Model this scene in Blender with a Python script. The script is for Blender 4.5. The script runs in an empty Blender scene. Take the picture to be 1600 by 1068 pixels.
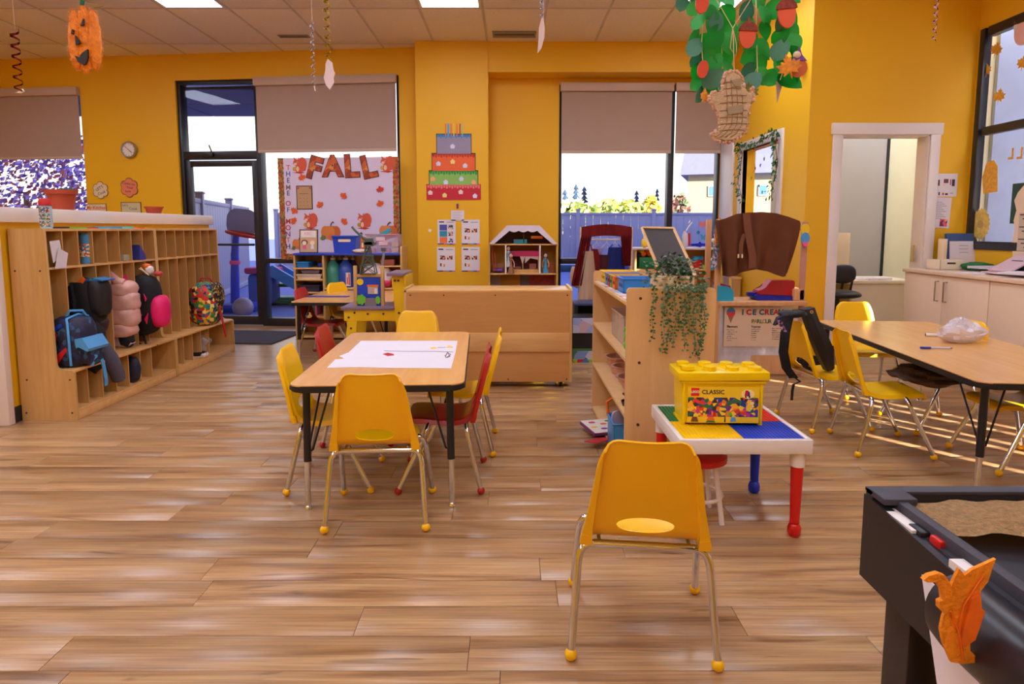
import bpy, bmesh, math, random
from mathutils import Vector, Matrix, Euler
random.seed(7)
sc = bpy.context.scene
COL = sc.collection
PI = math.pi
# ------------------------------------------------------------------ camera, world, sun, exposure
FPX, CYP, TH, CH = 1000.0, 462.0, math.radians(6), 1.25
cam_d = bpy.data.cameras.new('camera'); cam = bpy.data.objects.new('camera', cam_d); COL.objects.link(cam)
cam_d.sensor_width = 36; cam_d.lens = 36 * FPX / 1600; cam_d.shift_y = -(534 - CYP) / 1600
cam_d.clip_start = 0.05; cam_d.clip_end = 500
cam.location = (0, 0, CH); cam.rotation_euler = (PI/2 - TH, 0, 0)
sc.camera = cam
sc.view_settings.view_transform = 'Standard'; sc.view_settings.look = 'None'
sc.view_settings.exposure = 0.0; sc.view_settings.gamma = 1; sc.view_settings.use_curve_mapping = False
sc.cycles.use_denoising = True
sc.cycles.max_bounces = 10; sc.cycles.diffuse_bounces = 5; sc.cycles.transparent_max_bounces = 12
sc.cycles.caustics_reflective = False; sc.cycles.caustics_refractive = False
sc.cycles.sample_clamp_indirect = 6

w = bpy.data.worlds.new('sky'); sc.world = w; w.use_nodes = True
nt = w.node_tree; bg = nt.nodes['Background']
tc = nt.nodes.new('ShaderNodeTexCoord'); sp = nt.nodes.new('ShaderNodeSeparateXYZ'); rp = nt.nodes.new('ShaderNodeValToRGB')
nt.links.new(tc.outputs['Generated'], sp.inputs[0]); nt.links.new(sp.outputs['Z'], rp.inputs[0]); nt.links.new(rp.outputs[0], bg.inputs[0])
rp.color_ramp.elements[0].position = 0.0; rp.color_ramp.elements[0].color = (0.90, 0.88, 0.80, 1)
rp.color_ramp.elements[1].position = 0.55; rp.color_ramp.elements[1].color = (0.42, 0.52, 1.0, 1)
e = rp.color_ramp.elements.new(0.22); e.color = (0.86, 0.87, 0.86, 1)
bg.inputs[1].default_value = 1.75
SUN_AZ = Vector((-0.62, 0.785, 0)); SUN_EL = math.radians(21)
sd = bpy.data.lights.new('sun', 'SUN'); sun = bpy.data.objects.new('sun', sd); COL.objects.link(sun)
sd.energy = 24.0; sd.angle = math.radians(0.5); sd.color = (1.0, 0.95, 0.89)
_d = (SUN_AZ.normalized() * math.cos(SUN_EL) + Vector((0, 0, -math.sin(SUN_EL)))).normalized()
sun.rotation_euler = _d.to_track_quat('-Z', 'Y').to_euler(); sun.location = (9, -6, 6)
PANEL_STRENGTH = 14.5

# ------------------------------------------------------------------ pixel -> place helpers
def ray(px, py):
    u = (px - 800) / FPX; v = (CYP - py) / FPX
    return Vector((u, math.cos(TH) + v*math.sin(TH), -math.sin(TH) + v*math.cos(TH)))
CAMP = Vector((0, 0, CH))
def onY(px, py, Y): r = ray(px, py); return CAMP + r * (Y / r.y)
def onZ(px, py, z=0): r = ray(px, py); return CAMP + r * ((z - CH) / r.z)
def onX(px, py, X): r = ray(px, py); return CAMP + r * (X / r.x)
WC = Vector((-1.13, 7.95, 0)); WA = math.radians(-6)       # left part of the back wall: local frame
WX = Vector((math.cos(WA), math.sin(WA), 0)); WN = Vector((-math.sin(WA), math.cos(WA), 0))
def onW(px, py, off=0.0):
    r = ray(px, py); t = ((WC + WN*off) - CAMP).dot(WN) / r.dot(WN); p = CAMP + r*t
    return (p - WC).dot(WX), p.z

# ------------------------------------------------------------------ materials
def lin(c): return tuple(((x/255)/12.92 if x/255 <= 0.04045 else ((x/255+0.055)/1.055)**2.4) for x in c)
MATS = {}
def mat(name, rgb, rough=0.5, metal=0.0, var=0.06, scale=6.0, bump=0.0, bscale=60.0, trans=0.0, spec=0.5, emit=0, alpha=1.0, stretch=(1,1,1), coat=0.0):
    if name in MATS: return MATS[name]
    m = bpy.data.materials.new(name); m.use_nodes = True; n = m.node_tree; L = n.links
    b = n.nodes['Principled BSDF']; c = lin(rgb)
    t = n.nodes.new('ShaderNodeTexCoord'); mp = n.nodes.new('ShaderNodeMapping'); mp.inputs['Scale'].default_value = stretch
    L.new(t.outputs['Object'], mp.inputs[0])
    if var > 0:
        no = n.nodes.new('ShaderNodeTexNoise'); no.inputs['Scale'].default_value = scale; no.inputs['Detail'].default_value = 4
        L.new(mp.outputs[0], no.inputs['Vector'])
        r = n.nodes.new('ShaderNodeValToRGB')
        r.color_ramp.elements[0].position = 0.3; r.color_ramp.elements[1].position = 0.7
        r.color_ramp.elements[0].color = tuple(x*(1-var) for x in c) + (1,)
        r.color_ramp.elements[1].color = tuple(min(1, x*(1+var)) for x in c) + (1,)
        L.new(no.outputs['Fac'], r.inputs[0]); L.new(r.outputs[0], b.inputs['Base Color'])
    else: b.inputs['Base Color'].default_value = c + (1,)
    b.inputs['Roughness'].default_value = rough; b.inputs['Metallic'].default_value = metal
    b.inputs['Specular IOR Level'].default_value = spec
    if coat: b.inputs['Coat Weight'].default_value = coat; b.inputs['Coat Roughness'].default_value = 0.08
    if trans: b.inputs['Transmission Weight'].default_value = trans
    if alpha < 1: b.inputs['Alpha'].default_value = alpha
    if emit:
        b.inputs['Emission Color'].default_value = c + (1,); b.inputs['Emission Strength'].default_value = emit
    if bump:
        nb = n.nodes.new('ShaderNodeTexNoise'); nb.inputs['Scale'].default_value = bscale; L.new(mp.outputs[0], nb.inputs['Vector'])
        bu = n.nodes.new('ShaderNodeBump'); bu.inputs['Strength'].default_value = bump; bu.inputs['Distance'].default_value = 0.01
        L.new(nb.outputs['Fac'], bu.inputs['Height']); L.new(bu.outputs[0], b.inputs['Normal'])
    MATS[name] = m; return m
def wood(name, rgb, rgb2, rough=0.4, stretch=(1, 14, 14), scale=1.6, rnd=False):
    if name in MATS: return MATS[name]
    m = bpy.data.materials.new(name); m.use_nodes = True; n = m.node_tree; L = n.links; b = n.nodes['Principled BSDF']
    t = n.nodes.new('ShaderNodeTexCoord'); mp = n.nodes.new('ShaderNodeMapping'); mp.inputs['Scale'].default_value = stretch
    L.new(t.outputs['Object'], mp.inputs[0])
    no = n.nodes.new('ShaderNodeTexNoise'); no.inputs['Scale'].default_value = scale; no.inputs['Detail'].default_value = 6; no.inputs['Roughness'].default_value = 0.6
    no.inputs['Distortion'].default_value = 0.6; L.new(mp.outputs[0], no.inputs['Vector'])
    r = n.nodes.new('ShaderNodeValToRGB'); r.color_ramp.elements[0].position = 0.32; r.color_ramp.elements[1].position = 0.66
    r.color_ramp.elements[0].color = lin(rgb2) + (1,); r.color_ramp.elements[1].color = lin(rgb) + (1,)
    L.new(no.outputs['Fac'], r.inputs[0]); L.new(r.outputs[0], b.inputs['Base Color'])
    b.inputs['Roughness'].default_value = rough
    MATS[name] = m; return m
def floor_mat():
    m = bpy.data.materials.new('vinyl_plank'); m.use_nodes = True; n = m.node_tree; L = n.links; b = n.nodes['Principled BSDF']
    g = n.nodes.new('ShaderNodeNewGeometry'); oi = n.nodes.new('ShaderNodeObjectInfo')
    mul = n.nodes.new('ShaderNodeVectorMath'); mul.operation = 'SCALE'; mul.inputs['Scale'].default_value = 37.0
    cb = n.nodes.new('ShaderNodeCombineXYZ'); L.new(oi.outputs['Random'], cb.inputs[0]); L.new(oi.outputs['Random'], cb.inputs[1]); L.new(cb.outputs[0], mul.inputs[0])
    ad = n.nodes.new('ShaderNodeVectorMath'); ad.operation = 'ADD'; L.new(g.outputs['Position'], ad.inputs[0]); L.new(mul.outputs[0], ad.inputs[1])
    def nz(scale, st, det, dist):
        mp = n.nodes.new('ShaderNodeMapping'); mp.inputs['Scale'].default_value = st; L.new(ad.outputs[0], mp.inputs[0])
        q = n.nodes.new('ShaderNodeTexNoise'); q.inputs['Scale'].default_value = scale; q.inputs['Detail'].default_value = det; q.inputs['Distortion'].default_value = dist
        q.inputs['Roughness'].default_value = 0.62; L.new(mp.outputs[0], q.inputs['Vector']); return q
    a = nz(1.0, (1.1, 17, 1), 7, 0.5); c2 = nz(1.0, (2.2, 110, 1), 6, 0.25); k = nz(1.0, (1.3, 11, 1), 3, 1.4)
    r = n.nodes.new('ShaderNodeValToRGB'); el = r.color_ramp.elements
    el[0].position = 0.33; el[0].color = lin((140, 100, 62)) + (1,); el[1].position = 0.66; el[1].color = lin((202, 163, 115)) + (1,)
    x = el.new(0.47); x.color = lin((183, 140, 96)) + (1,); L.new(a.outputs['Fac'], r.inputs[0])
    r2 = n.nodes.new('ShaderNodeValToRGB'); r2.color_ramp.elements[0].position = 0.35; r2.color_ramp.elements[1].position = 0.6
    r2.color_ramp.elements[0].color = (0.62, 0.57, 0.52, 1); r2.color_ramp.elements[1].color = (1.04, 1.04, 1.04, 1); L.new(c2.outputs['Fac'], r2.inputs[0])
    mx = n.nodes.new('ShaderNodeMix'); mx.data_type = 'RGBA'; mx.blend_type = 'MULTIPLY'; mx.inputs[0].default_value = 0.8
    L.new(r.outputs[0], mx.inputs[6]); L.new(r2.outputs[0], mx.inputs[7])
    r3 = n.nodes.new('ShaderNodeValToRGB'); r3.color_ramp.elements[0].position = 0.30; r3.color_ramp.elements[1].position = 0.37
    r3.color_ramp.elements[0].color = (0.36, 0.27, 0.20, 1); r3.color_ramp.elements[1].color = (1, 1, 1, 1); L.new(k.outputs['Fac'], r3.inputs[0])
    m2 = n.nodes.new('ShaderNodeMix'); m2.data_type = 'RGBA'; m2.blend_type = 'MULTIPLY'; m2.inputs[0].default_value = 0.75
    L.new(mx.outputs[2], m2.inputs[6]); L.new(r3.outputs[0], m2.inputs[7])
    hsv = n.nodes.new('ShaderNodeHueSaturation'); mr = n.nodes.new('ShaderNodeMapRange'); mr.inputs[3].default_value = 0.88; mr.inputs[4].default_value = 1.1
    L.new(oi.outputs['Random'], mr.inputs[0]); L.new(mr.outputs[0], hsv.inputs['Value']); L.new(m2.outputs[2], hsv.inputs['Color'])
    L.new(hsv.outputs[0], b.inputs['Base Color'])
    b.inputs['Roughness'].default_value = 0.28; b.inputs['Specular IOR Level'].default_value = 0.5
    sc2 = nz(3.0, (3, 14, 1), 4, 0.0); bu = n.nodes.new('ShaderNodeBump'); bu.inputs['Strength'].default_value = 0.10; bu.inputs['Distance'].default_value = 0.004
    L.new(sc2.outputs['Fac'], bu.inputs['Height']); L.new(bu.outputs[0], b.inputs['Normal'])
    return m
def glass_mat(name='window_glass', tint=(1, 1, 1), gl=0.015):
    if name in MATS: return MATS[name]
    m = bpy.data.materials.new(name); m.use_nodes = True; n = m.node_tree; n.nodes.clear()
    o = n.nodes.new('ShaderNodeOutputMaterial'); mx = n.nodes.new('ShaderNodeMixShader'); t = n.nodes.new('ShaderNodeBsdfTransparent'); g = n.nodes.new('ShaderNodeBsdfGlossy')
    t.inputs[0].default_value = tuple(tint) + (1,); g.inputs['Roughness'].default_value = 0.02; mx.inputs[0].default_value = gl
    n.links.new(t.outputs[0], mx.inputs[1]); n.links.new(g.outputs[0], mx.inputs[2]); n.links.new(mx.outputs[0], o.inputs[0]); MATS[name] = m; return m
def multi(name, cols, scale=30, rough=0.6, kind='vor'):
    """procedural print: random patches of the given colours"""
    if name in MATS: return MATS[name]
    m = bpy.data.materials.new(name); m.use_nodes = True; n = m.node_tree; L = n.links; b = n.nodes['Principled BSDF']
    t = n.nodes.new('ShaderNodeTexCoord'); v = n.nodes.new('ShaderNodeTexVoronoi'); v.inputs['Scale'].default_value = scale
    L.new(t.outputs['Object'], v.inputs['Vector']); s = n.nodes.new('ShaderNodeSeparateColor'); L.new(v.outputs['Color'], s.inputs[0])
    r = n.nodes.new('ShaderNodeValToRGB'); r.color_ramp.interpolation = 'CONSTANT'; el = r.color_ramp.elements
    for i, c in enumerate(cols):
        if i == 0: el[0].position = 0; el[0].color = lin(c) + (1,)
        elif i == 1: el[1].position = 1/len(cols); el[1].color = lin(c) + (1,)
        else: q = el.new(i/len(cols)); q.color = lin(c) + (1,)
    L.new(s.outputs[0], r.inputs[0]); L.new(r.outputs[0], b.inputs['Base Color']); b.inputs['Roughness'].default_value = rough
    MATS[name] = m; return m

YEL = mat('yellow_wall_paint', (236, 180, 16), 0.55, var=0.02, scale=1.2, bump=0.03, bscale=180)
WHITE = mat('white_paint', (232, 222, 216), 0.4, var=0.02)
BLACKF = mat('black_aluminium', (26, 27, 38), 0.35, var=0.03)
MAPLE = wood('maple_laminate', (212, 170, 106), (196, 150, 88), 0.35, (14, 14, 1.2), 1.4)
MAPLEH = wood('maple_laminate_flat', (229, 180, 116), (216, 162, 98), 0.3, (1.2, 14, 14), 1.4)
BIRCH = wood('birch_plywood', (226, 184, 130), (214, 168, 112), 0.4, (10, 10, 1.5), 1.2)
TABLE = wood('table_laminate', (232, 176, 108), (222, 162, 94), 0.22, (14, 1.5, 14), 1.2)
YPL = mat('yellow_plastic', (250, 194, 4), 0.32, var=0.02)
RPL = mat('red_plastic', (176, 22, 20), 0.32, var=0.03)
CHROME = mat('chrome', (222, 228, 240), 0.09, 1.0, var=0)
BLKP = mat('black_plastic', (20, 20, 24), 0.45, var=0.05)
BLKM = mat('black_steel', (24, 25, 32), 0.3, var=0.04)
BLKC = mat('black_cloth', (22, 21, 26), 0.85, var=0.2, scale=20, bump=0.3, bscale=120)
PAPER = mat('white_paper', (226, 218, 224), 0.7, var=0.02)
def flat(name, rgb, rough=0.6, **k): return mat(name, rgb, rough, var=0.04, **k)
RED = flat('red', (200, 25, 25), 0.4); BLUE = flat('blue', (10, 60, 180), 0.4); GREEN = flat('green', (20, 130, 70), 0.45)
ORANGE = flat('orange', (235, 110, 25)); PINK = flat('pink', (235, 90, 150)); TEAL = flat('teal', (40, 150, 175), 0.4); LIME = flat('lime', (110, 190, 50))
PURPLE = flat('purple', (110, 60, 160)); SKYB = flat('light_blue', (80, 160, 220), 0.45); CREAM = flat('cream', (238, 216, 180)); DARK = flat('dark_ink', (40, 36, 44))
GREY = flat('grey', (140, 138, 150)); BROWN = flat('brown', (110, 70, 45)); YELL = flat('yellow', (245, 205, 30), 0.4); TERRA = flat('terracotta', (176, 66, 34), 0.6)
LEAFG = flat('leaf_green', (64, 196, 92), 0.5); LEAFD = flat('dark_leaf_green', (92, 156, 128), 0.5)

# ------------------------------------------------------------------ mesh helpers
def rot2(x, y, a): return x*math.cos(a) - y*math.sin(a), x*math.sin(a) + y*math.cos(a)
class B:
    def __init__(s): s.bm = bmesh.new(); s.mi = 0
    def _f(s, vs):
        try: f = s.bm.faces.new(vs); f.material_index = s.mi; return f
        except ValueError: return None
    def box(s, x0, x1, y0, y1, z0, z1, bev=0, M=None):
        c = [(x, y, z) for z in (z0, z1) for (x, y) in ((x0, y0), (x1, y0), (x1, y1), (x0, y1))]
        v = [s.bm.verts.new(M @ Vector(p) if M else p) for p in c]
        fs = [s._f([v[i] for i in q]) for q in ((3, 2, 1, 0), (4, 5, 6, 7), (0, 1, 5, 4), (1, 2, 6, 5), (2, 3, 7, 6), (3, 0, 4, 7))]
        if bev:
            es = {e for f in fs for e in f.edges}
            bmesh.ops.bevel(s.bm, geom=list(es), offset=bev, segments=2, affect='EDGES', profile=0.5)
        return s
    def quad(s, *p): s._f([s.bm.verts.new(q) for q in p]); return s
    def prism(s, poly, a, b, ax='y', M=None):
        """poly: 2-D outline extruded along ax from a to b. ax 'y': (x,z); 'z': (x,y); 'x': (y,z)"""
        def P(p, t):
            q = {'y': (p[0], t, p[1]), 'z': (p[0], p[1], t), 'x': (t, p[0], p[1])}[ax]
            return M @ Vector(q) if M else q
        lo = [s.bm.verts.new(P(p, a)) for p in poly]; hi = [s.bm.verts.new(P(p, b)) for p in poly]; n = len(poly)
        s._f(lo[::-1]); s._f(hi)
        for i in range(n): s._f([lo[i], lo[(i+1) % n], hi[(i+1) % n], hi[i]])
        return s
    def tube(s, pts, r, n=10, closed=False, cap=True):
        pts = [Vector(p) for p in pts]; N = len(pts); rings = []; up = None
        for i, p in enumerate(pts):
            a = pts[i-1] if (i > 0 or closed) else p; b = pts[(i+1) % N] if (i < N-1 or closed) else p
            t = (b - a).normalized() if (b-a).length > 1e-9 else Vector((0, 0, 1))
            if up is None: up = Vector((0, 0, 1)) if abs(t.z) < 0.9 else Vector((0, 1, 0))
            u = t.cross(up).normalized(); v = u.cross(t).normalized(); up = v
            rr = r[i] if isinstance(r, (list, tuple)) else r
            rings.append([s.bm.verts.new(p + (u*math.cos(2*PI*k/n) + v*math.sin(2*PI*k/n))*rr) for k in range(n)])
        for i in range(N if closed else N-1):
            a, b = rings[i], rings[(i+1) % N]
            for k in range(n): s._f([a[k], b[k], b[(k+1) % n], a[(k+1) % n]])
        if cap and not closed: s._f(rings[0]); s._f(rings[-1][::-1])
        return s
    def lathe(s, prof, n=24, c=(0, 0, 0), M=None):
        rings = []
        for (r, z) in prof:
            if r < 1e-6:
                p = Vector((c[0], c[1], c[2]+z)); rings.append([s.bm.verts.new(M @ p if M else p)])
            else:
                ring = []
                for k in range(n):
                    p = Vector((c[0]+r*math.cos(2*PI*k/n), c[1]+r*math.sin(2*PI*k/n), c[2]+z)); ring.append(s.bm.verts.new(M @ p if M else p))
                rings.append(ring)
        for a, b in zip(rings, rings[1:]):
            for k in range(n):
                if len(a) == 1 and len(b) > 1: s._f([a[0], b[(k+1) % n], b[k]])
                elif len(b) == 1 and len(a) > 1: s._f([a[k], a[(k+1) % n], b[0]])
                elif len(a) > 1: s._f([a[k], a[(k+1) % n], b[(k+1) % n], b[k]])
        return s
    def ball(s, c, r, sc=(1, 1, 1), n=14, m=8, M=None):
        prof = [(math.sin(PI*i/m), -math.cos(PI*i/m)) for i in range(m+1)]
        T = Matrix.Translation(Vector(c)) @ Matrix.Diagonal((r*sc[0], r*sc[1], r*sc[2], 1))
        return s.lathe(prof, n, (0, 0, 0), (M @ T) if M else T)
    def grid(s, fn, nu, nv, closed_u=False):
        g = [[s.bm.verts.new(fn(i/nu, j/nv)) for j in range(nv+1)] for i in range(nu if closed_u else nu+1)]
        for i in range(nu):
            for j in range(nv):
                a = g[i]; b = g[(i+1) % len(g)]
                s._f([a[j], b[j], b[j+1], a[j+1]])
        return s
    def thick(s, t):
        bmesh.ops.solidify(s.bm, geom=s.bm.faces[:], thickness=t); return s
    def build(s, name, m=None, parent=None, ang=38, loc=None, rz=0):
        bmesh.ops.recalc_face_normals(s.bm, faces=s.bm.faces[:])
        me = bpy.data.meshes.new(name); s.bm.to_mesh(me); s.bm.free()
        for x in (m if isinstance(m, (list, tuple)) else [m]):
            if x: me.materials.append(x)
        me.polygons.foreach_set('use_smooth', [True]*len(me.polygons)); me.set_sharp_from_angle(angle=math.radians(ang))
        o = bpy.data.objects.new(name, me); COL.objects.link(o)
        if parent: o.parent = parent
        if loc is not None: o.location = loc
        if rz: o.rotation_euler = (0, 0, rz)
        return o
def tag(o, label=None, cat=None, group=None, kind=None):
    if label: o['label'] = label
    if cat: o['category'] = cat
    if group: o['group'] = group
    if kind: o['kind'] = kind
    return o
def thing(name, label, cat, loc=(0, 0, 0), rz=0, group=None):
    o = bpy.data.objects.new(name, None); COL.objects.link(o); o.empty_display_size = 0.05
    o.location = loc; o.rotation_euler = (0, 0, rz); return tag(o, label, cat, group)
def struct(name, b, m, loc=None, rz=0): return tag(b.build(name, m, None, loc=loc, rz=rz), kind='structure')
def sempty(name, loc=(0, 0, 0), rz=0):
    o = bpy.data.objects.new(name, None); COL.objects.link(o); o.location = loc; o.rotation_euler = (0, 0, rz); return tag(o, kind='structure')
KIDS = {}
def dup(root, loc, rz, label=None, group=None, swap=None):
    r = root.copy(); COL.objects.link(r); r.location = loc; r.rotation_euler = (0, 0, rz)
    if label: r['label'] = label
    if group: r['group'] = group
    for ch in list(root.children):
        c = ch.copy(); COL.objects.link(c); c.parent = r
        if swap and c.type == 'MESH':
            c.data = swap(c.data)
        for g in ch.children:
            d = g.copy(); COL.objects.link(d); d.parent = c
            if swap and d.type == 'MESH': d.data = swap(d.data)
    return r
def same(o, name, parent, loc=(0, 0, 0), rot=(0, 0, 0), sc_=None):
    """another object that shares the mesh of o"""
    c = bpy.data.objects.new(name, o.data); COL.objects.link(c); c.parent = parent; c.location = loc; c.rotation_euler = rot
    if sc_: c.scale = sc_ if isinstance(sc_, tuple) else (sc_,)*3
    return c
def text(body, size, loc, m, parent, name='lettering', rot=(PI/2, 0, 0), ext=0.0006, align='CENTER', bold=0.0):
    cu = bpy.data.curves.new(name, 'FONT'); cu.body = body; cu.size = size; cu.extrude = ext; cu.align_x = align; cu.align_y = 'CENTER'; cu.offset = bold; cu.resolution_u = 3
    o = bpy.data.objects.new(name + '_curve', cu); me = bpy.data.meshes.new_from_object(o); bpy.data.objects.remove(o)
    me.materials.clear(); me.materials.append(m)
    t = bpy.data.objects.new(name, me); COL.objects.link(t); t.parent = parent; t.location = loc; t.rotation_euler = rot
    return t
MAPLE_PTS = [(0, -.5), (.04, -.22), (.3, -.34), (.27, -.2), (.5, -.12), (.4, -.02), (.5, .16), (.3, .14), (.28, .26), (.13, .18), (.16, .38), (.07, .34), (0, .5),
             (-.07, .34), (-.16, .38), (-.13, .18), (-.28, .26), (-.3, .14), (-.5, .16), (-.4, -.02), (-.5, -.12), (-.27, -.2), (-.3, -.34), (-.04, -.22)]
def outline(pts, s=1, cx=0, cz=0, a=0): return [(rot2(x*s, z*s, a)[0]+cx, rot2(x*s, z*s, a)[1]+cz) for x, z in pts]
def circ(r, n=20, cx=0, cz=0, ry=None, a0=0): return [(cx + r*math.cos(a0+2*PI*i/n), cz + (ry or r)*math.sin(a0+2*PI*i/n)) for i in range(n)]
def rrect(x0, x1, z0, z1, r, n=5):
    o = []
    for (cx, cz, a) in ((x1-r, z1-r, 0), (x0+r, z1-r, PI/2), (x0+r, z0+r, PI), (x1-r, z0+r, 1.5*PI)):
        for i in range(n+1): o.append((cx + r*math.cos(a+PI/2*i/n), cz + r*math.sin(a+PI/2*i/n)))
    return o
# ================================================================== SETTING
CEIL = 3.42
XL, XR, YB = -7.6, 4.05, -2.2
# ---- floor: sub-slab with planks lying on it
fl = struct('floor', B().box(XL-.1, 5.4, YB-.1, 9.0, -0.12, -0.006), mat('floor_adhesive', (70, 52, 38), 0.8))
FM = floor_mat(); PW, PL = 0.157, 1.22
pm = B().box(-PL/2+.0008, PL/2-.0008, -PW/2+.0008, PW/2-.0008, -0.006, 0.0, 0.0007).build('plank', FM, fl); pm.location = (0, 20, -5)
far = B(); first = True; rr = random.Random(3); placed = 0
for i in range(-14, 57):
    y = 0.05 + i*PW; off = rr.random()*PL
    for j in range(-7, 6):
        x = j*PL + off
        if x - PL/2 < XL or x + PL/2 > 5.3: continue
        if y > 8.7: continue
        Ye = y
        vis = Ye > 1.35 and abs(x) - PL/2 < 0.82*Ye + .15
        if vis and y < 5.7 and placed < 300:
            placed += 1
            if first: pm.location = (x, y, 0); first = False
            else: same(pm, 'plank', fl, (x, y, rr.uniform(-.0002, .0002)))
        else:
            far.box(x-PL/2+.0008, x+PL/2-.0008, y-PW/2+.0008, y+PW/2-.0008, -0.006, 0)
tag(far.build('plank', FM, fl), kind='stuff')

# ---- ceiling with tiles in a grid
ce = struct('ceiling', B().box(XL, 5.4, YB, 9.0, CEIL+.03, CEIL+.1), mat('ceiling_slab', (200, 190, 180), 0.8))
CT = mat('ceiling_tile', (238, 226, 214), 0.85, var=0.03, scale=30, bump=0.15, bscale=300)
GX0, GY0, GW, GL = -0.29, 6.6, 0.63, 1.22
tl = B().box(-GW/2+.012, GW/2-.012, -GL/2+.012, GL/2-.012, -0.004, 0.02, 0.002).build('tile', CT, ce); tfirst = True
lights = []
for i in range(-12, 9):
    for j in range(-8, 3):
        x0 = GX0 + i*GW; y0 = GY0 + (j-1)*GL
        if x0 < XL-.3 or x0+GW > 5.5 or y0 > 8.6 or y0 < YB-.6: continue
        if (i+1) % 4 == 0 and j % 2 == 0 and j < 2: lights.append((x0+GW/2, y0+GL/2)); continue
        c = (x0+GW/2, y0+GL/2, CEIL)
        if tfirst: tl.location = c; tfirst = False
        else: same(tl, 'tile', ce, c)
g = B()
for i in range(-12, 10): g.box(GX0+i*GW-.012, GX0+i*GW+.012, YB, 8.8, CEIL-.007, CEIL+.02)
for j in range(-8, 4): g.box(XL, 5.4, GY0+(j-1)*GL-.012, GY0+(j-1)*GL+.012, CEIL-.006, CEIL+.02)
g.build('grid_bars', mat('grid_metal', (205, 192, 178), 0.5), ce)
LD = mat('light_diffuser', (226, 234, 255), 0.5, var=0, emit=PANEL_STRENGTH)
pos_names = {(-2, 0): 'third'}
for k, (x, y) in enumerate(lights):
    t = thing('ceiling_light', 'recessed rectangular light panel in the tiled ceiling', 'light', (x, y, CEIL), 0, 'recessed ceiling light panels')
    f = B()
    for (a, b, c, d) in ((-GW/2+.012, GW/2-.012, -GL/2+.012, -GL/2+.04), (-GW/2+.012, GW/2-.012, GL/2-.04, GL/2-.012), (-GW/2+.012, -GW/2+.04, -GL/2+.04, GL/2-.04), (GW/2-.04, GW/2-.012, -GL/2+.04, GL/2-.04)):
        f.box(a, b, c, d, -0.006, 0.02)
    f.build('frame', WHITE, t); B().box(-GW/2+.04, GW/2-.04, -GL/2+.04, GL/2-.04, -0.002, 0.006).build('diffuser', LD, t)
    if abs(y - 5.99) < .1:
        if abs(x+3.125) < .2: t['label'] = 'bright rectangular ceiling light panel above the wall clock'; del t['group']
        elif abs(x+.605) < .2: t['label'] = 'bright ceiling light panel above the cake poster column'; del t['group']
        elif abs(x-1.915) < .2: t['label'] = 'bright ceiling light panel behind the hanging green leaf garlands'; del t['group']
        elif abs(x+5.645) < .2: t['label'] = 'sliver of light panel above the red spiral streamer'; del t['group']
def vent(px0, px1, py0, py1, label, m):
    a = onZ(px0, py1, CEIL-.01); b = onZ(px1, py0, CEIL-.01); y0, y1 = min(a.y, b.y), max(a.y, b.y)
    t = thing('ceiling_vent', label, 'vent', ((a.x+b.x)/2, (y0+y1)/2, CEIL))
    wd = abs(b.x-a.x)/2; dp = max((y1-y0)/2, .05)
    B().box(-wd, wd, -dp, dp, -0.012, 0.0).build('frame', m, t)
    for k in range(3): B().box(-wd+.02, wd-.02, -dp+.015+k*(2*dp-.03)/3, -dp+.005+(k+.75)*(2*dp-.03)/3, -0.018, -0.012).build('slat', BROWN if k == 1 else m, t)
vent(438, 481, 55, 59, 'small slim grey air vent in the ceiling over the wide roller blind', GREY)
vent(770, 838, 49, 59, 'wide grey linear air vent in the ceiling beside the soffit', GREY)

# ---- walls
def wall_holes(name, x0, x1, z0, z1, th, holes, m, loc, rz, y0=0.0):
    """wall in its local x-z plane, front face at y=0; rectangular holes (x0,x1,z0,z1)"""
    b = B(); xs = sorted({x0, x1} | {h[0] for h in holes} | {h[1] for h in holes})
    for a, c in zip(xs, xs[1:]):
        zs = [(h[2], h[3]) for h in holes if h[0] <= a+1e-6 and h[1] >= c-1e-6]; zs.sort(); z = z0
        for (p, q) in zs:
            if p > z: b.box(a, c, y0, th, z, p)
            z = q
        if z < z1: b.box(a, c, y0, th, z, z1)
    bmesh.ops.remove_doubles(b.bm, verts=b.bm.verts[:], dist=1e-5)
    return struct(name, b, m, loc=loc, rz=rz)
w1x1, w1zt = onW(124, 137); w1x0 = w1x1 - 1.75
dx0, _ = onW(282, 300); dx1, _ = onW(626, 300); _, dzt = onW(500, 120)
wall_holes('wall_back', -6.6, 0.02, 0, CEIL+.02, .22, [(w1x0, w1x1, 0.95, w1zt), (dx0, dx1, 0, dzt)], YEL, WC, WA)
B_ = B().box(-1.13, -0.28, 7.7, 8.3, 0, CEIL+.02); struct('wall_column', B_, YEL)
SOF = 3.07
struct('trim_1', B().box(-0.45, 2.62, 7.72, 8.3, SOF, CEIL+.02), YEL)      # soffit
RB = 8.05
wxa, wxb = onY(873, 300, RB).x, 2.60
wall_holes('wall_back_recess', -0.30, 2.62, 0, SOF+.05, .22, [(wxa, wxb-.02, 0.12, 3.0)], YEL, (0, RB, 0), 0)
PX = 2.61
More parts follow.
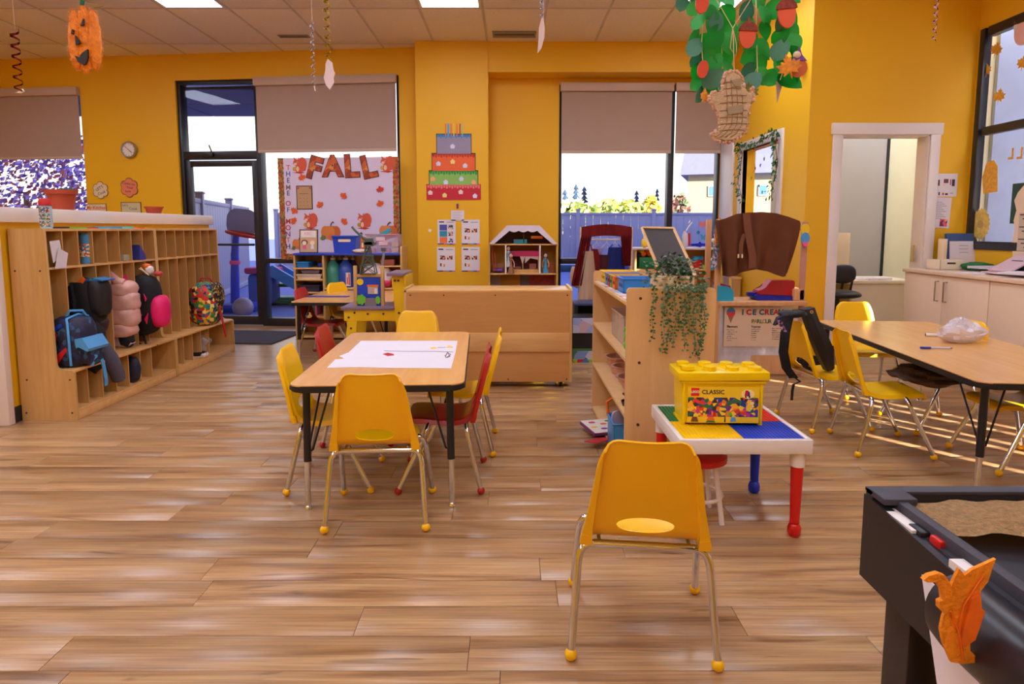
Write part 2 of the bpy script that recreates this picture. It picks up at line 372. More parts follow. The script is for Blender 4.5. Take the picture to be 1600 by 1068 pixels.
# partition beside the office, with an inner window
iw = (6.35, 7.35, 1.32, 2.12)
b = B(); b.box(PX, PX+.14, 5.75, iw[0], 0, CEIL); b.box(PX, PX+.14, iw[1], 8.28, 0, CEIL); b.box(PX, PX+.14, iw[0], iw[1], 0, iw[2]); b.box(PX, PX+.14, iw[0], iw[1], iw[3], CEIL)
struct('wall_partition', b, YEL)
f = sempty('window_4')
fr = B(); x0, x1 = PX-.02, PX+.05
fr.box(x0, x1, iw[0]-.09, iw[0], iw[2]-.09, iw[3]+.09, .004); fr.box(x0, x1, iw[1], iw[1]+.09, iw[2]-.09, iw[3]+.09, .004)
fr.box(x0, x1, iw[0], iw[1], iw[2]-.09, iw[2], .004); fr.box(x0, x1, iw[0], iw[1], iw[3], iw[3]+.09, .004); fr.build('frame', WHITE, f)
B().box(PX+.06, PX+.07, iw[0], iw[1], iw[2], iw[3]).build('pane', glass_mat(), f)
struct('trim_2', B().box(PX-.03, PX, 7.62, 8.05, 1.0, 2.3, .004), WHITE)
# door wall facing the camera
DY = 5.75; d0, d1, dzt2 = onY(1306, 400, DY).x, onY(1441, 400, DY).x, 2.07
b = B(); b.box(PX+.14, d0, DY, DY+.14, 0, CEIL); b.box(d1, XR+.1, DY, DY+.14, 0, CEIL); b.box(d0, d1, DY, DY+.14, dzt2, CEIL); struct('wall_door_side', b, YEL)
dr = sempty('door_1')
t_ = B(); t_.box(d0-.085, d0, DY-.02, DY, 0, dzt2, .004); t_.box(d1, d1+.085, DY-.02, DY, 0, dzt2, .004); t_.box(d0-.10, d1+.10, DY-.025, DY, dzt2, dzt2+.10, .004)
t_.box(d0-.01, d0+.012, DY, DY+.16, 0, dzt2); t_.box(d1-.012, d1+.01, DY, DY+.16, 0, dzt2); t_.box(d0, d1, DY, DY+.16, dzt2-.012, dzt2)
t_.build('casing', WHITE, dr)
B().box(d1-.05, d1-.043, DY+.05, DY+.09, .95, 1.1).build('strike_plate', CHROME, dr)
# right wall with windows
W3 = (3.25, 5.72, 1.07, 2.95); W5 = (0.75, 3.05, 0.35, 2.93)  # W5: unseen second opening, put in to let the sun streaks through
b = B()
b.box(XR, XR+.08, YB, W5[0], 0, CEIL+.12); b.box(XR, XR+.08, W5[1], W3[0], 0, CEIL+.12); b.box(XR, XR+.08, W3[1], DY+.2, 0, CEIL+.12)
for W in (W3, W5): b.box(XR, XR+.08, W[0], W[1], 0, W[2]); b.box(XR, XR+.08, W[0], W[1], W[3], CEIL+.12)
struct('wall_right', b, YEL)
def win_right(name, W, rails, mulls):
    f = sempty(name); x0, x1 = XR-.015, XR+.05; q = B()
    q.box(x0, x1, W[0], W[0]+.07, W[2], W[3], .003); q.box(x0, x1, W[1]-.06, W[1], W[2], W[3], .003)
    q.box(x0, x1, W[0]+.07, W[1]-.09, W[2], W[2]+.07, .003); q.box(x0, x1, W[0]+.07, W[1]-.09, W[3]-.08, W[3], .003)
    q.build('frame', BLACKF, f)
    for z in rails: B().box(x0+.01, x1, W[0]+.07, W[1]-.09, z-.035, z+.035, .003).build('rail', BLACKF, f)
    for y in mulls: B().box(x0+.02, x1, y-.03, y+.03, W[2]+.07, W[3]-.08, .003).build('mullion', BLACKF, f)
    B().box(XR+.02, XR+.026, W[0]+.05, W[1]-.05, W[2]+.05, W[3]-.05).build('pane', glass_mat(), f)
    return f
win_right('window_3', W3, [2.08], [4.4]); win_right('window_5', W5, [], [])
# upright slats added out of frame in the window to cut sun streaks
sc_ = thing('added_streak_screen', 'unseen white slatted screen added at the window to cut sun streaks', 'screen', (XR-.03, 1.75, 0))
sy_ = [-1.02, -.36, .20, .42, .80, 1.04, 1.3]
for a_, b__ in zip(sy_, sy_[1:]):
    B().box(-.012, .012, a_+.11, b__, .05, 1.25, .002).build('slat', WHITE, sc_)
B().box(-.012, .012, -1.02, 1.3, 1.25, 1.31).build('rail', WHITE, sc_); B().box(-.012, .012, -1.02, 1.3, 0.0, .05).build('rail', WHITE, sc_)
BLF = mat('blind_fabric', (176, 150, 136), 0.8, var=0.02, bump=0.05, bscale=400); BLC = mat('blind_cassette', (196, 170, 152), 0.5, var=0.02)
r = thing('roller_blind', 'unseen beige roller blind added to hold back sun at the second right window', 'blind', (XR-.03, 1.90, 0))  # out-of-frame blind added so sun enters only below it
B().box(-.02, .028, -1.3, 1.3, 2.85, 3.0, .005).build('cassette', BLC, r); B().box(.018, .022, -1.3, 1.3, 1.28, 2.87).build('fabric', BLF, r); B().box(.01, .026, -1.3, 1.3, 1.25, 1.31).build('bottom_bar', BLC, r)
struct('wall_left', B().box(XL-.15, XL, YB-.15, 9.0, 0, CEIL+.12), YEL)
struct('wall_rear', B().box(XL, XR+.2, YB-.15, YB, 0, CEIL+.12), YEL)
# office behind the door
b = B(); b.box(PX+.14, 2.78, 7.6, 7.75, 0, CEIL); b.box(3.2, 5.3, 7.6, 7.75, 0, CEIL); b.box(2.78, 3.2, 7.6, 7.75, 0, 1.2); b.box(2.78, 3.2, 7.6, 7.75, 2.5, CEIL)
b.box(5.15, 5.3, DY+.2, 7.6, 0, CEIL); b.box(XR+.1, 5.3, DY+.06, DY+.2, 0, CEIL)
struct('wall_exterior', B().box(XR+.2, 5.36, DY+.02, DY+.055, 0, CEIL+.1).box(5.3, 5.36, DY+.055, 8.3, 0, CEIL+.1), flat('stucco', (176, 194, 232)))
struct('wall_office', b, mat('office_paint', (236, 232, 205), 0.5, var=0.02))
B_ = thing('office_blind', 'pale grey full-height blind behind the office desk', 'blind', (3.75, 7.57, 0))
B().box(-.72, .60, -.008, 0, .35, 2.95).build('fabric', mat('grey_blind', (176, 172, 170), 0.8, var=0.02), B_); B().box(.60, .63, -.02, 0.02, .3, 2.95).build('side_rail', BLACKF, B_)
ol = thing('ceiling_light', 'light panel on the office ceiling, hidden beyond the white door frame', 'light', (3.9, 6.8, CEIL-.01))
B().box(-.5, .5, -.3, .3, 0, .01).build('diffuser', LD, ol)

# ---- storefront windows in the left back wall (local frame of wall_back)
def lw(name): return sempty(name, WC, WA)
G = glass_mat()
f = lw('window_1'); q = B(); a, c, z0, z1 = w1x0, w1x1, .95, w1zt
for (p0, p1, p2, p3) in ((a, a+.06, z0, z1), (c-.03, c, z0, z1), (a+.06, c-.03, z0, z0+.06), (a+.06, c-.03, z1-.06, z1)): q.box(p0, p1, .06, .16, p2, p3, .003)
q.build('frame', BLACKF, f); B().box(a+.03, c-.02, .10, .11, z0+.03, z1-.03).build('pane', G, f)
f = lw('door_2')
mx0, _ = onW(402, 300); zh0 = onW(350, 250)[1]; zh1 = onW(350, 238)[1]; bar = .055
q = B(); q.box(dx0, dx0+.05, .03, .16, 0, dzt, .003); q.box(mx0-.01, mx0+.05, .03, .16, 0, dzt, .003); q.box(dx0+.05, mx0, .03, .16, dzt-.05, dzt, .003); q.box(dx0+.05, mx0, .03, .16, zh0+.02, zh1+.02, .003)
q.build('frame', BLACKF, f)
la = dx0+.055; lb = mx0-.015; leaf = B()
leaf.box(la, la+.07, .05, .11, .01, zh0, .003); leaf.box(lb-.07, lb, .05, .11, .01, zh0, .003); leaf.box(la+.07, lb-.07, .05, .11, zh0-.07, zh0, .003); leaf.box(la+.07, lb-.07, .05, .11, .01, .12, .003)
leaf.build('door_leaf', BLACKF, f)
B().box(la+.07, lb-.07, .02, .05, 1.03, 1.06, .005).build('push_bar', BLACKF, f)
B().box(la+.07, lb-.07, .08, .088, .12, zh0-.07).build('pane', G, f); B().box(dx0+.05, mx0, .08, .088, zh1+.02, dzt-.05).build('transom_pane', G, f)
B().box(la+.25, la+.40, .0, .05, zh1-.05, zh1+.01, .005).tube([(la+.38, .03, zh1), (la+.33, .05, zh1+.10)], .008).build('closer', BLACKF, f)
f = lw('window_2'); a, c = mx0+.05, dx1; q = B(); rz_ = onW(500, 408)[1]
q.box(c-.04, c, .03, .16, 0, dzt, .003); q.box(a, c-.04, .03, .16, dzt-.05, dzt, .003); q.box(a, c-.04, .03, .16, rz_-.03, rz_+.03, .003); q.box(a, c-.04, .03, .16, 0, .1, .003)
q.build('frame', BLACKF, f); B().box(a, c-.04, .08, .088, .1, rz_-.03).build('pane', G, f); B().box(a, c-.04, .08, .088, rz_+.03, dzt-.05).build('pane', G, f)
# right back window
f = sempty('window_6', (0, RB, 0)); q = B(); a, c = wxa, wxb-.02; z0, z1 = .12, 3.0; mm = onY(1048, 300, RB).x; rz2 = onY(1000, 408, RB).z
q.box(a, a+.035, .03, .16, z0, z1, .003); q.box(c-.03, c, .03, .16, z0, z1, .003); q.box(a, c, .03, .16, z0, z0+.06, .003); q.box(a, c, .03, .16, z1-.05, z1, .003); q.box(mm-.035, mm+.035, .03, .16, z0, z1, .003)
q.box(a, mm, .03, .16, rz2-.035, rz2+.035, .003); q.build('frame', BLACKF, f); B().box(a, mm, .08, .088, z0, z1).build('pane', G, f); B().box(mm, c, .08, .088, z0, z1).build('pane', G, f)
# blinds
def blind(label, x0, x1, ztop, zbot, loc, rz, chain=None):
    t = thing('roller_blind', label, 'blind', loc, rz, None); M_ = (x0+x1)/2
    B().box(x0, x1, -.075, -.005, ztop-.10, ztop, .006).build('cassette', BLC, t)
    B().box(x0+.015, x1-.015, -.03, -.026, zbot+.02, ztop-.09).build('fabric', BLF, t)
    B().box(x0+.015, x1-.015, -.036, -.020, zbot, zbot+.035, .004).build('bottom_bar', BLC, t)
    return t
blind('beige roller blind over the window with the purple-leaved tree', w1x0, w1x1+.01, w1zt+.0, onW(100, 249)[1], WC, WA)
blind('beige roller blind above the FALL bulletin board', onW(402, 200)[0], onW(622, 200)[0], dzt, onW(500, 238)[1], WC, WA)
zb = onY(960, 240, RB).z
blind('wide beige roller blind above the red dress-up theatre', wxa+.01, onY(1050, 200, RB).x, 3.01, zb, (0, RB, 0), 0)
blind('narrow beige roller blind between the wide one and the yellow side wall', onY(1053, 200, RB).x, wxb-.02, 3.01, zb, (0, RB, 0), 0)
# ---- half wall behind the lockers
hw = struct('wall_half', B().box(-3.37, -3.225, 4.02, 6.85, 0, 1.29), YEL)
struct('trim_3', B().box(-3.41, -3.19, 3.97, 6.88, 1.29, 1.385, .006), WHITE)
struct('trim_4', B().box(-3.50, -3.20, 3.97, 4.02, 0, 1.29, .004), WHITE)
struct('baseboard_half', B().box(-3.225, -3.213, 4.02, 6.85, 0, .1), BLACKF)
struct('baseboard_column', B().box(-1.14, -.27, 7.688, 7.70, 0, .1, .003), BLACKF)
struct('baseboard_door_side', B().box(PX, d0-.09, DY-.012, DY, 0, .1, .003), BLACKF)
struct('baseboard_partition', B().box(PX-.012, PX, DY, 8.04, 0, .1, .003), BLACKF)

# ================================================================== OUTSIDE
struct('roof', B().box(XL-.2, 5.4, YB-.2, 8.8, CEIL+.12, 8.5), mat('shade_mass', (150, 145, 150), .8))  # unseen tall mass over the room, added to shade the fence outside
struct('ground', B().box(-40, 60, 8.2, 80, -0.2, -0.06), mat('rubber_ground', (92, 104, 170), 0.7, var=0.1))
b = B().box(5.3, 40, -30, 8.2, -.2, -.06); struct('ground_side', b, mat('concrete_ground', (212, 205, 196), 0.8, var=0.05))
FEN = mat('fence_vinyl', (176, 170, 186), 0.5, var=0.04)
def fence(p0, p1, label, bw=.2, top=1.75):
    p0, p1 = Vector(p0), Vector(p1); d = p1-p0; Ln = d.length; rz = math.atan2(d.y, d.x)
    t = thing('fence', label, 'fence', (p0.x, p0.y, 0), rz); n = int(Ln/bw)
    q = B().box(.004, bw-.004, -.02, .02, .05, top-.06, .004).build('board', FEN, t)
    for k in range(1, n): same(q, 'board', t, (k*bw, 0, 0))
    B().box(0, Ln, -.035, .035, top-.08, top, .01).build('top_rail', FEN, t); B().box(0, Ln, -.035, .035, -.05, .06, .01).build('bottom_rail', FEN, t)
    k = 0
    pp = B().box(-.06, .06, -.06, .06, -.05, top+.08, .008); pp.box(-.075, .075, -.075, .075, top+.08, top+.12, .01); po = pp.build('post', FEN, t)
    for k in range(1, int(Ln/2.4)+1): same(po, 'post', t, (k*2.4, 0, 0))
fence((-4.75, 8.6), (-6.3, 15.4), 'tall grey plank fence seen through the black glass door')
fence((-7.5, 20.5), (14, 20.5), 'long grey plank fence beyond the right back windows', .24)
# canopy over the door
t = thing('canopy', 'dark panelled canopy soffit outside above the glass door', 'canopy', (0, 0, 0))
z = 3.12
B().box(-9.5, -2.0, 8.9, 11.0, z+.02, z+.3).build('slab', flat('soffit_dark', (66, 66, 92)), t)
for k in range(5): B().box(-9.5+k*1.5, -8.02+k*1.5, 8.9, 9.9, z, z+.02).build('panel', flat('soffit_panel', (84, 84, 112)), t)
for k in range(5): B().box(-9.5+k*1.5, -8.02+k*1.5, 9.92, 11.0, z, z+.02).build('panel', flat('soffit_panel', (84, 84, 112)), t)
# house
t = thing('house', 'pale two-storey house beyond the fence, past the narrow blind', 'house', (16.55, 44.6, -1), -.34); HW = flat('house_siding', (176, 158, 112))
B().box(-4.3, 9, 0, 8, 0, 6.0).build('wall', HW, t)
B().prism([(-4.8, 6.0), (9.8, 6.0), (9.8, 6.15), (8.6, 9.6), (-4.2, 9.6), (-4.8, 6.15)], -.6, 8.6).build('roof', flat('house_roof', (112, 112, 136)), t)
for (x, z) in ((-2.9, 4.5), (-2.25, 4.5), (-2.9, 1.6), (-2.25, 1.6), (.4, 4.5), (3.0, 4.5)):
    wn = B().box(x, x+.6, -.08, 0, z, z+.75).build('window', WHITE, t); B().box(x+.07, x+.53, -.1, -.07, z+.07, z+.68).build('pane', flat('far_glass', (90, 130, 190), 0.2), wn)
def spruce(px, pytop, Y, label, wd=.8):
    p = onY(px, pytop, Y); h = p.z + 1; rg = random.Random(int(px))
    t = thing('spruce_tree', label, 'tree', (p.x, Y, -1), 0, None)
    B().tube([(0, 0, 0), (0, 0, h*.95)], [.22, .03], 6).build('trunk', BROWN, t)
    q = B(); n = 15
    for k in range(n):
        z = h*(.12+.86*k/n); R = wd*(1-k/n)*h*.24+.15
        m_ = 9
        for i in range(m_):
            a = 2*PI*i/m_ + rg.random(); r_ = R*rg.uniform(.7, 1.15)
            c_, s_ = math.cos(a), math.sin(a); ww = r_*.35
            q.quad((0, 0, z+h*.06), (c_*r_*.6-s_*ww, s_*r_*.6+c_*ww, z+.02), (c_*r_, s_*r_, z-h*.02), (c_*r_*.6+s_*ww, s_*r_*.6-c_*ww, z+.02))
    q.build('foliage', flat('spruce_green', (44, 70, 96), 0.8), t)
spruce(883, 293, 39, 'shorter dark spruce just right of the window edge', .7)
spruce(900, 285, 47, 'dark spruce, middle one of the three beyond the fence', .9)
spruce(913, 288, 54, 'dark spruce, right one of the three close together', .9)
spruce(995, 295, 50, 'slim dark spruce standing alone in mid window', .55)
spruce(1027, 292, 58, 'slim dark spruce next to the yellow bush and the black mullion', .6)
def leafy(px, py, Y, R, label, cols, n=700, hgt=1.0, trunk=True, ls=.12, name='leafy_tree'):
    p = onY(px, py, Y); rg = random.Random(int(px)+int(Y)); t = thing(name, label, 'tree', (p.x, Y, -1)); zc = p.z+1
    if trunk:
        q = B().tube([(0, 0, 0), (0.05, 0, zc*.5), (0, 0, zc)], [.10*R, .07*R, .03*R], 6)
        for k in range(6):
            a = k*1.05; q.tube([(0, 0, zc*.55), (math.cos(a)*R*.6, math.sin(a)*R*.6, zc*.7+R*.5*rg.random())], [.04*R, .01*R], 5)
        q.build('trunk', BROWN, t)
    for ci, c in enumerate(cols):
        q = B()
        for k in range(n):
            v = Vector((rg.gauss(0, 1), rg.gauss(0, 1), rg.gauss(0, 1))).normalized() * (R*rg.uniform(.35, 1)**.6)
            v.z *= hgt; v.z += zc; a = Vector((rg.gauss(0, 1), rg.gauss(0, 1), rg.gauss(0, 1))).normalized(); u = a.orthogonal().normalized(); s_ = ls*rg.uniform(.6, 1.4)
            w_ = a.cross(u); q.quad(v+u*s_, v+w_*s_*.6, v-u*s_, v-w_*s_*.6)
        q.build('foliage', c, t)
leafy(40, 300, 13.5, 1.6, 'dense purple-leaved tree outside the window with the terracotta pot', [flat('plum', (120, 84, 150)), flat('rust_leaf', (190, 92, 92)), flat('plum_light', (170, 150, 235))], 1300, 1.0, True, .058)
leafy(892, 345, 33, 1.6, 'round pale green bush behind the fence below the spruces', [flat('bush_y', (205, 205, 110)), flat('bush_g', (150, 170, 100))], 500, .6, True, .3, 'bush')
leafy(962, 340, 42, 2.1, 'yellow green bush behind the fence in mid window', [flat('bush_y2', (210, 200, 90)), flat('bush_g', (150, 170, 100))], 600, .55, True, .3, 'bush')
leafy(1018, 332, 44, .6, 'narrow yellow tree between the slim spruces', [flat('bush_y3', (225, 210, 100))], 400, 2.0, True, .25, 'bush')
leafy(1060, 330, 40, .7, 'autumn tree with red and olive leaves beside the pale house', [flat('bush_r', (170, 110, 90)), flat('bush_g2', (110, 130, 90))], 400, 1.5, True, .2)
# neighbouring building outside the right window, made taller and longer to block sun
t = thing('neighbour_building', 'pale grey neighbouring building outside the right window', 'building', (7.6, 4.4, -.1))
B().box(0, 10, -5.3, 9.0, .9, 8.6).build('wall', flat('neighbour_wall', (168, 186, 228)), t); B().box(0.6, 10, -5.3, 9.0, 0, .9).build('base', flat('neighbour_sunlit_base', (225, 222, 215)), t)  # paler base: sunlit lower part put into its colour
B().box(-.5, 0, 1.2, 1.9, 0, 4.2).build('pillar', flat('neighbour_wall', (168, 186, 228)), t)
# play things on the deck
t = thing('basketball_hoop', 'blue toy basketball stand with red rim outside the glass door', 'toy', (-4.35, 10.1, -.06))
B().box(-.3, .3, -.25, .25, 0, .14, .05).build('base', BLUE, t)
B().tube([(-.05, 0, .1), (-.02, 0, .9), (.02, 0, 1.25)], [.07, .06, .045], 12).build('pole', mat('toy_blue', (30, 70, 215), .4), t)
B().prism(rrect(-.26, .22, 1.2, 1.62, .16), -.02, .01, M=Matrix.Rotation(.1, 4, 'Y')).build('backboard', flat('backboard', (150, 160, 215)), t)
B().tube([(.24+.24*math.cos(a*PI/12), -.26+.22*math.sin(a*PI/12), 1.22-.05*math.cos(a*PI/12)) for a in range(24)], .025, 8, closed=True).build('rim', RED, t)
B().lathe([(.075, .75), (.085, .78), (.075, .81)], 14, (-.02, 0, 0)).build('collar', PINK, t)
o = B().ball((0, 0, .15), .15).build('ball', mat('ball_grey', (150, 140, 165), .4, var=.3, scale=3), None, loc=(-3.98, 9.4, -.06)); tag(o, 'grey and white ball on the blue ground outside the glass door', 'ball')
t = thing('toy_slide', 'blue toddler slide with green steps and pink top outside the door', 'slide', (-3.75, 10.9, -.06))
SL = mat('slide_blue', (60, 150, 220), .4)
q = B()
for s_ in (-.2, .2): q.prism([(-.35, .65), (-.25, .7), (.75, .1), (.72, .0), (.62, .0), (-.35, .55)], s_-.03, s_+.03)
q.box(-.3, -.2, -.2, .2, .5, .6); q.prism([(-.3, .58), (.7, .05), (.7, .02), (-.3, .54)], -.2, .2); q.build('chute', SL, t)
q = B().box(-.6, .35, .1, .55, 0, .12, .05); q.box(-.5, .25, .15, .5, .3, .36, .02); q.build('step', GREEN, t)
B().box(-.75, -.2, -.2, .3, .55, .66, .04).build('top_rail', flat('slide_pink', (210, 70, 130)), t)
B().box(-.75, -.3, -.1, .3, .02, .55, .08).build('ladder_base', flat('slide_side', (60, 110, 200)), t)
B().prism([(.0, .38), (.32, .38), (.28, .5), (.18, .55), (.05, .48)], .1, .3).build('toy_boat', WHITE, t)
t = thing('play_table', 'blue play table with green leg outside below the right window', 'table', (1.05, 9.0, -.06))
B().box(-.45, .6, -.3, .3, .72, .82, .02).build('tabletop', mat('play_blue', (20, 90, 215), .4), t)
for x in (-.05, .5): B().box(x-.06, x+.06, -.1, .1, 0, .72, .02).build('leg', flat('play_green', (30, 160, 80)), t)
# ================================================================== LOCKERS
def locker(y0, L, n, label, lows):
    t = thing('locker_unit', label, 'locker', (-2.85, y0, 0)); th = .018
    prof = [(0, 0), (0, .315), (-.012, .33), (-.085, .335), (-.105, .345), (-.115, .37), (-.128, 1.235), (-.14, 1.25), (-.36, 1.25), (-.36, 0)]
    sp_ = B().prism(prof, 0, th).build('side_panel', MAPLE, t); same(sp_, 'side_panel', t, (0, L-th, 0))
    scr = B().lathe([(0, 0), (.006, 0), (.006, .003), (0, .003)], 8, M=Matrix.Rotation(PI/2, 4, 'X')).build('screw', DARK, sp_)
    scr.location = (-.03, 0, .27)
    for (x, z) in ((-.31, .27), (-.03, .05), (-.33, .05), (-.17, .98), (-.33, .98)): same(scr, 'screw', sp_, (x, 0, z))
    B().box(-.36, -.352, th, L-th, .0, 1.25).build('back_panel', MAPLE, t)
    B().box(-.352, -.13, th, L-th, 1.232, 1.25, .002).build('top_board', MAPLEH, t)
    B().box(-.352, -.125, th, L-th, .985, 1.0, .002).build('shelf', MAPLEH, t)
    B().box(-.352, -.004, th, L-th, .315, .333, .002).build('bench', MAPLEH, t)
    B().box(-.352, -.004, th, L-th, .055, .07, .002).build('bottom_board', MAPLEH, t)
    B().box(-.02, -.004, th, L-th, 0, .055, .002).build('kick_strip', MAPLEH, t)
    w_ = (L-2*th)/n
    du = B().box(-.35, -.135, -.005, .005, 1.0, 1.232).build('divider', MAPLE, t); du.location = (0, th+w_, 0)
    dm = B().box(-.35, -.125, -.005, .005, .333, .985).build('divider', MAPLE, t); dm.location = (0, th+w_, 0)
    for k in range(2, n): same(du, 'divider', t, (0, th+k*w_, 0)); same(dm, 'divider', t, (0, th+k*w_, 0))
    dl = None
    for k in lows:
        if dl is None: dl = B().box(-.35, -.03, -.005, .005, .07, .315).build('divider', MAPLE, t); dl.location = (0, th+k*w_, 0)
        else: same(dl, 'divider', t, (0, th+k*w_, 0))
    # coat hooks
    hk = B().tube([(-.345, 0, .93), (-.30, 0, .93), (-.28, 0, .90), (-.26, 0, .93)], .004, 6).build('hook', CHROME, t); hk.location = (0, th+w_/2, 0)
    for k in range(1, n): same(hk, 'hook', t, (0, th+(k+.5)*w_, 0))
    return t
locker(4.09, 1.27, 8, 'maple locker unit with blue and black backpacks, nearer of the two', (1, 2, 3, 4, 5, 6))
locker(5.362, 1.13, 7, 'maple locker unit with the red cartoon-pattern backpack, farther of the two', (1, 2, 3, 4))

# ================================================================== TABLES
def kid_table(label, loc, rz, W, L, H, inset=.07, braces=True):
    t = thing('classroom_table', label, 'table', loc, rz)
    o = rrect(-W/2, W/2, -L/2, L/2, .07, 6)
    B().prism(rrect(-W/2+.004, W/2-.004, -L/2+.004, L/2-.004, .066, 6), H-.004, H+.0015, 'z').build('tabletop', TABLE, t)
    eb = B().prism(o, H-.030, H-.002, 'z'); bmesh.ops.bevel(eb.bm, geom=[e for e in eb.bm.edges if abs(e.verts[0].co.z-e.verts[1].co.z) < 1e-6], offset=.008, segments=2, affect='EDGES')
    eb.build('edge_band', BLKP, t)
    for sx in (-1, 1):
        for sy in (-1, 1):
            x, y = sx*(W/2-inset), sy*(L/2-inset)
            lg = B().tube([(x, y, H-.03), (x+sx*.004, y+sy*.004, .22)], .017, 12).build('leg', BLKM, t)
            b = B().tube([(x+sx*.004, y+sy*.004, .22), (x+sx*.007, y+sy*.007, .02)], .0135, 12); b.lathe([(0, 0), (.018, 0), (.018, .006), (.008, .02), (0, .02)], 12, (x+sx*.007, y+sy*.007, 0)); b.build('leg_extension', CHROME, lg)
            if braces:
                B().tube([(x-sx*.10, y-sy*.02, H-.03), (x-sx*.02, y, .27), (x-sx*.0, y, .26)], .005, 6).build('brace', BLKM, t)
                B().tube([(x-sx*.015, y-sy*.24, H-.03), (x, y-sy*.02, .28), (x, y, .27)], .005, 6).build('brace', BLKM, t)
    return t
T1 = kid_table('maple-topped table with a drawing sheet on it, ringed by yellow and red chairs', (-.625, 3.43, 0), math.radians(2.8), .77, 1.44, .575)
T2 = kid_table('long maple table with a blue pen and plastic bag on it, by the white cabinets', (2.545, 3.69, 0), math.radians(-5.5), .80, 1.95, .575)
pT = onZ(454, 472, .575); T3 = kid_table('maple table with a flat blue folder, beside the yellow workbench', (pT.x+.47, pT.y+.55, 0), math.radians(-1), .95, 1.15, .575)

# ================================================================== CHAIRS
def shell_fn(sw=1.0):
    # centre line in (y,z): seat front -> seat back -> top of the back
    cl = [(.175, .315), (.172, .338), (.15, .352), (.09, .352), (.02, .346), (-.05, .343), (-.105, .350), (-.135, .368), (-.152, .395), (-.168, .44), (-.188, .505), (-.207, .575), (-.223, .640), (-.230, .668), (-.236, .676)]
    wd = [.150, .156, .163, .168, .170, .171, .171, .170, .168, .163, .156, .149, .142, .139, .133]
    # resample smoothly
    N = 40; P_ = []
    for i in range(N+1):
        t = i/N*(len(cl)-1); k = min(int(t), len(cl)-2); f = t-k
        def cr(a, b, c, d): return .5*((2*b)+(-a+c)*f+(2*a-5*b+4*c-d)*f*f+(-a+3*b-3*c+d)*f**3)
        q = [cl[max(k-1, 0)], cl[k], cl[k+1], cl[min(k+2, len(cl)-1)]]; ww = [wd[max(k-1, 0)], wd[k], wd[k+1], wd[min(k+2, len(cl)-1)]]
        P_.append((cr(*[a[0] for a in q]), cr(*[a[1] for a in q]), cr(*ww)))
    return P_
def make_shell():
    P_ = shell_fn(); N = len(P_)-1; M_ = 20
    nr = []
    for i in range(N+1):
        a, b = P_[max(i-1, 0)], P_[min(i+1, N)]; ty, tz = b[0]-a[0], b[1]-a[1]; l = math.hypot(ty, tz); nr.append((tz/l, -ty/l))   # outward (down / back) normal
    q = B()
    def fn(u, v):
        i = round(v*N); y, z, w_ = P_[i]; s = u*2-1; ny, nz = nr[i]
        # outward is down on the seat and backwards on the back
        ny, nz = -abs(ny) if v > .5 else ny, nz
        oy, oz = (-abs(nr[i][0]), nr[i][1]) if False else (-nr[i][0], -nr[i][1])
        if oz > 0 and v < .5: oy, oz = -oy, -oz
        if v >= .5 and oy > 0: oy, oz = -oy, -oz
        rim = max(0, (abs(s)-.86)/.14); d = .024*rim**1.6
        cv = 0
        if v > .55: cv = -.012*(s*s)*min(1, (v-.55)/.2)      # back is slightly dished
        d += cv
        x = w_*(s if abs(s) < .86 else math.copysign(.86 + (abs(s)-.86)*(1-.35*rim), s))
        # round the top corners
        if i > N-7:
            k = (i-(N-7))/7; 
        return (x, y+oy*d, z+oz*d)
    q.grid(fn, M_, N)
    bm = q.bm
    # round top corners and front corners
    for v_ in bm.verts:
        if v_.co.z > .615:
            f = (v_.co.z-.615)/.061; f = min(f, 1); v_.co.x *= (1-.06*f**3)
            v_.co.z -= .026*f*max(0, abs(v_.co.x)/.125-.6)**2/.16
    bmesh.ops.recalc_face_normals(bm, faces=bm.faces[:])
    bmesh.ops.solidify(bm, geom=bm.faces[:], thickness=.0055)
    o = q.build('shell_raw', None, None, 60)
    cut = B().lathe([(0, -.5), (1, -.5), (1, .5), (0, .5)], 40, M=Matrix.Translation((0, -.155, .405)) @ Matrix.Rotation(math.radians(-76), 4, 'X') @ Matrix.Diagonal((.082, .029, .12, 1)))
    c = cut.build('cut', None)
    md = o.modifiers.new('b', 'BOOLEAN'); md.object = c; md.operation = 'DIFFERENCE'; md.solver = 'EXACT'
    bpy.context.view_layer.update(); dg = bpy.context.evaluated_depsgraph_get()
    me = bpy.data.meshes.new_from_object(o.evaluated_get(dg))
    for x in (o, c): bpy.data.objects.remove(x)
    me.name = 'seat_shell'; me.polygons.foreach_set('use_smooth', [True]*len(me.polygons)); me.set_sharp_from_angle(angle=math.radians(45))
    return me
SHELL = make_shell()
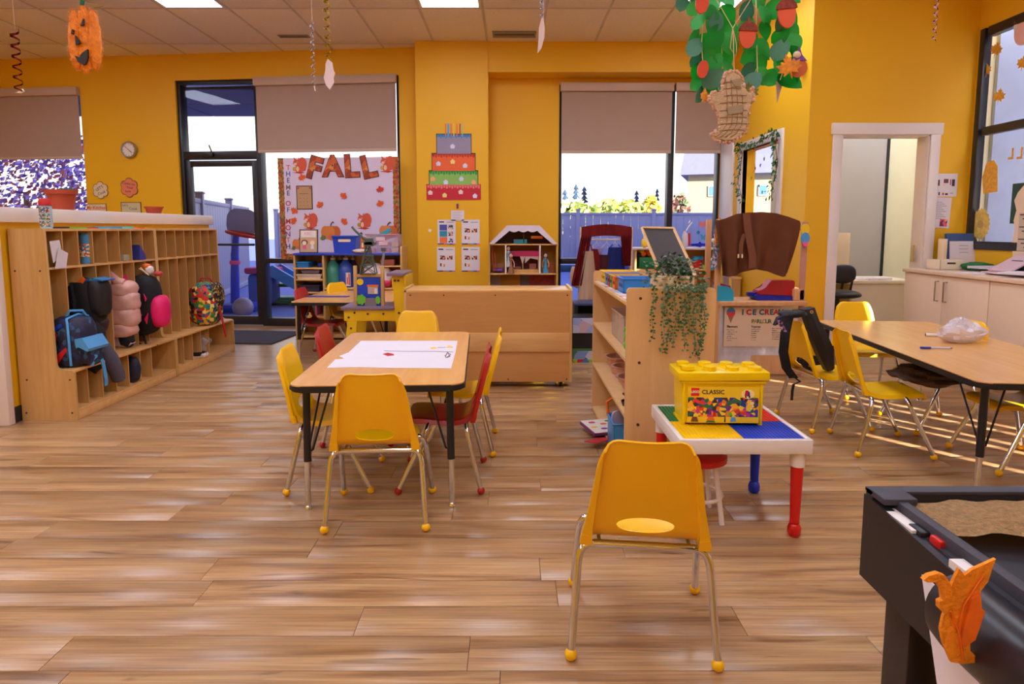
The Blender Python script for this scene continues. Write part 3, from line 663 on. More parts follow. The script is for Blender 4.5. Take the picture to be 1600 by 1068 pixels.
def make_chair(label, pl, loc, rz, group=None):
    t = thing('school_chair', label, 'chair', loc, rz, group)
    me = SHELL.copy(); me.materials.clear(); me.materials.append(pl)
    s = bpy.data.objects.new('seat_shell', me); COL.objects.link(s); s.parent = t
    for sx in (-1, 1):
        # side flanges that brace the back on the frame
        sh_ = Matrix.Identity(4); sh_[1][2] = -.26
        k = B().prism([(sx*.122, .645), (sx*.140, .60), (sx*.160, .47), (sx*.184, .36), (sx*.186, .340), (sx*.150, .340), (sx*.150, .39), (sx*.142, .47)], -.078, -.062, 'y', M=sh_)
        k.build('flange', pl, t)
        k = B().prism([(sx*.150, .340), (sx*.184, .340), (sx*.180, .375), (sx*.150, .368)], -.080, -.055, 'y', M=sh_); k.build('bracket', pl, t)
    fr = B().tube([(-.145, -.125, .326), (.145, -.125, .326)], .0118, 12); fr.tube([(-.145, .055, .330), (.145, .055, .330)], .0118, 12)
    fr.tube([(-.13, -.12, .332), (-.13, .055, .334)], .007, 8); fr.tube([(.13, -.12, .332), (.13, .055, .334)], .007, 8)
    fr.build('under_frame', CHROME, t)
    for sx in (-1, 1):
        for (yt, yf) in ((-.125, -.195), (.055, .195)):
            pts = [(sx*.14, yt, .326), (sx*.158, yt, .324), (sx*.173, yt+(yf-yt)*.02, .316), (sx*.184, yt+(yf-yt)*.06, .300), (sx*.190, yt+(yf-yt)*.12, .276), (sx*.208, yf, .018)]
            lg = B().tube(pts, .0118, 14).build('leg', CHROME, t)
            B().ball((sx*.208, yf, .0185), .0185, (1, 1, 1)).build('foot_cap', pl, lg)
    return t
d2r = math.radians
GY = 'yellow school chairs'
make_chair('large-looking yellow chair with chrome legs, alone behind the toy brick table', YPL, (.40, 1.915, 0), d2r(-6.5))
make_chair('yellow chair pushed in at the near end of the drawing-sheet table', YPL, (-.575, 2.725, 0), d2r(3))
make_chair('yellow chair on the locker side of the drawing-sheet table, nearer one', YPL, (-.88, 3.12, 0), d2r(-86))
make_chair('red chair on the locker side of the drawing-sheet table', RPL, (-.90, 3.78, 0), d2r(-88))
make_chair('red chair with its back to the toy shelf, nearer one beside the drawing-sheet table', RPL, (-.345, 3.12, 0), d2r(91))
make_chair('yellow chair behind the red one, along the inner side of the drawing-sheet table', YPL, (-.30, 3.62, 0), d2r(90))
make_chair('yellow chair at the far end of the drawing-sheet table, facing the camera', YPL, (-.66, 4.22, 0), d2r(180))
make_chair('yellow chair with a black bag slung over its back', YPL, (2.01, 4.04, 0), d2r(-84))
make_chair('yellow chair side-on at the long table, nothing on it', YPL, (2.12, 3.59, 0), d2r(-97))
make_chair('yellow chair at the far end of the long table before the white cabinets', YPL, (2.68, 4.78, 0), d2r(176))
make_chair('yellow chair under the long table with a dark jacket on its seat', YPL, (2.66, 3.98, 0), d2r(88))
make_chair('yellow chair under the near corner of the long table, cut by the frame edge', YPL, (2.68, 3.33, 0), d2r(86))
# around the far table
make_chair('red chair in front of the shelf with the paint jugs, by the black glass door', RPL, (pT.x+.20, pT.y+.36, 0), d2r(-95))
make_chair('yellow chair peeking over the folder table below the green paint jug', YPL, (pT.x+.36, pT.y+.86, 0), d2r(-120))
make_chair('red chair tucked between the yellow workbench and the back cabinet', RPL, (pT.x+1.15, pT.y+.35, 0), d2r(80))

# drawing sheet and its scribbles
def tz(px, py): p = onZ(px, py, .578); return p
t = thing('drawing_sheet', 'torn white paper sheet with scribbles taped to the table', 'paper', (0, 0, 0))
ol_ = [(564, 532), (715, 532), (712, 549), (705, 575), (600, 574), (560, 573), (511, 574), (524, 561), (538, 560), (530, 556), (545, 550)]
B().prism([(tz(*p).x, tz(*p).y) for p in ol_], .5768, .5782, 'z').build('sheet', PAPER, t)
def scr_(pts, m, r=.002):
    return B().tube([(tz(*p).x, tz(*p).y, .579) for p in pts], r, 5).build('scribble', m, t)
scr_([(600, 548), (640, 549), (680, 549), (708, 550)], GREY, .0015)
B().prism([(tz(*p).x, tz(*p).y) for p in ((598, 553), (606, 551), (615, 553), (616, 555), (606, 556))], .578, .5792, 'z').build('scribble', RED, t)
B().prism([(tz(*p).x, tz(*p).y) for p in ((697, 543), (700, 540), (707, 541), (708, 543))], .578, .5792, 'z').build('scribble', YELL, t)
B().prism([(tz(*p).x, tz(*p).y) for p in ((672, 543), (680, 542), (683, 544), (674, 545))], .578, .5792, 'z').build('scribble', YELL, t)
scr_([(684, 543), (696, 543)], GREY, .0012); scr_([(695, 556), (700, 552), (703, 557), (697, 559), (704, 554), (699, 550), (696, 558)], BROWN, .002)
for p in ((560, 532), (625, 532), (690, 532)): q = tz(*p); B().box(q.x-.012, q.x+.012, q.y-.006, q.y+.006, .578, .5788).build('tape', flat('tape', (220, 205, 190), .3), t)
# pen, marker, plastic bag on the long table
p = onZ(1467, 545, .577); t = thing('pen', 'blue ballpoint pen lying on the long table', 'pen', (p.x, p.y, .583), d2r(-4))
B().tube([(-.075, 0, 0), (.06, 0, 0)], .0045, 8).build('barrel', flat('pen_clear', (190, 190, 215), .2), t); B().tube([(-.10, 0, 0), (-.045, 0, 0)], .0062, 8).build('cap', flat('pen_blue', (20, 40, 170), .3), t); B().tube([(.06, 0, 0), (.075, 0, 0)], [.004, .001], 8).build('tip', flat('pen_blue', (20, 40, 170), .3), t)
p = onZ(1464, 526, .577); t = thing('marker', 'white marker with black cap beside the crumpled plastic bag', 'marker', (p.x, p.y, .588), d2r(-24))
B().tube([(-.06, 0, 0), (.03, 0, 0)], .0095, 10).build('barrel', WHITE, t); B().tube([(.03, 0, 0), (.085, 0, 0)], .0105, 10).build('cap', BLKP, t); B().tube([(-.064, 0, 0), (-.06, 0, 0)], .0085, 10).build('end_plug', BLKP, t)
p = onZ(1500, 534, .577); q = B(); rg = random.Random(4)
q.ball((0, 0, .055), .11, (1.25, .8, .58), 28, 18)
for v in q.bm.verts:
    n_ = v.co.copy(); k = 1 + .20*math.sin(23*n_.x+9*n_.z)*math.cos(31*n_.y+5) + rg.uniform(-.10, .10); v.co = Vector((n_.x*k, n_.y*k, max(.001, n_.z*k)))
o = q.build('plastic_bag', mat('thin_plastic', (232, 222, 228), .25, var=.02, alpha=.72), None, 25, loc=(p.x, p.y, .577)); tag(o, 'crumpled translucent white plastic bag on the long table', 'bag')

# ================================================================== CABINET (back turned to us) with casters
t = thing('rolling_cabinet', 'maple rolling cabinet seen from its plain back, behind the drawing-sheet table', 'cabinet', (-.33, 4.95, 0)); cw = 0.80
bk = wood('cabinet_back', (206, 148, 86), (198, 140, 78), .4, (1.2, 10, 10))
B().box(-.49, cw-.02, 0, .012, .05, .755).build('back_panel', bk, t)
B().box(-.49, cw-.02, -.01, -.0, .29, .44, .002).build('strap_board', MAPLEH, t)
B().box(-.51, cw, 0, .40, .755, .775, .003).build('top_board', MAPLEH, t)
B().box(-.51, -.49, 0, .40, .05, .79, .003).build('side_panel', MAPLE, t)
B().prism([(-.005, .05), (.40, .05), (.40, .79), (.02, .79), (-.005, .77)], cw-.02, cw, 'x').build('side_panel', MAPLE, t)
B().box(-.49, cw-.02, .02, .40, .05, .07).build('bottom_board', MAPLEH, t); B().box(-.49, cw-.02, .02, .39, .40, .415).build('shelf', MAPLEH, t)
for (x, z) in ((-.46, .735), (.2, .735), (.76, .735), (-.46, .07), (.3, .07), (.76, .07), (-.2, .735)):
    B().lathe([(0, 0), (.006, 0), (.006, .004), (0, .004)], 8, (0, 0, 0), M=Matrix.Translation((x, -.001, z)) @ Matrix.Rotation(PI/2, 4, 'X')).build('screw', DARK, t)
for (x, y) in ((-.44, .05), (.72, .05), (-.44, .35), (.72, .35)):
    cs = B().box(x-.02, x+.02, y-.015, y+.015, .035, .05).build('caster', CHROME, t); B().lathe([(0, -.01), (.022, -.01), (.024, -.006), (.024, .006), (.022, .01), (0, .01)], 16, M=Matrix.Translation((x, y, .024)) @ Matrix.Rotation(PI/2, 4, 'Y')).build('wheel', BLKP, cs)

# ================================================================== TOY SHELF UNIT (end panel towards us)
SX0, SX1, SY0, SY1, SH = .555, .985, 3.07, 4.36, .965
t = thing('toy_shelf', 'birch plywood toy shelf with pink bowls and a trailing plant on top', 'shelf', (SX0, SY0, 0)); D = SX1-SX0; L_ = SY1-SY0
def endp(): return rrect(0.0, D, 0, SH, .018)
B().prism([(x+.0, z) for x, z in endp()], 0, .02).build('end_panel', BIRCH, t, 30); B().prism(endp(), L_-.02, L_).build('end_panel', BIRCH, t, 30)
B().box(D-.012, D, .02, L_-.02, .02, SH-.05).build('back_panel', BIRCH, t)
for z in (.03, .335, .615, .895): B().box(.0, D-.012, .02, L_-.02, z-.018, z, .002).build('shelf', BIRCH, t)
sg = B().lathe([(0, 0), (.007, 0), (.007, .004), (0, .004)], 10, M=Matrix.Rotation(PI/2, 4, 'X')).build('screw', DARK, t)
sg.location = (.065, 0, .915)
for (x, z) in ((.365, .915), (.205, .81), (.065, .60), (.065, .29), (.365, .29), (.365, .60)): same(sg, 'screw', t, (x, 0, z))
q = B().box(.015, D-.05, .03, L_-.04, .895, .898).build('paper_mat', multi('sheet_print', [(225, 215, 220), (220, 120, 110), (235, 225, 215), (190, 200, 220), (230, 170, 120)], 14), t)
def onshelf(x, y, z): return (SX0+x, SY0+y, z)
# bins on top
def bin_(label, x, y, wx, wy, h, m, z=.90, rz=0, name='plastic_bin', slots=True):
    t = thing(name, label, 'bin', onshelf(x, y, z), rz); q = B(); T = .004
    for (a, b, c, d) in ((-wx/2, wx/2, -wy/2, -wy/2+T), (-wx/2, wx/2, wy/2-T, wy/2), (-wx/2, -wx/2+T, -wy/2, wy/2), (wx/2-T, wx/2, -wy/2, wy/2)): q.box(a, b, c, d, 0, h, .001)
    q.box(-wx/2, wx/2, -wy/2, wy/2, 0, .004); q.build('body', m, t)
    r = B(); e_ = .008
    for (a, b, c, d) in ((-wx/2-e_, wx/2+e_, -wy/2-e_, -wy/2+.002), (-wx/2-e_, wx/2+e_, wy/2-.002, wy/2+e_), (-wx/2-e_, -wx/2+.002, -wy/2, wy/2), (wx/2-.002, wx/2+e_, -wy/2, wy/2)): r.box(a, b, c, d, h-.006, h+.002, .001)
    r.build('rim', m, t)
    if slots:
        for k in range(3): B().box(-wx/2-.0012, -wx/2+.0, -wy*.3+k*wy*.22, -wy*.3+k*wy*.22+wy*.1, h*.35, h*.6).build('slot', DARK, t)
    return t
bin_('yellow bin at the far end of the row on the toy shelf', .14, 1.10, .20, .20, .075, mat('bin_yellow', (245, 200, 30), .4))
bin_('blue bin behind the magenta one on the toy shelf', .14, .95, .20, .075, .075, mat('bin_cyan', (50, 140, 205), .4))
bin_('magenta bin in the row on the toy shelf', .14, .86, .20, .075, .075, mat('bin_magenta', (190, 30, 110), .4))
bin_('lime green bin in the row on the toy shelf', .14, .77, .20, .075, .075, mat('bin_lime', (110, 190, 40), .4))
bin_('orange bin in the row on the toy shelf, behind the blue one', .14, .66, .20, .11, .075, mat('bin_orange', (240, 120, 25), .4))
bin_('blue slotted bin nearest the trailing plant', .16, .48, .22, .18, .08, mat('bin_blue', (40, 130, 210), .4))
bin_('clear storage box on the upper shelf inside the toy shelf', .17, .56, .24, .42, .16, mat('clear_box', (220, 196, 180), .12, var=.02, alpha=.55), z=.617, slots=False, name='storage_box')
o = B().prism([(0, 0), (.12, 0), (.12, .075)], -.12, .12, 'x').build('wooden_wedge', MAPLE, None, loc=onshelf(.20, .055, .6151)); tag(o, 'wooden wedge block before the clear box in the toy shelf', 'block')
o = B(); o.lathe([(0, 0), (.035, 0), (.05, .02), (.06, .11), (.07, .12), (.055, .12), (.04, .03), (0, .02)], 16); o = o.build('green_cup', LIME, None, loc=onshelf(.06, .10, .336)); o.location.z = .50
bpy.data.objects.remove(o)
t = thing('toy_frog', 'bright green toy on the upper shelf beside the wooden wedge', 'toy', onshelf(.055, .20, .6155))
B().ball((0, 0, .085), .032, (1, 1, 1.2)).ball((-.02, .0, .12), .013).ball((.02, 0, .12), .013).build('head', mat('frog_green', (90, 190, 30), .45), t); B().ball((0, 0, .033), .033, (1, 1, 1.0)).build('body', mat('frog_green', (90, 190, 30), .45), t)
BWL = mat('bowl_pink', (206, 150, 132), .3)
def bowl(label, x, y, z, r=.085, h=.08, g='pink bowls in the toy shelf'):
    o = B().lathe([(0, 0), (r*.45, 0), (r*.5, .004), (r*.95, h-.006), (r*1.12, h), (r*1.12, h+.004), (r*.93, h+.002), (r*.46, .012), (0, .010)], 28).build('bowl', BWL, None, 40, loc=onshelf(x, y, z)); return tag(o, label, 'bowl', g)
bowl('pink bowl farthest from the end panel on the middle shelf', .125, .92, .337, .088, .11); bowl('pink bowl in the middle of the row on the middle shelf', .125, .68, .337, .080, .10)
bowl('pink bowl nearest the end panel on the middle shelf, widest of them', .125, .42, .337, .095, .095)
o = B().lathe([(0, 0), (.05, 0), (.055, .11), (.09, .14), (.08, .14), (.045, .02), (0, .02)], 20).build('bowl', BWL, None, loc=onshelf(.31, .62, .337)); tag(o, 'deeper pink bowl standing between the others on the middle shelf', 'bowl', 'pink bowls in the toy shelf')
t = thing('toy_pan', 'small black toy pan leaning on the middle shelf edge', 'toy', onshelf(.055, .18, .3355))
B().lathe([(0, 0), (.035, 0), (.045, .025), (.04, .025), (.032, .006), (0, .006)], 16).build('pan', BLKP, t); B().tube([(.03, 0, .02), (.0, .09, .025), (-.01, .13, .03)], .006, 6).build('handle', BLKP, t)
bb = bin_('blue bin with an orange looped handle on the bottom shelf', .075, .40, .16, .22, .17, mat('bin_cyan', (40, 120, 190), .4), z=.031, slots=False)
B().tube([(-.08, .09, .16), (-.09, .09, .24), (-.04, .09, .27), (.06, .09, .20)], .009, 8).build('loop_handle', ORANGE, bb)
B().prism(rrect(-.07, .05, .02, .21, .03), .02, .03, 'y', M=Matrix.Rotation(.3, 4, 'Z')).build('card', flat('lilac_card', (210, 190, 205)), bb)
t = thing('picture_book', 'shape-pattern board book sticking out of the bottom shelf', 'book', onshelf(.015, .74, .034), .25)
B().box(-.12, .12, -.12, .12, 0, .018, .002).build('cover', flat('book_purple', (130, 60, 120)), t)
B().box(-.115, .115, -.125, .125, .018, .021, .001).build('page', WHITE, t)
for i, (x, y, m) in enumerate(((-.06, .07, RED), (.05, .08, GREEN), (.0, .03, ORANGE), (.08, .0, PINK), (-.03, -.06, PURPLE), (.04, -.07, TEAL), (-.08, -.02, YELL))): B().prism(circ(.022, 10, x, y, .015), .021, .0225, 'z').build('shape_print', m, t)
o = B().prism([(-.07, -.02), (0, -.05), (.09, .02), (.06, .05), (-.01, .03)], 0, .004, 'z'); o = o.build('red_card', flat('felt_red', (200, 40, 50)), None, loc=onshelf(-.07, .52, .032)); tag(o, 'crumpled red card hanging off the bottom shelf', 'card')
# leaning black picture frame / easel board on top
t = thing('tilted_board', 'dark tilted easel board with a wooden frame behind the trailing plant', 'board', (0, 0, 0))
q0, q1, q2, q3 = onY(1003, 356, 4.15), onY(1053, 357, 4.15), onY(1087, 430, 3.75), onY(1033, 430, 3.75)
def slab(ps, th): 
    a, b_, c, d = ps; n_ = (b_-a).cross(d-a).normalized()*th; q = B(); lo = [q.bm.verts.new(p) for p in ps]; hi = [q.bm.verts.new(p+n_) for p in ps]
    q._f(lo); q._f(hi[::-1])
    for i in range(4): q._f([lo[i], hi[i], hi[(i+1) % 4], lo[(i+1) % 4]])
    return q
slab((q0, q1, q2, q3), .012).build('board', mat('chalkboard', (56, 44, 40), .7), t)
for a, b_ in ((q0, q1), (q1, q2), (q2, q3), (q3, q0)): B().tube([a, b_], .011, 4).build('frame', MAPLE, t)
B().tube([q3, q3+Vector((0, .05, -.12))], .01, 6).tube([q2, q2+Vector((0, .05, -.12))], .01, 6).build('stand', MAPLE, t)

# trailing plant in a cream planter
t = thing('trailing_plant', 'artificial trailing eucalyptus in a cream planter on the toy shelf end', 'plant', onshelf(.24, .10, .90)); rg = random.Random(5)
B().box(-.10, .10, -.05, .05, 0, .12, .008).build('planter', CREAM, t)
EUG = [mat('eucalyptus', (40, 88, 34), .5, var=.25, scale=30), mat('eucalyptus_pale', (68, 104, 66), .5, var=.2, scale=30)]
def leafq(q, c, d, up, s):
    d = d.normalized(); sd_ = d.cross(up).normalized(); n_ = sd_.cross(d).normalized()
    a = c; m1 = c+d*s*.5+sd_*s*.42+n_*s*.08; m2 = c+d*s*.5-sd_*s*.42+n_*s*.08; e_ = c+d*s
    mm_ = c+d*s*.5
    v = [q.bm.verts.new(p) for p in (a, m1, e_, m2, mm_)]; q._f([v[0], v[1], v[4]]); q._f([v[1], v[2], v[4]]); q._f([v[2], v[3], v[4]]); q._f([v[3], v[0], v[4]])
for k in range(2):
    q = B()
    for i in range(230):
        a = rg.uniform(0, 2*PI); r_ = rg.uniform(.01, .14); c = Vector((math.cos(a)*r_*1.0, math.sin(a)*r_*.55, .12+rg.uniform(-.03, .11)*(1-r_*3)))
        leafq(q, c, Vector((rg.gauss(0, 1), rg.gauss(0, 1), rg.gauss(.2, .6))), Vector((0, 0, 1)), rg.uniform(.016, .03))
    for i in range(110):
        a = rg.uniform(0, 2*PI); c = Vector((rg.uniform(-.15, .17), rg.uniform(-.08, .05), rg.uniform(.0, .13))); leafq(q, c, Vector((rg.gauss(0, 1), -1+rg.gauss(0, .6), rg.gauss(0, 1))), Vector((0, 0, 1)), rg.uniform(.016, .028))
    q.build('foliage', EUG[k], t)
for i, (px, pyb) in enumerate(((1018, 530), (1035, 548), (1042, 550), (1053, 540), (1062, 515), (1068, 545), (1075, 520), (1083, 555), (1092, 560), (1098, 545))):
    top = onY(px+3, 446, 3.045); bot = onY(px, pyb, 3.05); o0 = Vector(onshelf(.24, .10, .90)); q = B(); n_ = int((top.z-bot.z)/.016)
    st = Vector((top.x, top.y+.06, SH+.02)); pts = [st-o0, Vector((top.x, top.y-.005, SH+.0))-o0]
    for k in range(n_+1): f = k/n_; pts.append(Vector((top.x+(bot.x-top.x)*f+.006*math.sin(f*9+i), SY0-.018-.01*math.sin(f*3), top.z+(bot.z-top.z)*f))-o0)
    sm = B().tube(pts, .0013, 4).build('strand', flat('stem_green', (86, 120, 70)), t)
    q = B()
    for k, p in enumerate(pts[1:]):
        for sgn in (-1, 1):
            d_ = Vector((sgn*rg.uniform(.6, 1), rg.uniform(-.7, .2), rg.uniform(-.5, .25))); leafq(q, p+Vector((rg.gauss(0, .004), rg.gauss(-.003, .004), rg.gauss(0, .004))), d_, Vector((rg.gauss(0, .5), -1, rg.gauss(.4, .4))), rg.uniform(.015, .022)*(1-.2*k/n_))
    q.build('foliage', EUG[i % 2], sm)

# ================================================================== TOY BRICK TABLE
t = thing('brick_table', 'white play table with coloured building plates and red and blue legs', 'table', (.665, 2.46, 0)); W_, L_, H_ = .53, .52, .418
q = B(); rm = .022
for (a, b_, c, d) in ((0, W_, 0, rm), (0, W_, L_-rm, L_), (0, rm, rm, L_-rm), (W_-rm, W_, rm, L_-rm)): q.box(a, b_, c, d, H_-.06, H_, .005)
q.box(rm, W_-rm, rm, L_-rm, H_-.03, H_-.012); q.build('tabletop', mat('white_plastic', (230, 222, 216), .35, var=.02), t)
hw_ = W_/2; hl = L_/2
for (a, b_, c, d, m, n_) in ((rm, hw_, rm, hl, mat('plate_yellow', (242, 196, 14), .35), 'y'), (hw_, W_-rm, rm, hl, mat('plate_blue', (14, 62, 186), .35), 'b'), (rm, hw_, hl, L_-rm, mat('plate_green', (10, 118, 68), .35), 'g'), (hw_, W_-rm, hl, L_-rm, mat('plate_red', (222, 34, 16), .35), 'r')):
    pl_ = B().box(a+.0005, b_-.0005, c+.0005, d-.0005, H_-.012, H_-.004, .0005).build('building_plate', m, t); st = B(); sx = (b_-a)/16
    for i in range(16):
        for j in range(16): x = a+(i+.5)*sx; y = c+(j+.5)*(d-c)/16; st.prism(circ(.0042, 6, x, y), H_-.004, H_-.002, 'z')
    tag(st.build('stud', m, pl_), kind='stuff')
for (x, y, m) in ((.024, .034, BLUE), (W_-.042, .042, mat('leg_red', (205, 18, 18), .3)), (.042, L_-.042, mat('leg_red', (205, 18, 18), .3)), (W_-.042, L_-.042, mat('leg_blue', (12, 50, 205), .3))):
    lg = B().lathe([(0, .058), (.019, .060), (.0255, .31), (.0255, .335), (0, .335)], 20, (x, y, 0)).build('leg', m, t)
    B().lathe([(0, 0), (.018, 0), (.026, .012), (.027, .034), (.022, .05), (.016, .056), (.021, .061), (0, .061)], 20, (x, y, 0)).build('foot', m, lg)
    B().lathe([(0, .298), (.029, .298), (.031, .365), (0, .365)], 20, (x, y, 0)).build('leg_socket', WHITE, lg)
# small step stool under it
t = thing('kids_stool', 'small white stool with a red seat under the brick table', 'stool', (.80, 2.68, 0))
B().lathe([(0, .25), (.10, .25), (.125, .262), (.125, .285), (.11, .298), (0, .30)], 24).build('seat', RED, t)
for k in range(4):
    a = PI/4+k*PI/2; c_, s_ = math.cos(a), math.sin(a); B().tube([(c_*.085, s_*.085, .255), (c_*.125, s_*.125, .005)], .011, 8).build('leg', WHITE, t)
B().tube([(math.cos(a*PI/10)*.108, math.sin(a*PI/10)*.108, .11) for a in range(20)], .008, 6, closed=True).build('ring_brace', WHITE, t)
# yellow brick box
p = onZ(1123, 664, .416)
t = thing('brick_storage_box', 'yellow toy brick storage box with studded lid on the play table', 'box', (p.x+.018, p.y+.09, .415), d2r(-2)); YB_ = mat('box_yellow', (244, 206, 0), .3, var=.01)
bw_, bd, bh = .175, .088, .186
q = B(); fr_ = [(-bw_*.96, -bd*.92), (bw_*.96, -bd*.92), (bw_*.96, bd*.92), (-bw_*.96, bd*.92)]
lo = [q.bm.verts.new((x*.985, y, .006)) for x, y in fr_]; hi = [q.bm.verts.new((x*1.03, y*1.03, bh)) for x, y in fr_]; q._f(lo); q._f(hi)
for i in range(4): q._f([lo[i], lo[(i+1) % 4], hi[(i+1) % 4], hi[i]])
bmesh.ops.bevel(q.bm, geom=q.bm.edges[:], offset=.006, segments=2, affect='EDGES')
for x in (-1, 1):
    q.box(x*bw_*.93-.006, x*bw_*.93+.006, -bd*.95-.002, -bd*.95+.012, 0, bh, .002); q.box(x*bw_*.93-.008, x*bw_*.93+.008, -bd*.9, bd*.9, 0, .008)
q.build('body', YB_, t)
B().box(-bw_*1.035, bw_*1.035, -bd*1.05, bd*1.05, bh-.004, bh+.006, .002).build('collar', YB_, t)
ld = B().box(-bw_*1.09, bw_*1.09, -bd*1.12, bd*1.12, 0, .036, .004, M=Matrix.Translation((0, 0, bh+.009)) @ Matrix.Rotation(-.012, 4, 'Y')).build('lid', YB_, t)
for i in range(4):
    for j in range(2): B().lathe([(0, 0), (.0275, 0), (.0275, .016), (.026, .0175), (0, .0175)], 22, (-bw_*.82+i*bw_*.547, -bd*.5+j*bd, bh+.045+(i-1.5)*-.0009)).build('stud', YB_, ld)
yf = -bd*.985-.004
def front(poly, m, name='print', dy=0, parent=None): return B().prism(poly, yf-.0006-dy, yf+.004, 'y').build(name, m, parent or t)
# the sticker lies on the slightly sloped front: tilt handled by an inner plane
front(rrect(-.150, .152, .012, .168, .004), flat('label_yellow', (246, 206, 40), .35), 'front_label')
front(rrect(-.148, .148, .038, .122, .001), multi('brick_pile_print', [(90, 80, 70), (30, 60, 150), (245, 180, 30), (235, 120, 30), (225, 60, 50), (190, 60, 140), (110, 40, 150), (30, 110, 70), (60, 40, 40), (245, 210, 60)], 62), 'picture_print', .0006)
front(rrect(-.136, -.101, .128, .163, .001), flat('logo_red', (222, 40, 28), .35), 'logo_square', .0008)
text('LEGO', .014, (-.1185, yf-.0022, .146), WHITE, t, bold=.0006); text('CLASSIC', .0255, (-.043, yf-.0018, .145), DARK, t, bold=.0003)
front(circ(.028, 20, .103, .138, .020), flat('cloud_cream', (250, 232, 150), .4), 'cloud_print', .0012)
for (x, z, r_) in ((.122, .098, .008), (.125, .085, .005), (.120, .076, .004), (-.09, .060, .005), (-.078, .050, .005), (-.098, .050, .005)): front(circ(r_, 12, x, z), flat('cloud_cream', (250, 232, 150), .4) if x > 0 else YELL, 'dot_print', .0012)
for (x, z, a, b_, m) in ((.098, .142, .010, .012, RED), (.106, .138, .006, .010, BLUE), (.094, .126, .004, .004, BLKP), (.11, .126, .004, .004, BLKP), (-.118, .027, .016, .011, BROWN), (-.05, .030, .018, .008, ORANGE), (-.05, .018, .022, .004, GREEN), (.01, .028, .003, .012, BLKP), (.045, .028, .013, .010, SKYB), (-.035, .05, .008, .01, RED), (.03, .05, .012, .006, LIME)):
    front([(x-a, z-b_), (x+a, z-b_), (x+a*.6, z+b_), (x-a*.6, z+b_)], m, 'figure_print', .0014)
# ================================================================== ON AND BY THE LEFT BACK WALL
def wthing(name, label, cat, px, py, off=-.006, group=None):
    x, z = onW(px, py, off); o = WC + WX*x + WN*off; return thing(name, label, cat, (o.x, o.y, z), WA, group)
sW = 1/132.0      # metres per pixel on that wall
t = wthing('wall_clock', 'round silver wall clock with a white face', 'clock', 203, 234); RX = Matrix.Rotation(PI/2, 4, 'X')
B().lathe([(0, 0), (.104, 0), (.108, .02), (.100, .038), (.088, .036), (.086, .02)], 36, M=RX).build('rim', mat('brushed_silver', (170, 165, 165), .3, .8, var=0), t)
B().lathe([(0, .022), (.087, .022)], 32, M=RX).build('face', WHITE, t)
B().box(-.003, .003, -.028, -.025, 0, .06, M=Matrix.Rotation(d2r(135), 4, 'Y')).build('hour_hand', DARK, t); B().box(-.002, .002, -.030, -.027, 0, .08, M=Matrix.Rotation(d2r(-48), 4, 'Y')).build('minute_hand', DARK, t)
for k in range(12): B().box(-.002, .002, -.026, -.023, .070, .080, M=Matrix.Rotation(k*PI/6, 4, 'Y')).build('hour_mark', DARK, t)
def cloud(r, n=7, sx=1, a0=0):
    o = []
    for k in range(n*6): a = a0+2*PI*k/(n*6); rr_ = r*(.78+.24*abs(math.sin(a*n/2))**.6); o.append((rr_*math.cos(a)*sx, rr_*math.sin(a)))
    return o
t = wthing('cloud_sign', "cream cloud-shaped sign beginning LET'S beside the salmon one", 'sign', 157, 297)
B().prism(cloud(.112, 6), -.001, .002, 'y').build('outline', BROWN, t); B().prism(cloud(.104, 6), -.003, -.001).build('card', flat('card_cream', (225, 205, 170)), t)
text("LET'S", .05, (-.01, -.0036, .025), DARK, t, rot=(PI/2, -.5, 0)); text('Cook', .05, (.015, -.0036, -.035), DARK, t, rot=(PI/2, -.35, 0))
t = wthing('cloud_sign', 'salmon pink cloud-shaped sign below the clock', 'sign', 202, 293)
B().prism(cloud(.125, 6, 1.0, .5), -.001, .002).build('outline', BROWN, t); B().prism(cloud(.116, 6, 1.0, .5), -.003, -.001).build('card', flat('card_salmon', (228, 130, 90)), t)
for s, x, z, a in (('Come on', -.005, .05, .15), ('Your', .01, .0, .1), ('turn', -.02, -.045, .05)): text(s, .045, (x, -.0036, z), flat('ink_purple', (90, 50, 110)), t, rot=(PI/2, a, 0))
t = wthing('name_sign', 'paper sign reading My Kitchen in red above the half wall', 'sign', 151, 327)
B().box(-.14, .14, -.002, .002, -.10, .075).build('border', BROWN, t); B().box(-.132, .132, -.003, -.001, -.095, .068).build('card', flat('card_cream', (225, 205, 170)), t); text('My Kitchen', .06, (0, -.0034, .02), flat('ink_red', (210, 70, 40)), t, bold=.001)
t = wthing('name_sign', "paper sign reading Let's Cook in blue above the half wall", 'sign', 205, 326)
B().box(-.14, .14, -.002, .002, -.10, .085).build('border', BROWN, t); B().box(-.130, .130, -.003, -.001, -.095, .076).build('card', flat('card_olive', (206, 196, 150)), t); text("Let's", .045, (-.08, -.0034, .045), BLUE, t); text('Cook', .05, (.03, -.0034, .0), BLUE, t)
def pot(px, py, Y, R, h, label, plant=True, sq=False):
    p = onY(px, py, Y); z0 = 1.385; t = thing('plant_pot', label, 'pot', (-3.30, Y, z0))
    B().lathe([(0, 0), (R*.7, 0), (R*.78, .006), (R*.96, h*.78), (R*1.08, h*.78), (R*1.1, h), (R*.98, h), (R*.95, h*.8), (0, h*.78)], 28).build('pot', TERRA, t)
    B().lathe([(0, h*.9), (R*.97, h*.86)], 20).build('soil', BROWN, t)
    if plant:
        q = B(); rg = random.Random(2)
        for k in range(26): a = rg.uniform(0, 6.28); r_ = R*rg.uniform(0, .8); leafq(q, Vector((math.cos(a)*r_, math.sin(a)*r_, h*.88)), Vector((rg.gauss(0, 1), rg.gauss(0, 1), 1)), Vector((0, 1, .1)), rg.uniform(.02, .05))
        q.build('seedlings', EUG[1], t)
    return t
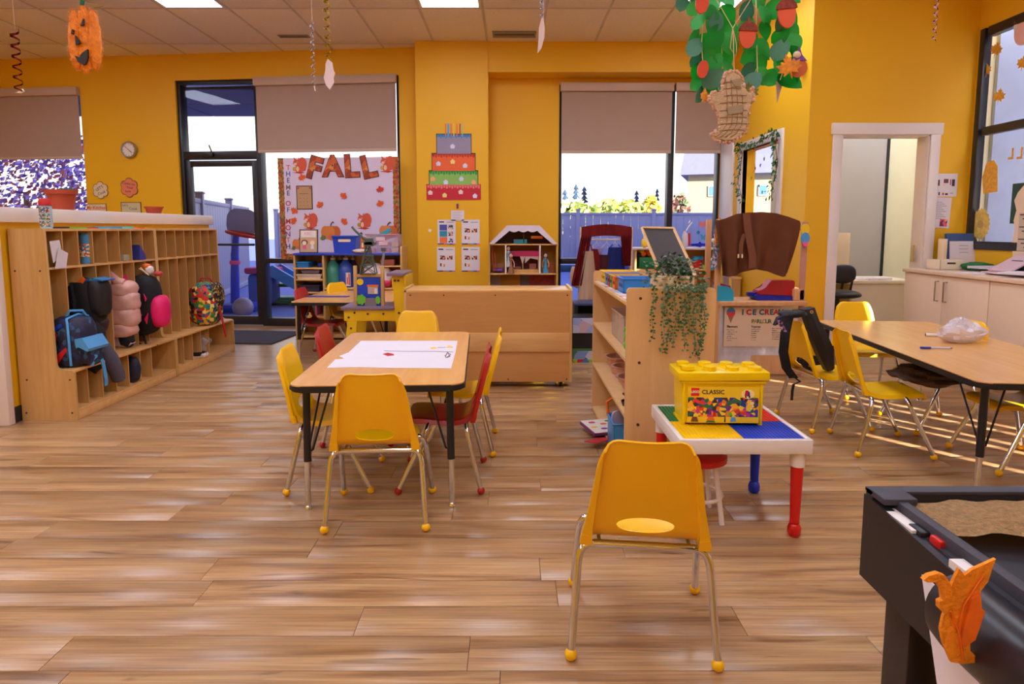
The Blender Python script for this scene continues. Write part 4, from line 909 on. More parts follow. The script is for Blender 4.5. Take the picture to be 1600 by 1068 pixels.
pot(112, 320, 4.74, .095, .145, 'large terracotta pot with seedlings on the white cap beside the window')
pot(256, 327, 5.95, .075, .065, 'small low terracotta pot on the far end of the white cap', False)
def lk(x, y, z): return (-2.85+x, 4.09+y, z)
t = thing('water_bottle', 'red-capped bottle with picture squares standing on the locker top', 'bottle', lk(-.20, .13, 1.25))
B().lathe([(0, 0), (.034, 0), (.036, .01), (.036, .145), (.03, .15), (0, .15)], 24).build('body', flat('bottle_blue', (170, 205, 225), .3), t); B().lathe([(0, .15), (.038, .15), (.038, .175), (.03, .195), (0, .198)], 24).build('cap', RED, t)
for k in range(3):
    for j in range(4):
        a = -PI/2+(j-1.5)*.62; M_ = Matrix.Rotation(a+PI/2, 4, 'Z'); B().box(-.010, .010, -.0375, -.0345, .012+k*.045, .05+k*.045, M=M_).build('picture_square', multi('cartoon_print', [(120, 60, 40), (230, 150, 120), (40, 120, 180), (90, 160, 90), (220, 210, 200)], 120), t)
for (x, y, s, m, lb, nm, ct) in ((-.19, .22, (.04, .10, .012), flat('dark_purple', (60, 36, 60)), 'dark purple flat case lying on the locker top', 'flat_case', 'case'),
        (-.2, .42, (.06, .06, .010), LIME, 'green cutout lying on the locker top', 'paper_cutout', 'paper'), (-.2, .56, (.05, .06, .01), flat('dull_red', (170, 70, 70)), 'dull red cutout on the locker top', 'paper_cutout', 'paper'),
        (-.2, .80, (.07, .10, .014), SKYB, 'light blue folded paper on the locker top', 'paper_cutout', 'paper'), (-.2, .98, (.06, .07, .016), flat('aqua', (110, 200, 200)), 'aqua folded paper rising at the end, on the locker top', 'paper_cutout', 'paper'),
        (-.2, 1.15, (.05, .05, .01), ORANGE, 'orange cutout on the locker top, last of the row', 'paper_cutout', 'paper')):
    q = B().prism([(-s[0], -s[1]), (s[0]*.6, -s[1]*.8), (s[0], s[1]*.3), (s[0]*.2, s[1]), (-s[0]*.8, s[1]*.6)], 0, s[2], 'z'); tag(q.build(nm, m, None, loc=lk(x, y, 1.2502)), lb, ct)
# things inside the lockers
o = B().lathe([(0, 0), (.03, 0), (.033, .01), (.033, .02), (.031, .022), (.031, .165), (.033, .168), (.033, .20), (.025, .215), (0, .215)], 20).build('tumbler', [SKYB], None, loc=lk(-.19, .48, 1.001)); tag(o, 'light blue bottle with a cartoon print in the locker cubby', 'bottle')
B().lathe([(.0335, .05), (.0335, .14)], 20).build('wrap_print', multi('wrap_print_m', [(240, 220, 150), (220, 80, 40), (250, 245, 235), (60, 140, 200)], 70), o)
for (y, z, a, nm) in ((.06, 1.06, .3, 'upper'), (.09, 1.0, -.2, 'lower')):
    q = B().prism([(-.05, -.07), (.05, -.05), (.06, .05), (-.03, .07)], 0, .002, 'x', M=Matrix.Rotation(a, 4, 'X')); tag(q.build('paper_sheet', PAPER, None, loc=lk(-.12+(.012 if nm == 'lower' else 0), y+.02, z+.05)), f'loose white paper in the first locker cubby, {nm} of the two', 'paper')
o = B().box(-.07, .0, -.04, .04, 0, .05, .005).build('small_tub', mat('clear_tub', (200, 200, 170), .2, alpha=.6), None, loc=lk(-.15, .90, 1.001)); tag(o, 'small clear tub in the locker cubby', 'tub')
o = B().prism([(-.03, 0), (.06, 0), (.05, .04), (-.02, .12)], -.05, .05, 'x').build('folded_cloth', flat('cloth_blue', (50, 60, 150)), None, loc=lk(-.17, 1.05, 1.001)); tag(o, 'folded blue fabric piece in the locker cubby', 'cloth')
def lump(name, c, s, m, parent, seed=0, amp=.08, n=20, k=12, e=2.6, ang=60):
    """a soft rounded box"""
    rg = random.Random(seed); q = B(); q.ball((0, 0, 0), 1, (1, 1, 1), n, k); ph = [rg.uniform(0, 6) for _ in range(6)]
    for v in q.bm.verts:
        d = v.co.normalized(); f = (abs(d.x)**e+abs(d.y)**e+abs(d.z)**e)**(-1/e)
        f *= 1+amp*(math.sin(5*d.x+ph[0])*math.sin(6*d.z+ph[1])+.5*math.sin(11*d.y+ph[2])*math.sin(9*d.z+ph[3]))
        v.co = Vector((c[0]+d.x*f*s[0], c[1]+d.y*f*s[1], c[2]+d.z*f*s[2]))
    return q.build(name, m, parent, ang)
# black and orange lunch backpack
def strap(name, pts, wd, th, m, parent, ax=(0, 1, 0)):
    q = B(); pts = [Vector(p) for p in pts]; A = Vector(ax).normalized()
    prev = None
    for i, p in enumerate(pts):
        t_ = (pts[min(i+1, len(pts)-1)]-pts[max(i-1, 0)]).normalized(); n_ = t_.cross(A).normalized()*th; a = A*wd
        ring = [q.bm.verts.new(p+a+n_), q.bm.verts.new(p-a+n_), q.bm.verts.new(p-a-n_), q.bm.verts.new(p+a-n_)]
        if prev:
            for k in range(4): q._f([prev[k], prev[(k+1) % 4], ring[(k+1) % 4], ring[k]])
        else: q._f(ring)
        prev = ring
    q._f(prev[::-1]); return q.build(name, m, parent, 50)
t = thing('backpack', 'black backpack with an orange and blue flap, hanging behind the blue one', 'backpack', lk(-.16, .40, .55))
lump('body', (0.0, 0, .17), (.12, .10, .19), BLKC, t, 1, .05, e=3.5); lump('front_pocket', (.11, -.01, .22), (.05, .085, .13), mat('nylon_black', (24, 22, 26), .6), t, 2, .02, e=4)
B().prism([(.02, .345), (.10, .36), (.175, .345), (.175, .338), (.02, .335)], -.07, .07).build('flap', multi('flap_print', [(30, 70, 170), (40, 130, 120), (50, 90, 190)], 60), t)
B().prism([(.0, .33), (.04, .37), (.06, .35), (.04, .32)], -.08, -.072).build('orange_patch', ORANGE, t)
strap('hang_loop', [(-.10, 0, .46), (-.08, .0, .36), (-.02, 0, .345)], .008, .003, BLKP, t); strap('shoulder_strap', [(-.03, -.09, .33), (.0, -.12, .2), (-.02, -.11, .04)], .016, .004, BLKC, t)
lump('side_pocket', (.04, .04, .02), (.07, .07, .06), flat('plum_black', (48, 26, 34)), t, 3)
# blue superhero style backpack (pattern kept generic)
t = thing('backpack', 'navy backpack with light blue trim and red pattern on the nearer bench', 'backpack', lk(-.10, .165, .335)); NV = multi('navy_pattern', [(28, 30, 62), (34, 44, 84), (24, 26, 52), (40, 80, 120), (36, 30, 70), (28, 30, 60)], 38)
lump('body', (.0, 0, .16), (.12, .125, .175), NV, t, 4, .03, e=3.4)
B().tube([(.06, -.13, .02), (.055, -.13, .28), (.03, -.10, .325), (.04, .0, .345), (.04, .10, .32), (.05, .13, .24)], .008, 6).build('piping', SKYB, t)
B().tube([(-.02, -.03, .33), (.0, -.02, .37), (.05, .03, .365), (.06, .05, .33)], .009, 6).build('handle', SKYB, t)
for pts, m in (([(-.075, .22), (-.045, .26), (-.02, .22), (-.04, .16), (-.07, .13), (-.075, .17)], RED), ([(-.07, .05), (-.02, .10), (.03, .14), (.035, .12), (-.03, .03), (-.07, .02)], RED), ([(-.03, .17), (.0, .20), (.03, .21), (.0, .15)], BLKP), ([(-.05, .27), (.01, .30), (.02, .28), (-.03, .25)], BLUE)):
    B().prism(pts, -.127, -.121).build('pattern_patch', m, t)
lump('front_pocket', (.11, .02, .08), (.04, .10, .08), NV, t, 5, .05); B().prism([(.05, .19), (.13, .20), (.17, .13), (.16, .11), (.10, .14), (.06, .12)], -.11, .10).build('light_blue_flap', SKYB, t)
strap('trailing_strap', [(.13, .05, .09), (.15, .06, -.02), (.155, .07, -.12), (.15, .07, -.16)], .016, .003, SKYB, t); strap('shoulder_strap', [(.12, -.02, .12), (.15, -.01, .06), (.13, -.03, .0)], .012, .003, SKYB, t)
t = thing('jacket', 'dark grey jacket sleeve spilling off the bench beside the navy backpack', 'jacket', lk(-.02, .33, .30))
lump('body', (-.05, 0, .12), (.06, .08, .17), BLKC, t, 6, .1); q = B().tube([(-.03, .02, .15), (.02, .05, .03), (.035, .09, -.08), (.03, .11, -.13)], [.05, .055, .05, .045], 10); q.build('sleeve', mat('grey_fleece', (80, 78, 96), .8, bump=.2), t)
# pink puffer coat
t = thing('puffer_coat', 'shiny pale pink padded coat hanging in the lockers', 'coat', lk(-.16, .80, .45)); PKC = mat('puffer_pink', (222, 172, 160), .28, var=.08, scale=14, bump=.5, bscale=18)
for k, (z, w_, h_) in enumerate(((.03, .10, .06), (.13, .115, .085), (.245, .11, .085), (.34, .085, .065))): lump('padded_panel', (.0+.01*k, 0, z), (w_, .09, h_), PKC, t, 10+k, .05, 26, 14, 3.6)
B().tube([(.07, -.05, .39), (.02, -.06, .40), (-.06, -.03, .46), (-.10, .0, .50)], [.03, .035, .03, .015], 10).build('hood_edge', PKC, t)
lump('mitten', (.03, 0, -.05), (.05, .05, .06), BLKC, t, 15); B().prism([(-.06, -.10), (.06, -.10), (.08, -.08), (.04, -.04), (-.06, .0)], -.03, .03).build('lining', flat('lining_lilac', (205, 185, 205)), t)
# pink/black backpack
t = thing('backpack', 'black backpack with hot pink straps and pocket at the middle of the lockers', 'backpack', lk(-.12, 1.02, .44)); HP = mat('hot_pink', (238, 26, 110), .5)
M_ = Matrix.Rotation(-.22, 4, 'Y')
lump('body', (.02, 0, .20), (.125, .10, .24), BLKC, t, 20, .03, 22, 14, 3.0); lump('front_pocket', (.145, 0, .15), (.055, .09, .13), HP, t, 21, .02, 20, 12, 3.2)
strap('shoulder_strap', [(-.085, -.10, .44), (-.06, -.115, .34), (-.02, -.118, .22), (.03, -.115, .12)], .02, .022, HP, t, (1, 0, .3))
B().box(.0, .05, -.125, -.105, .08, .13, .004).build('buckle', BLKP, t); B().prism([(.07, .10), (.10, .15), (.085, .06)], -.108, -.10).build('zip_pull', HP, t); B().prism([(.075, .30), (.095, .26), (.085, .24)], -.108, -.10).build('zip_pull', HP, t)
B().tube([(.09, -.04, .28), (.15, -.05, .27), (.19, -.05, .20)], .006, 6).build('pocket_zip', BLKP, t)
strap('loose_strap', [(.03, -.06, -.03), (.05, -.06, -.15), (.06, -.06, -.26)], .010, .003, BLKP, t); B().tube([(-.06, -.05, -.02), (-.02, -.06, -.10), (.06, -.05, -.13), (.12, -.03, -.12)], .005, 6).build('cord', BLKP, t)
t = thing('bag_charm', 'white, red and gold fabric charms tied to the pink and black backpack', 'charm', lk(-.10, 1.04, .90))
lump('charm_body', (.04, 0, .02), (.03, .03, .035), WHITE, t, 23); lump('charm_top', (.02, 0, .05), (.03, .03, .02), ORANGE, t, 24); B().tube([(-.03, -.02, .03), (.0, -.03, .02), (.05, -.03, -.02), (.02, -.02, .0), (-.02, -.02, .04)], .005, 6).build('ribbon', CREAM, t); lump('charm_bow', (.11, 0, -.01), (.03, .03, .02), flat('charm_red', (190, 60, 60)), t, 25)
# cartoon-pattern backpack far end
RB_ = multi('bold_pattern', [(200, 40, 35), (40, 130, 70), (240, 190, 50), (30, 110, 150), (210, 50, 40), (250, 220, 120), (60, 150, 60), (30, 30, 40)], 34)
t = thing('backpack', 'red, green and yellow patterned backpack at the far end of the lockers', 'backpack', (-2.93, 6.12, .34))
lump('body', (-.02, 0, .19), (.13, .17, .21), RB_, t, 30, .02, 22, 14, 3.2); lump('side_pocket', (.07, .03, .26), (.05, .13, .14), multi('dark_pattern', [(30, 26, 30), (60, 50, 40), (200, 160, 60), (40, 30, 36)], 60), t, 31)
B().tube([(-.06, -.03, .38), (-.04, -.02, .44), (.02, .02, .44), (.04, .04, .39)], .008, 6).build('handle', RED, t); strap('shoulder_strap', [(.10, 0, .22), (.13, -.01, .08), (.16, -.02, -.06), (.17, -.02, -.13)], .014, .004, RED, t)
# shoes and bag in low cubbies
for (y, nm) in ((1.70, 'left'), (1.755, 'right')):
    t = thing('toddler_shoe', f'dark toddler shoe with white toe in the low cubby, {nm} one of the pair', 'shoe', (-2.90, 4.09+y+.03, .0705), d2r(5), 'pair of toddler shoes')
    B().prism([(-.06, 0), (.06, 0), (.065, .01), (-.065, .01)], -.02, .02).build('sole', WHITE, t); lump('upper', (0, 0, .025), (.058, .022, .02), BLKC, t, 40); lump('toe_cap', (.045, 0, .02), (.022, .023, .016), WHITE, t, 41)
o = lump('clear_bag', (0, 0, .09), (.08, .07, .09), mat('clear_poly', (220, 215, 225), .15, alpha=.35), None, 42, .2); o.location = (-2.97, 6.03, .071); tag(o, 'clear plastic bag in the low cubby of the farther locker unit', 'bag')
o = lump('dark_boot', (0, 0, .10), (.06, .045, .10), flat('navy_rubber', (30, 34, 56)), None, 43, .03); o.location = (-2.93, 4.09+.76, .071); tag(o, 'dark navy boot in a low cubby under the pink coat', 'boot')
# mat in front of the glass door
p0 = onZ(350, 534); o = B().prism(rrect(-.62, .62, -.42, .42, .01), 0, .012, 'z').build('door_mat', mat('mat_grey', (62, 58, 70), .95, var=.2, scale=60, bump=.6, bscale=300), None, loc=(-3.18, 7.32, .0003), rz=WA); tag(o, 'dark grey door mat before the black glass door', 'mat')

# ================================================================== BULLETIN BOARD
BO = -.16
bx0, bz1 = onW(434, 247, BO); bx1, _ = onW(622, 247, BO); _, bz0 = onW(500, 405, BO); bW = bx1-bx0; bH = bz1-bz0
o = WC + WX*((bx0+bx1)/2) + WN*BO
t = thing('bulletin_board', 'white FALL bulletin board with a leaf border standing before the window', 'board', (o.x, o.y, bz0), WA)
B().box(-bW/2, bW/2, 0, .02, 0, bH).build('panel', mat('board_white', (222, 208, 232), .7, var=.01), t)
LB = multi('leaf_border_print', [(170, 60, 25), (150, 120, 50), (200, 90, 30), (110, 100, 40), (180, 130, 60), (160, 40, 25)], 42)
def zig(x0, x1, z0, z1, vert=True):
    n = int(((z1-z0) if vert else (x1-x0))/.03); a = []; c = []
    for k in range(n+1):
        f = k/n; j = .006*(k % 2)
        if vert: a.append((x0-j, z0+(z1-z0)*f)); c.append((x1+j, z0+(z1-z0)*f))
        else: a.append((x0+(x1-x0)*f, z0-j)); c.append((x0+(x1-x0)*f, z1+j))
    return a+c[::-1]
B().prism(zig(-bW/2, -bW/2+.065, 0, bH), -.002, 0).build('leaf_border', LB, t); B().prism(zig(bW/2-.065, bW/2, 0, bH), -.002, 0).build('leaf_border', LB, t); B().prism(zig(-bW/2+.06, bW/2-.06, 0, .065, False), -.002, 0).build('leaf_border', LB, t)
def bl(px, py):
    x, z = onW(px, py, BO); return x-(bx0+bx1)/2, z-bz0
FM_ = multi('fall_letter_print', [(190, 70, 30), (205, 95, 40), (150, 60, 25), (215, 140, 70), (170, 60, 30)], 16)
for ch, px, py, s, a in (('F', 491, 264, .36, .28), ('A', 520, 261, .33, .0), ('L', 549, 261, .36, -.05), ('L', 576, 262, .36, -.2)):
    x, z = bl(px, py); text(ch, s, (x, -.004, z), DARK, t, 'fall_letter', (PI/2, a, 0), .001, bold=.022); text(ch, s, (x, -.007, z), FM_, t, 'fall_letter', (PI/2, a, 0), .002, bold=.014)
TM = 'THEME OF MONTH'; ys = [262, 272, 282, 293, 302, None, 318, 328, None, 346, 356, 366, 375, 385]
cs_ = [(215, 120, 80), (20, 90, 170), (70, 80, 150), (130, 120, 90), (70, 80, 110), 0, (190, 40, 50), (30, 90, 170), 0, (190, 50, 50), (190, 30, 50), (120, 70, 140), (215, 120, 80), (60, 60, 150)]
for ch, y, c in zip(TM, ys, cs_):
    if y is None: continue
    x, z = bl(450.5, y); text(ch, .085, (x, -.004, z), flat('letter_%d_%d_%d' % c, c), t, 'letter', bold=.001)
MO = [flat('maple_orange', (225, 90, 20)), flat('maple_red', (200, 50, 20))]
lf = None
for i, (px, py, a, r_) in enumerate(((472, 277, .3, 0), (500, 320, .5, 0), (537, 306, -.6, 0), (594, 296, .2, 1), (594, 318, .4, 0), (538, 346, -.7, 0), (460, 329, 2.6, 0), (459, 345, .9, 0))):
    x, z = bl(px, py); B().prism(outline(MAPLE_PTS, .10, x, z, a), -.006, 0).build('maple_leaf', MO[r_], t)
def pump(px, py, s):
    x, z = bl(px, py)
    for k, dx in ((0, -.36), (1, .36), (2, -.18), (3, .18), (4, 0)): B().prism(circ(s*.26, 16, x+dx*s, z, s*.40), -.004-.0006*k, 0).build('pumpkin_lobe', flat('pumpkin_a', (205, 100, 40)) if k % 2 else flat('pumpkin_b', (222, 130, 60)), t)
    B().tube([(x, -.008, z+s*.38), (x+.01, -.008, z+s*.55), (x+.03, -.008, z+s*.65), (x+.045, -.008, z+s*.58)], .006, 5).build('pumpkin_stem', DARK, t); B().prism(outline(MAPLE_PTS, s*.4, x-s*.5, z-s*.32, .4), -.008, 0).build('pumpkin_leaf', flat('olive', (110, 120, 60)), t); B().prism(circ(s*.2, 12, x+.01, z-s*.28), -.009, 0).build('small_pumpkin', flat('pumpkin_c', (225, 110, 60)), t)
pump(517, 363, .20); pump(561, 380, .20); pump(606, 361, .17); pump(468, 381, .15)
def squir(px, py, s):
    x, z = bl(px, py); F_ = flat('fox_red', (214, 88, 56)); C_ = flat('fur_cream', (235, 200, 170))
    def P_(pts, m, d, n='squirrel_print'): B().prism([(x+a*s, z+c*s) for a, c in pts], -.004-d, 0).build(n, m, t)
    P_(circ(.30, 18, .24, .12, .42), F_, 0); P_([(.1, -.4), (.45, -.3), (.5, .0), (.2, .1)], F_, .0004); P_(circ(.2, 14, -.04, -.2, .28), F_, .0008); P_(circ(.22, 16, -.14, .2, .2), F_, .0012); P_([(-.28, .32), (-.34, .56), (-.16, .40)], F_, .0012); P_([(-.04, .38), (.02, .56), (.06, .34)], F_, .0012)
    P_(circ(.10, 12, -.22, .12, .08), C_, .002); P_(circ(.10, 12, -.08, -.2, .17), C_, .002); P_(circ(.045, 10, -.10, .22), WHITE, .002); P_(circ(.028, 10, -.10, .22), DARK, .003); P_(circ(.11, 12, -.3, -.2, .13), flat('acorn_gold', (205, 160, 60)), .003); P_([(-.45, -.42), (.1, -.5), (.4, -.42), (.1, -.38)], MO[1], .001); P_(circ(.035, 8, -.36, .14), PINK, .003)
squir(467, 259, .19); squir(484, 346, .19); squir(568, 346, .19); squir(604, 257, .19)
q = bl(458, 327); w0 = bl(463, 290); w1 = bl(489, 327)
B().box(w0[0], w1[0], -.006, 0, w1[1], w0[1]).build('note_frame', DARK, t); B().box(w0[0]+.01, w1[0]-.01, -.008, 0, w1[1]+.01, w0[1]-.01).build('note_card', flat('parchment', (190, 150, 105)), t)
for r_ in range(3):
    for c_ in range(3): B().prism(circ(.005, 6, w0[0]+.05+c_*.045, w0[1]-.15-r_*.045), -.009, 0).build('note_print', BROWN, t)
B().box(w0[0]+.04, w1[0]-.05, -.009, 0, w0[1]-.10, w0[1]-.095).build('note_print', BROWN, t)
for cx_ in (w0[0]+.025, w1[0]-.025): B().prism(outline(MAPLE_PTS, .03, cx_, w0[1]-.03), -.0095, 0).build('note_print', MO[1], t)

# ================================================================== SHELF WITH PAINT JUGS
sY = 7.15; sx0 = onY(458, 400, sY).x; sx1 = onY(628, 400, sY).x; st_ = onY(540, 399, sY).z
t = thing('supply_shelf', 'maple supply shelf with a blue top holding big paint jugs', 'shelf', (sx0, sY, 0)); SWd = sx1-sx0; dv = onY(504, 430, sY).x-sx0
B().box(0, .02, 0, .38, 0, st_).build('side_panel', MAPLE, t); B().prism(rrect(.0, .38, 0, st_+.10, .04), SWd-.02, SWd, 'x').build('side_panel', MAPLE, t)
B().box(0, SWd-.02, .36, .38, 0, st_).build('back_panel', MAPLE, t); B().box(0, SWd-.02, -.005, .38, st_-.0, st_+.025, .003).build('top_board', mat('blue_laminate', (40, 66, 176), .35), t)
B().box(dv, dv+.02, 0, .36, .0, st_).build('divider', MAPLE, t)
zs_ = [onY(480, py, sY).z for py in (418, 436, 456, 494)] + [.04]
for z in zs_: B().box(.02, dv, 0, .36, z-.018, z, .002).build('shelf', MAPLEH, t)
zj = onY(550, 450, sY).z; B().box(dv+.02, SWd-.02, 0, .36, zj-.018, zj, .002).build('shelf', MAPLEH, t); B().box(dv+.02, SWd-.02, 0, .36, .02, .04, .002).build('shelf', MAPLEH, t)
B().box(SWd*.78, SWd-.02, 0.01, .36, onY(600, 415, sY).z-.015, onY(600, 415, sY).z, .002).build('shelf', MAPLEH, t)
def jug(label, px, m, h=.34, r=.085, Y=sY+.14, lab=None):
    t = thing('paint_jug', label, 'jug', (onY(px, 440, Y).x, Y, zj))
    B().lathe([(0, 0), (r, 0), (r*1.02, .02), (r*1.02, h*.58), (r*.8, h*.74), (r*.35, h*.9), (r*.28, h*.92), (0, h*.92)], 24).build('bottle', m, t)
    q = B().lathe([(0, h*.92), (r*.33, h*.92), (r*.33, h*.98), (.008, h), (.006, h*1.08), (0, h*1.08)], 14); q.box(-.035, .02, -.008, .008, h*1.08, h*1.12, .003); q.build('pump', WHITE, t)
    if lab: B().lathe([(r*1.025, .03), (r*1.025, .19)], 24).build('label_wrap', lab, t)
    return t
jug('large half-full green paint jug with a white pump', 521, mat('green_paint', (60, 140, 120), .2)); B().lathe([(.088, .20), (.0885, .16)], 20).build('x', WHITE) and bpy.data.objects.remove(bpy.data.objects['x'])
jb = jug('large blue paint jug with a white pump beside the green one', 541, mat('blue_paint', (50, 80, 170), .2)); B().box(.02, .07, -.088, -.084, .02, .17).build('paper_label', WHITE, jb); B().box(.05, .064, -.0895, -.088, .03, .16).box(.03, .042, -.0895, -.088, .04, .12).build('label_print', RED, jb)
jug('green paint jug standing behind the large one', 532, mat('dark_paint', (60, 80, 90), .2), .33, .07, sY+.27); jug('purple paint jug behind the blue one', 552, mat('purple_paint', (80, 50, 130), .2), .33, .07, sY+.27)
t = thing('white_sack', 'white and pink stuffed sack behind the wooden crane toy', 'bag', (onY(588, 440, sY).x, sY+.12, zj)); lump('body', (0, 0, .13), (.16, .10, .14), mat('sack_white', (225, 205, 205), .6), t, 50, .08); lump('pink_base', (.04, -.01, .05), (.12, .10, .05), flat('sack_pink', (200, 40, 90)), t, 51, .05)
t = thing('glue_bottle', 'yellow squeeze bottle on the right of the supply shelf', 'bottle', (onY(615, 440, sY).x, sY+.08, zj)); B().lathe([(0, 0), (.035, 0), (.035, .10), (.015, .14), (0, .14)], 14).build('body', YELL, t); B().lathe([(0, .14), (.012, .14), (.004, .18), (0, .18)], 10).build('nozzle', YELL, t)
o = B().box(-.08, .08, -.08, .08, 0, .07, .01).build('clay_tub', flat('clay', (170, 90, 70)), None, loc=(onY(603, 410, sY).x, sY+.15, onY(600, 415, sY).z)); tag(o, 'clay-coloured tub on the upper right of the supply shelf', 'tub')
def tray(label, px, py, w_, h, m, nm='supply_tray', rimm=None):
    t = thing(nm, label, 'tray', (onY(px, py, sY).x, sY+.12, onY(px, py, sY).z)); B().prism([(-w_*.9, 0), (w_*.9, 0), (w_, h), (-w_, h)], -.10, .16).build('body', m, t); B().box(-w_*1.05, w_*1.05, -.11, .17, h-.01, h+.004, .002).build('rim', rimm or m, t)
tray('small blue tray on the top left of the supply shelf', 472, 418, .07, .06, mat('tray_blue', (30, 120, 190), .4)); tray('pale tray stacked on the second level of the supply shelf', 482, 436, .14, .05, flat('tray_cream', (215, 195, 175)))
tray('dark tray low on the supply shelf', 482, 456, .12, .07, flat('tray_dark', (40, 34, 60))); tray('grey tray full of papers above the pale one', 484, 427, .10, .03, flat('tray_grey', (130, 110, 115)))
o = B().box(-.04, .04, 0, .1, 0, .045, .004).build('blue_box', BLUE, None, loc=(onY(498, 418, sY).x, sY+.1, zs_[0])); tag(o, 'tiny blue box beside the blue tray on the supply shelf', 'box')
o = B().box(-.02, .02, 0, .1, 0, .035, .004).build('red_box', RED, None, loc=(onY(501, 418, sY).x, sY+.1, zs_[0]+.0455)); tag(o, 'tiny red box stacked on the tiny blue box', 'box')
for k, c in enumerate(((200, 60, 50), (60, 110, 180), (230, 190, 60), (90, 150, 90), (180, 90, 140))):
    o = B().box(-.012, .012, 0, .2, 0, .17, .002).build('picture_book', flat('bk%d' % k, c), None, loc=(sx0+.07+k*.035, sY+.08, zs_[3])); tag(o, ('red', 'blue', 'yellow', 'green', 'pink')[k] + ' spine standing in the row of books low on the supply shelf', 'book', 'books low on the supply shelf')
zt_ = st_+.025
t = thing('framed_card', 'framed card with two children figures on the blue shelf top', 'frame', (onY(483, 392, sY+.12).x, sY+.10, zt_)); hF = onY(483, 358, sY+.12).z-zt_; M_ = Matrix.Rotation(-.10, 4, 'X')
B().box(-.105, .105, 0, .012, 0, hF, .002, M=M_).build('frame', DARK, t); B().box(-.095, .095, -.003, 0, .01, hF-.01, M=M_).build('card', flat('frame_card', (205, 165, 125)), t); B().box(-.085, .085, -.005, -.002, hF*.66, hF-.015, M=M_).build('header', WHITE, t); text('ABC', .045, (0, -.006+.0, hF*.82), flat('pale_pink', (230, 150, 170)), t, rot=(PI/2+.0, 0, 0))
for x, m in ((-.045, flat('hair_a', (120, 50, 50))), (.045, flat('hair_b', (225, 180, 130)))):
    B().prism(circ(.036, 14, x, hF*.45, .03), -.008, -.004, M=M_).build('figure_print', m, t); B().prism(circ(.024, 12, x, hF*.42), -.010, -.004, M=M_).build('figure_print', CREAM, t); B().prism([(x-.02, .045), (x+.02, .045), (x+.012, hF*.34), (x-.012, hF*.34)], -.009, -.004, M=M_).build('figure_print', PINK if x < 0 else WHITE, t)
t = thing('plastic_tub', 'solid blue tub with a hand slot on the blue shelf top', 'bin', (onY(537, 392, sY).x, sY+.14, zt_)); BB_ = mat('tub_blue', (16, 66, 190), .35); wT = .135
B().prism([(-wT*.86, 0), (wT*.86, 0), (wT, .19), (-wT, .19)], -.10, .12).build('body', BB_, t); B().box(-wT*1.06, wT*1.06, -.11, .13, .175, .195, .003).build('rim', BB_, t); B().prism(rrect(-.07, .07, .125, .155, .012), -.1015, -.09).build('hand_slot', CREAM, t)
t = thing('clear_tub', 'clear tub heaped with red and blue blocks on the blue shelf top', 'bin', (onY(597, 392, sY).x, sY+.14, zt_)); CL_ = mat('clear_box2', (205, 185, 215), .1, var=0, alpha=.35)
q = B(); 
for (a, b_, c, d) in ((-.18, .18, -.12, -.116), (-.18, .18, .116, .12), (-.18, -.176, -.12, .12), (.176, .18, -.12, .12)): q.box(a, b_, c, d, 0, .21)
q.build('walls', CL_, t); B().box(-.19, .19, -.13, -.116, .20, .215, .002).build('rim', mat('clear_rim', (190, 160, 180), .2, alpha=.8), t); B().box(-.07, .03, -.124, -.121, .14, .18).box(-.04, .06, -.124, -.121, .09, .13).build('tape_label', flat('tape_pink', (225, 190, 205)), t)
bxr = [thing('toy_block_pile', 'red, blue and yellow building blocks inside the clear tub', 'blocks', (t.location.x, t.location.y, zt_+.002))]
rg = random.Random(9); cl_ = [RED, BLUE, RED, YELL, TEAL, RED, DARK, ORANGE]; nB = 0
for k in range(16):
    M_ = Matrix.Translation((-.13+.087*(k % 4), -.07+.07*((k//4) % 2), .03+.065*(k//8))) @ Euler((rg.uniform(-.1, .1), rg.uniform(-.2, .2), rg.uniform(-.3, .3))).to_matrix().to_4x4()
    B().box(-.035, .035, -.025, .025, -.022, .022, .003, M=M_).build('block', cl_[k % 8], bxr[0])
bxr[0]['kind'] = 'thing'
for (px, py, a, m, L_, n_) in ((594, 367, .5, TEAL, .13, 'teal'), (600, 372, .28, RED, .12, 'red')):
    p = onY(px, py, sY+.06); o = B().box(-L_, L_, -.02, .02, -.022, .022, .003, M=Matrix.Rotation(-a, 4, 'Y')).build('long_block', m, None, loc=(p.x, sY+.10+(.045 if m is RED else 0), p.z)); tag(o, f'long {n_} block lying across the top of the clear tub', 'block')
o = lump('paper_plate_stack', (0, 0, .025), (.09, .06, .022), flat('plate_mix', (215, 200, 195)), None, 60, .1); o.location = (onY(558, 395, sY).x+.03, sY+.03, zt_); tag(o, 'pale paper plate craft beside the blue tub', 'craft')

# blue folder on the third table
p = onZ(511, 463, .578); o = B().prism([(-.22, -.05), (.21, -.06), (.22, .03), (-.18, .05)], 0, .006, 'z').build('flat_folder', flat('folder_blue', (70, 70, 165), .4), None, loc=(p.x, p.y, .577)); tag(o, 'flat blue-violet folder lying on the folder table', 'folder')

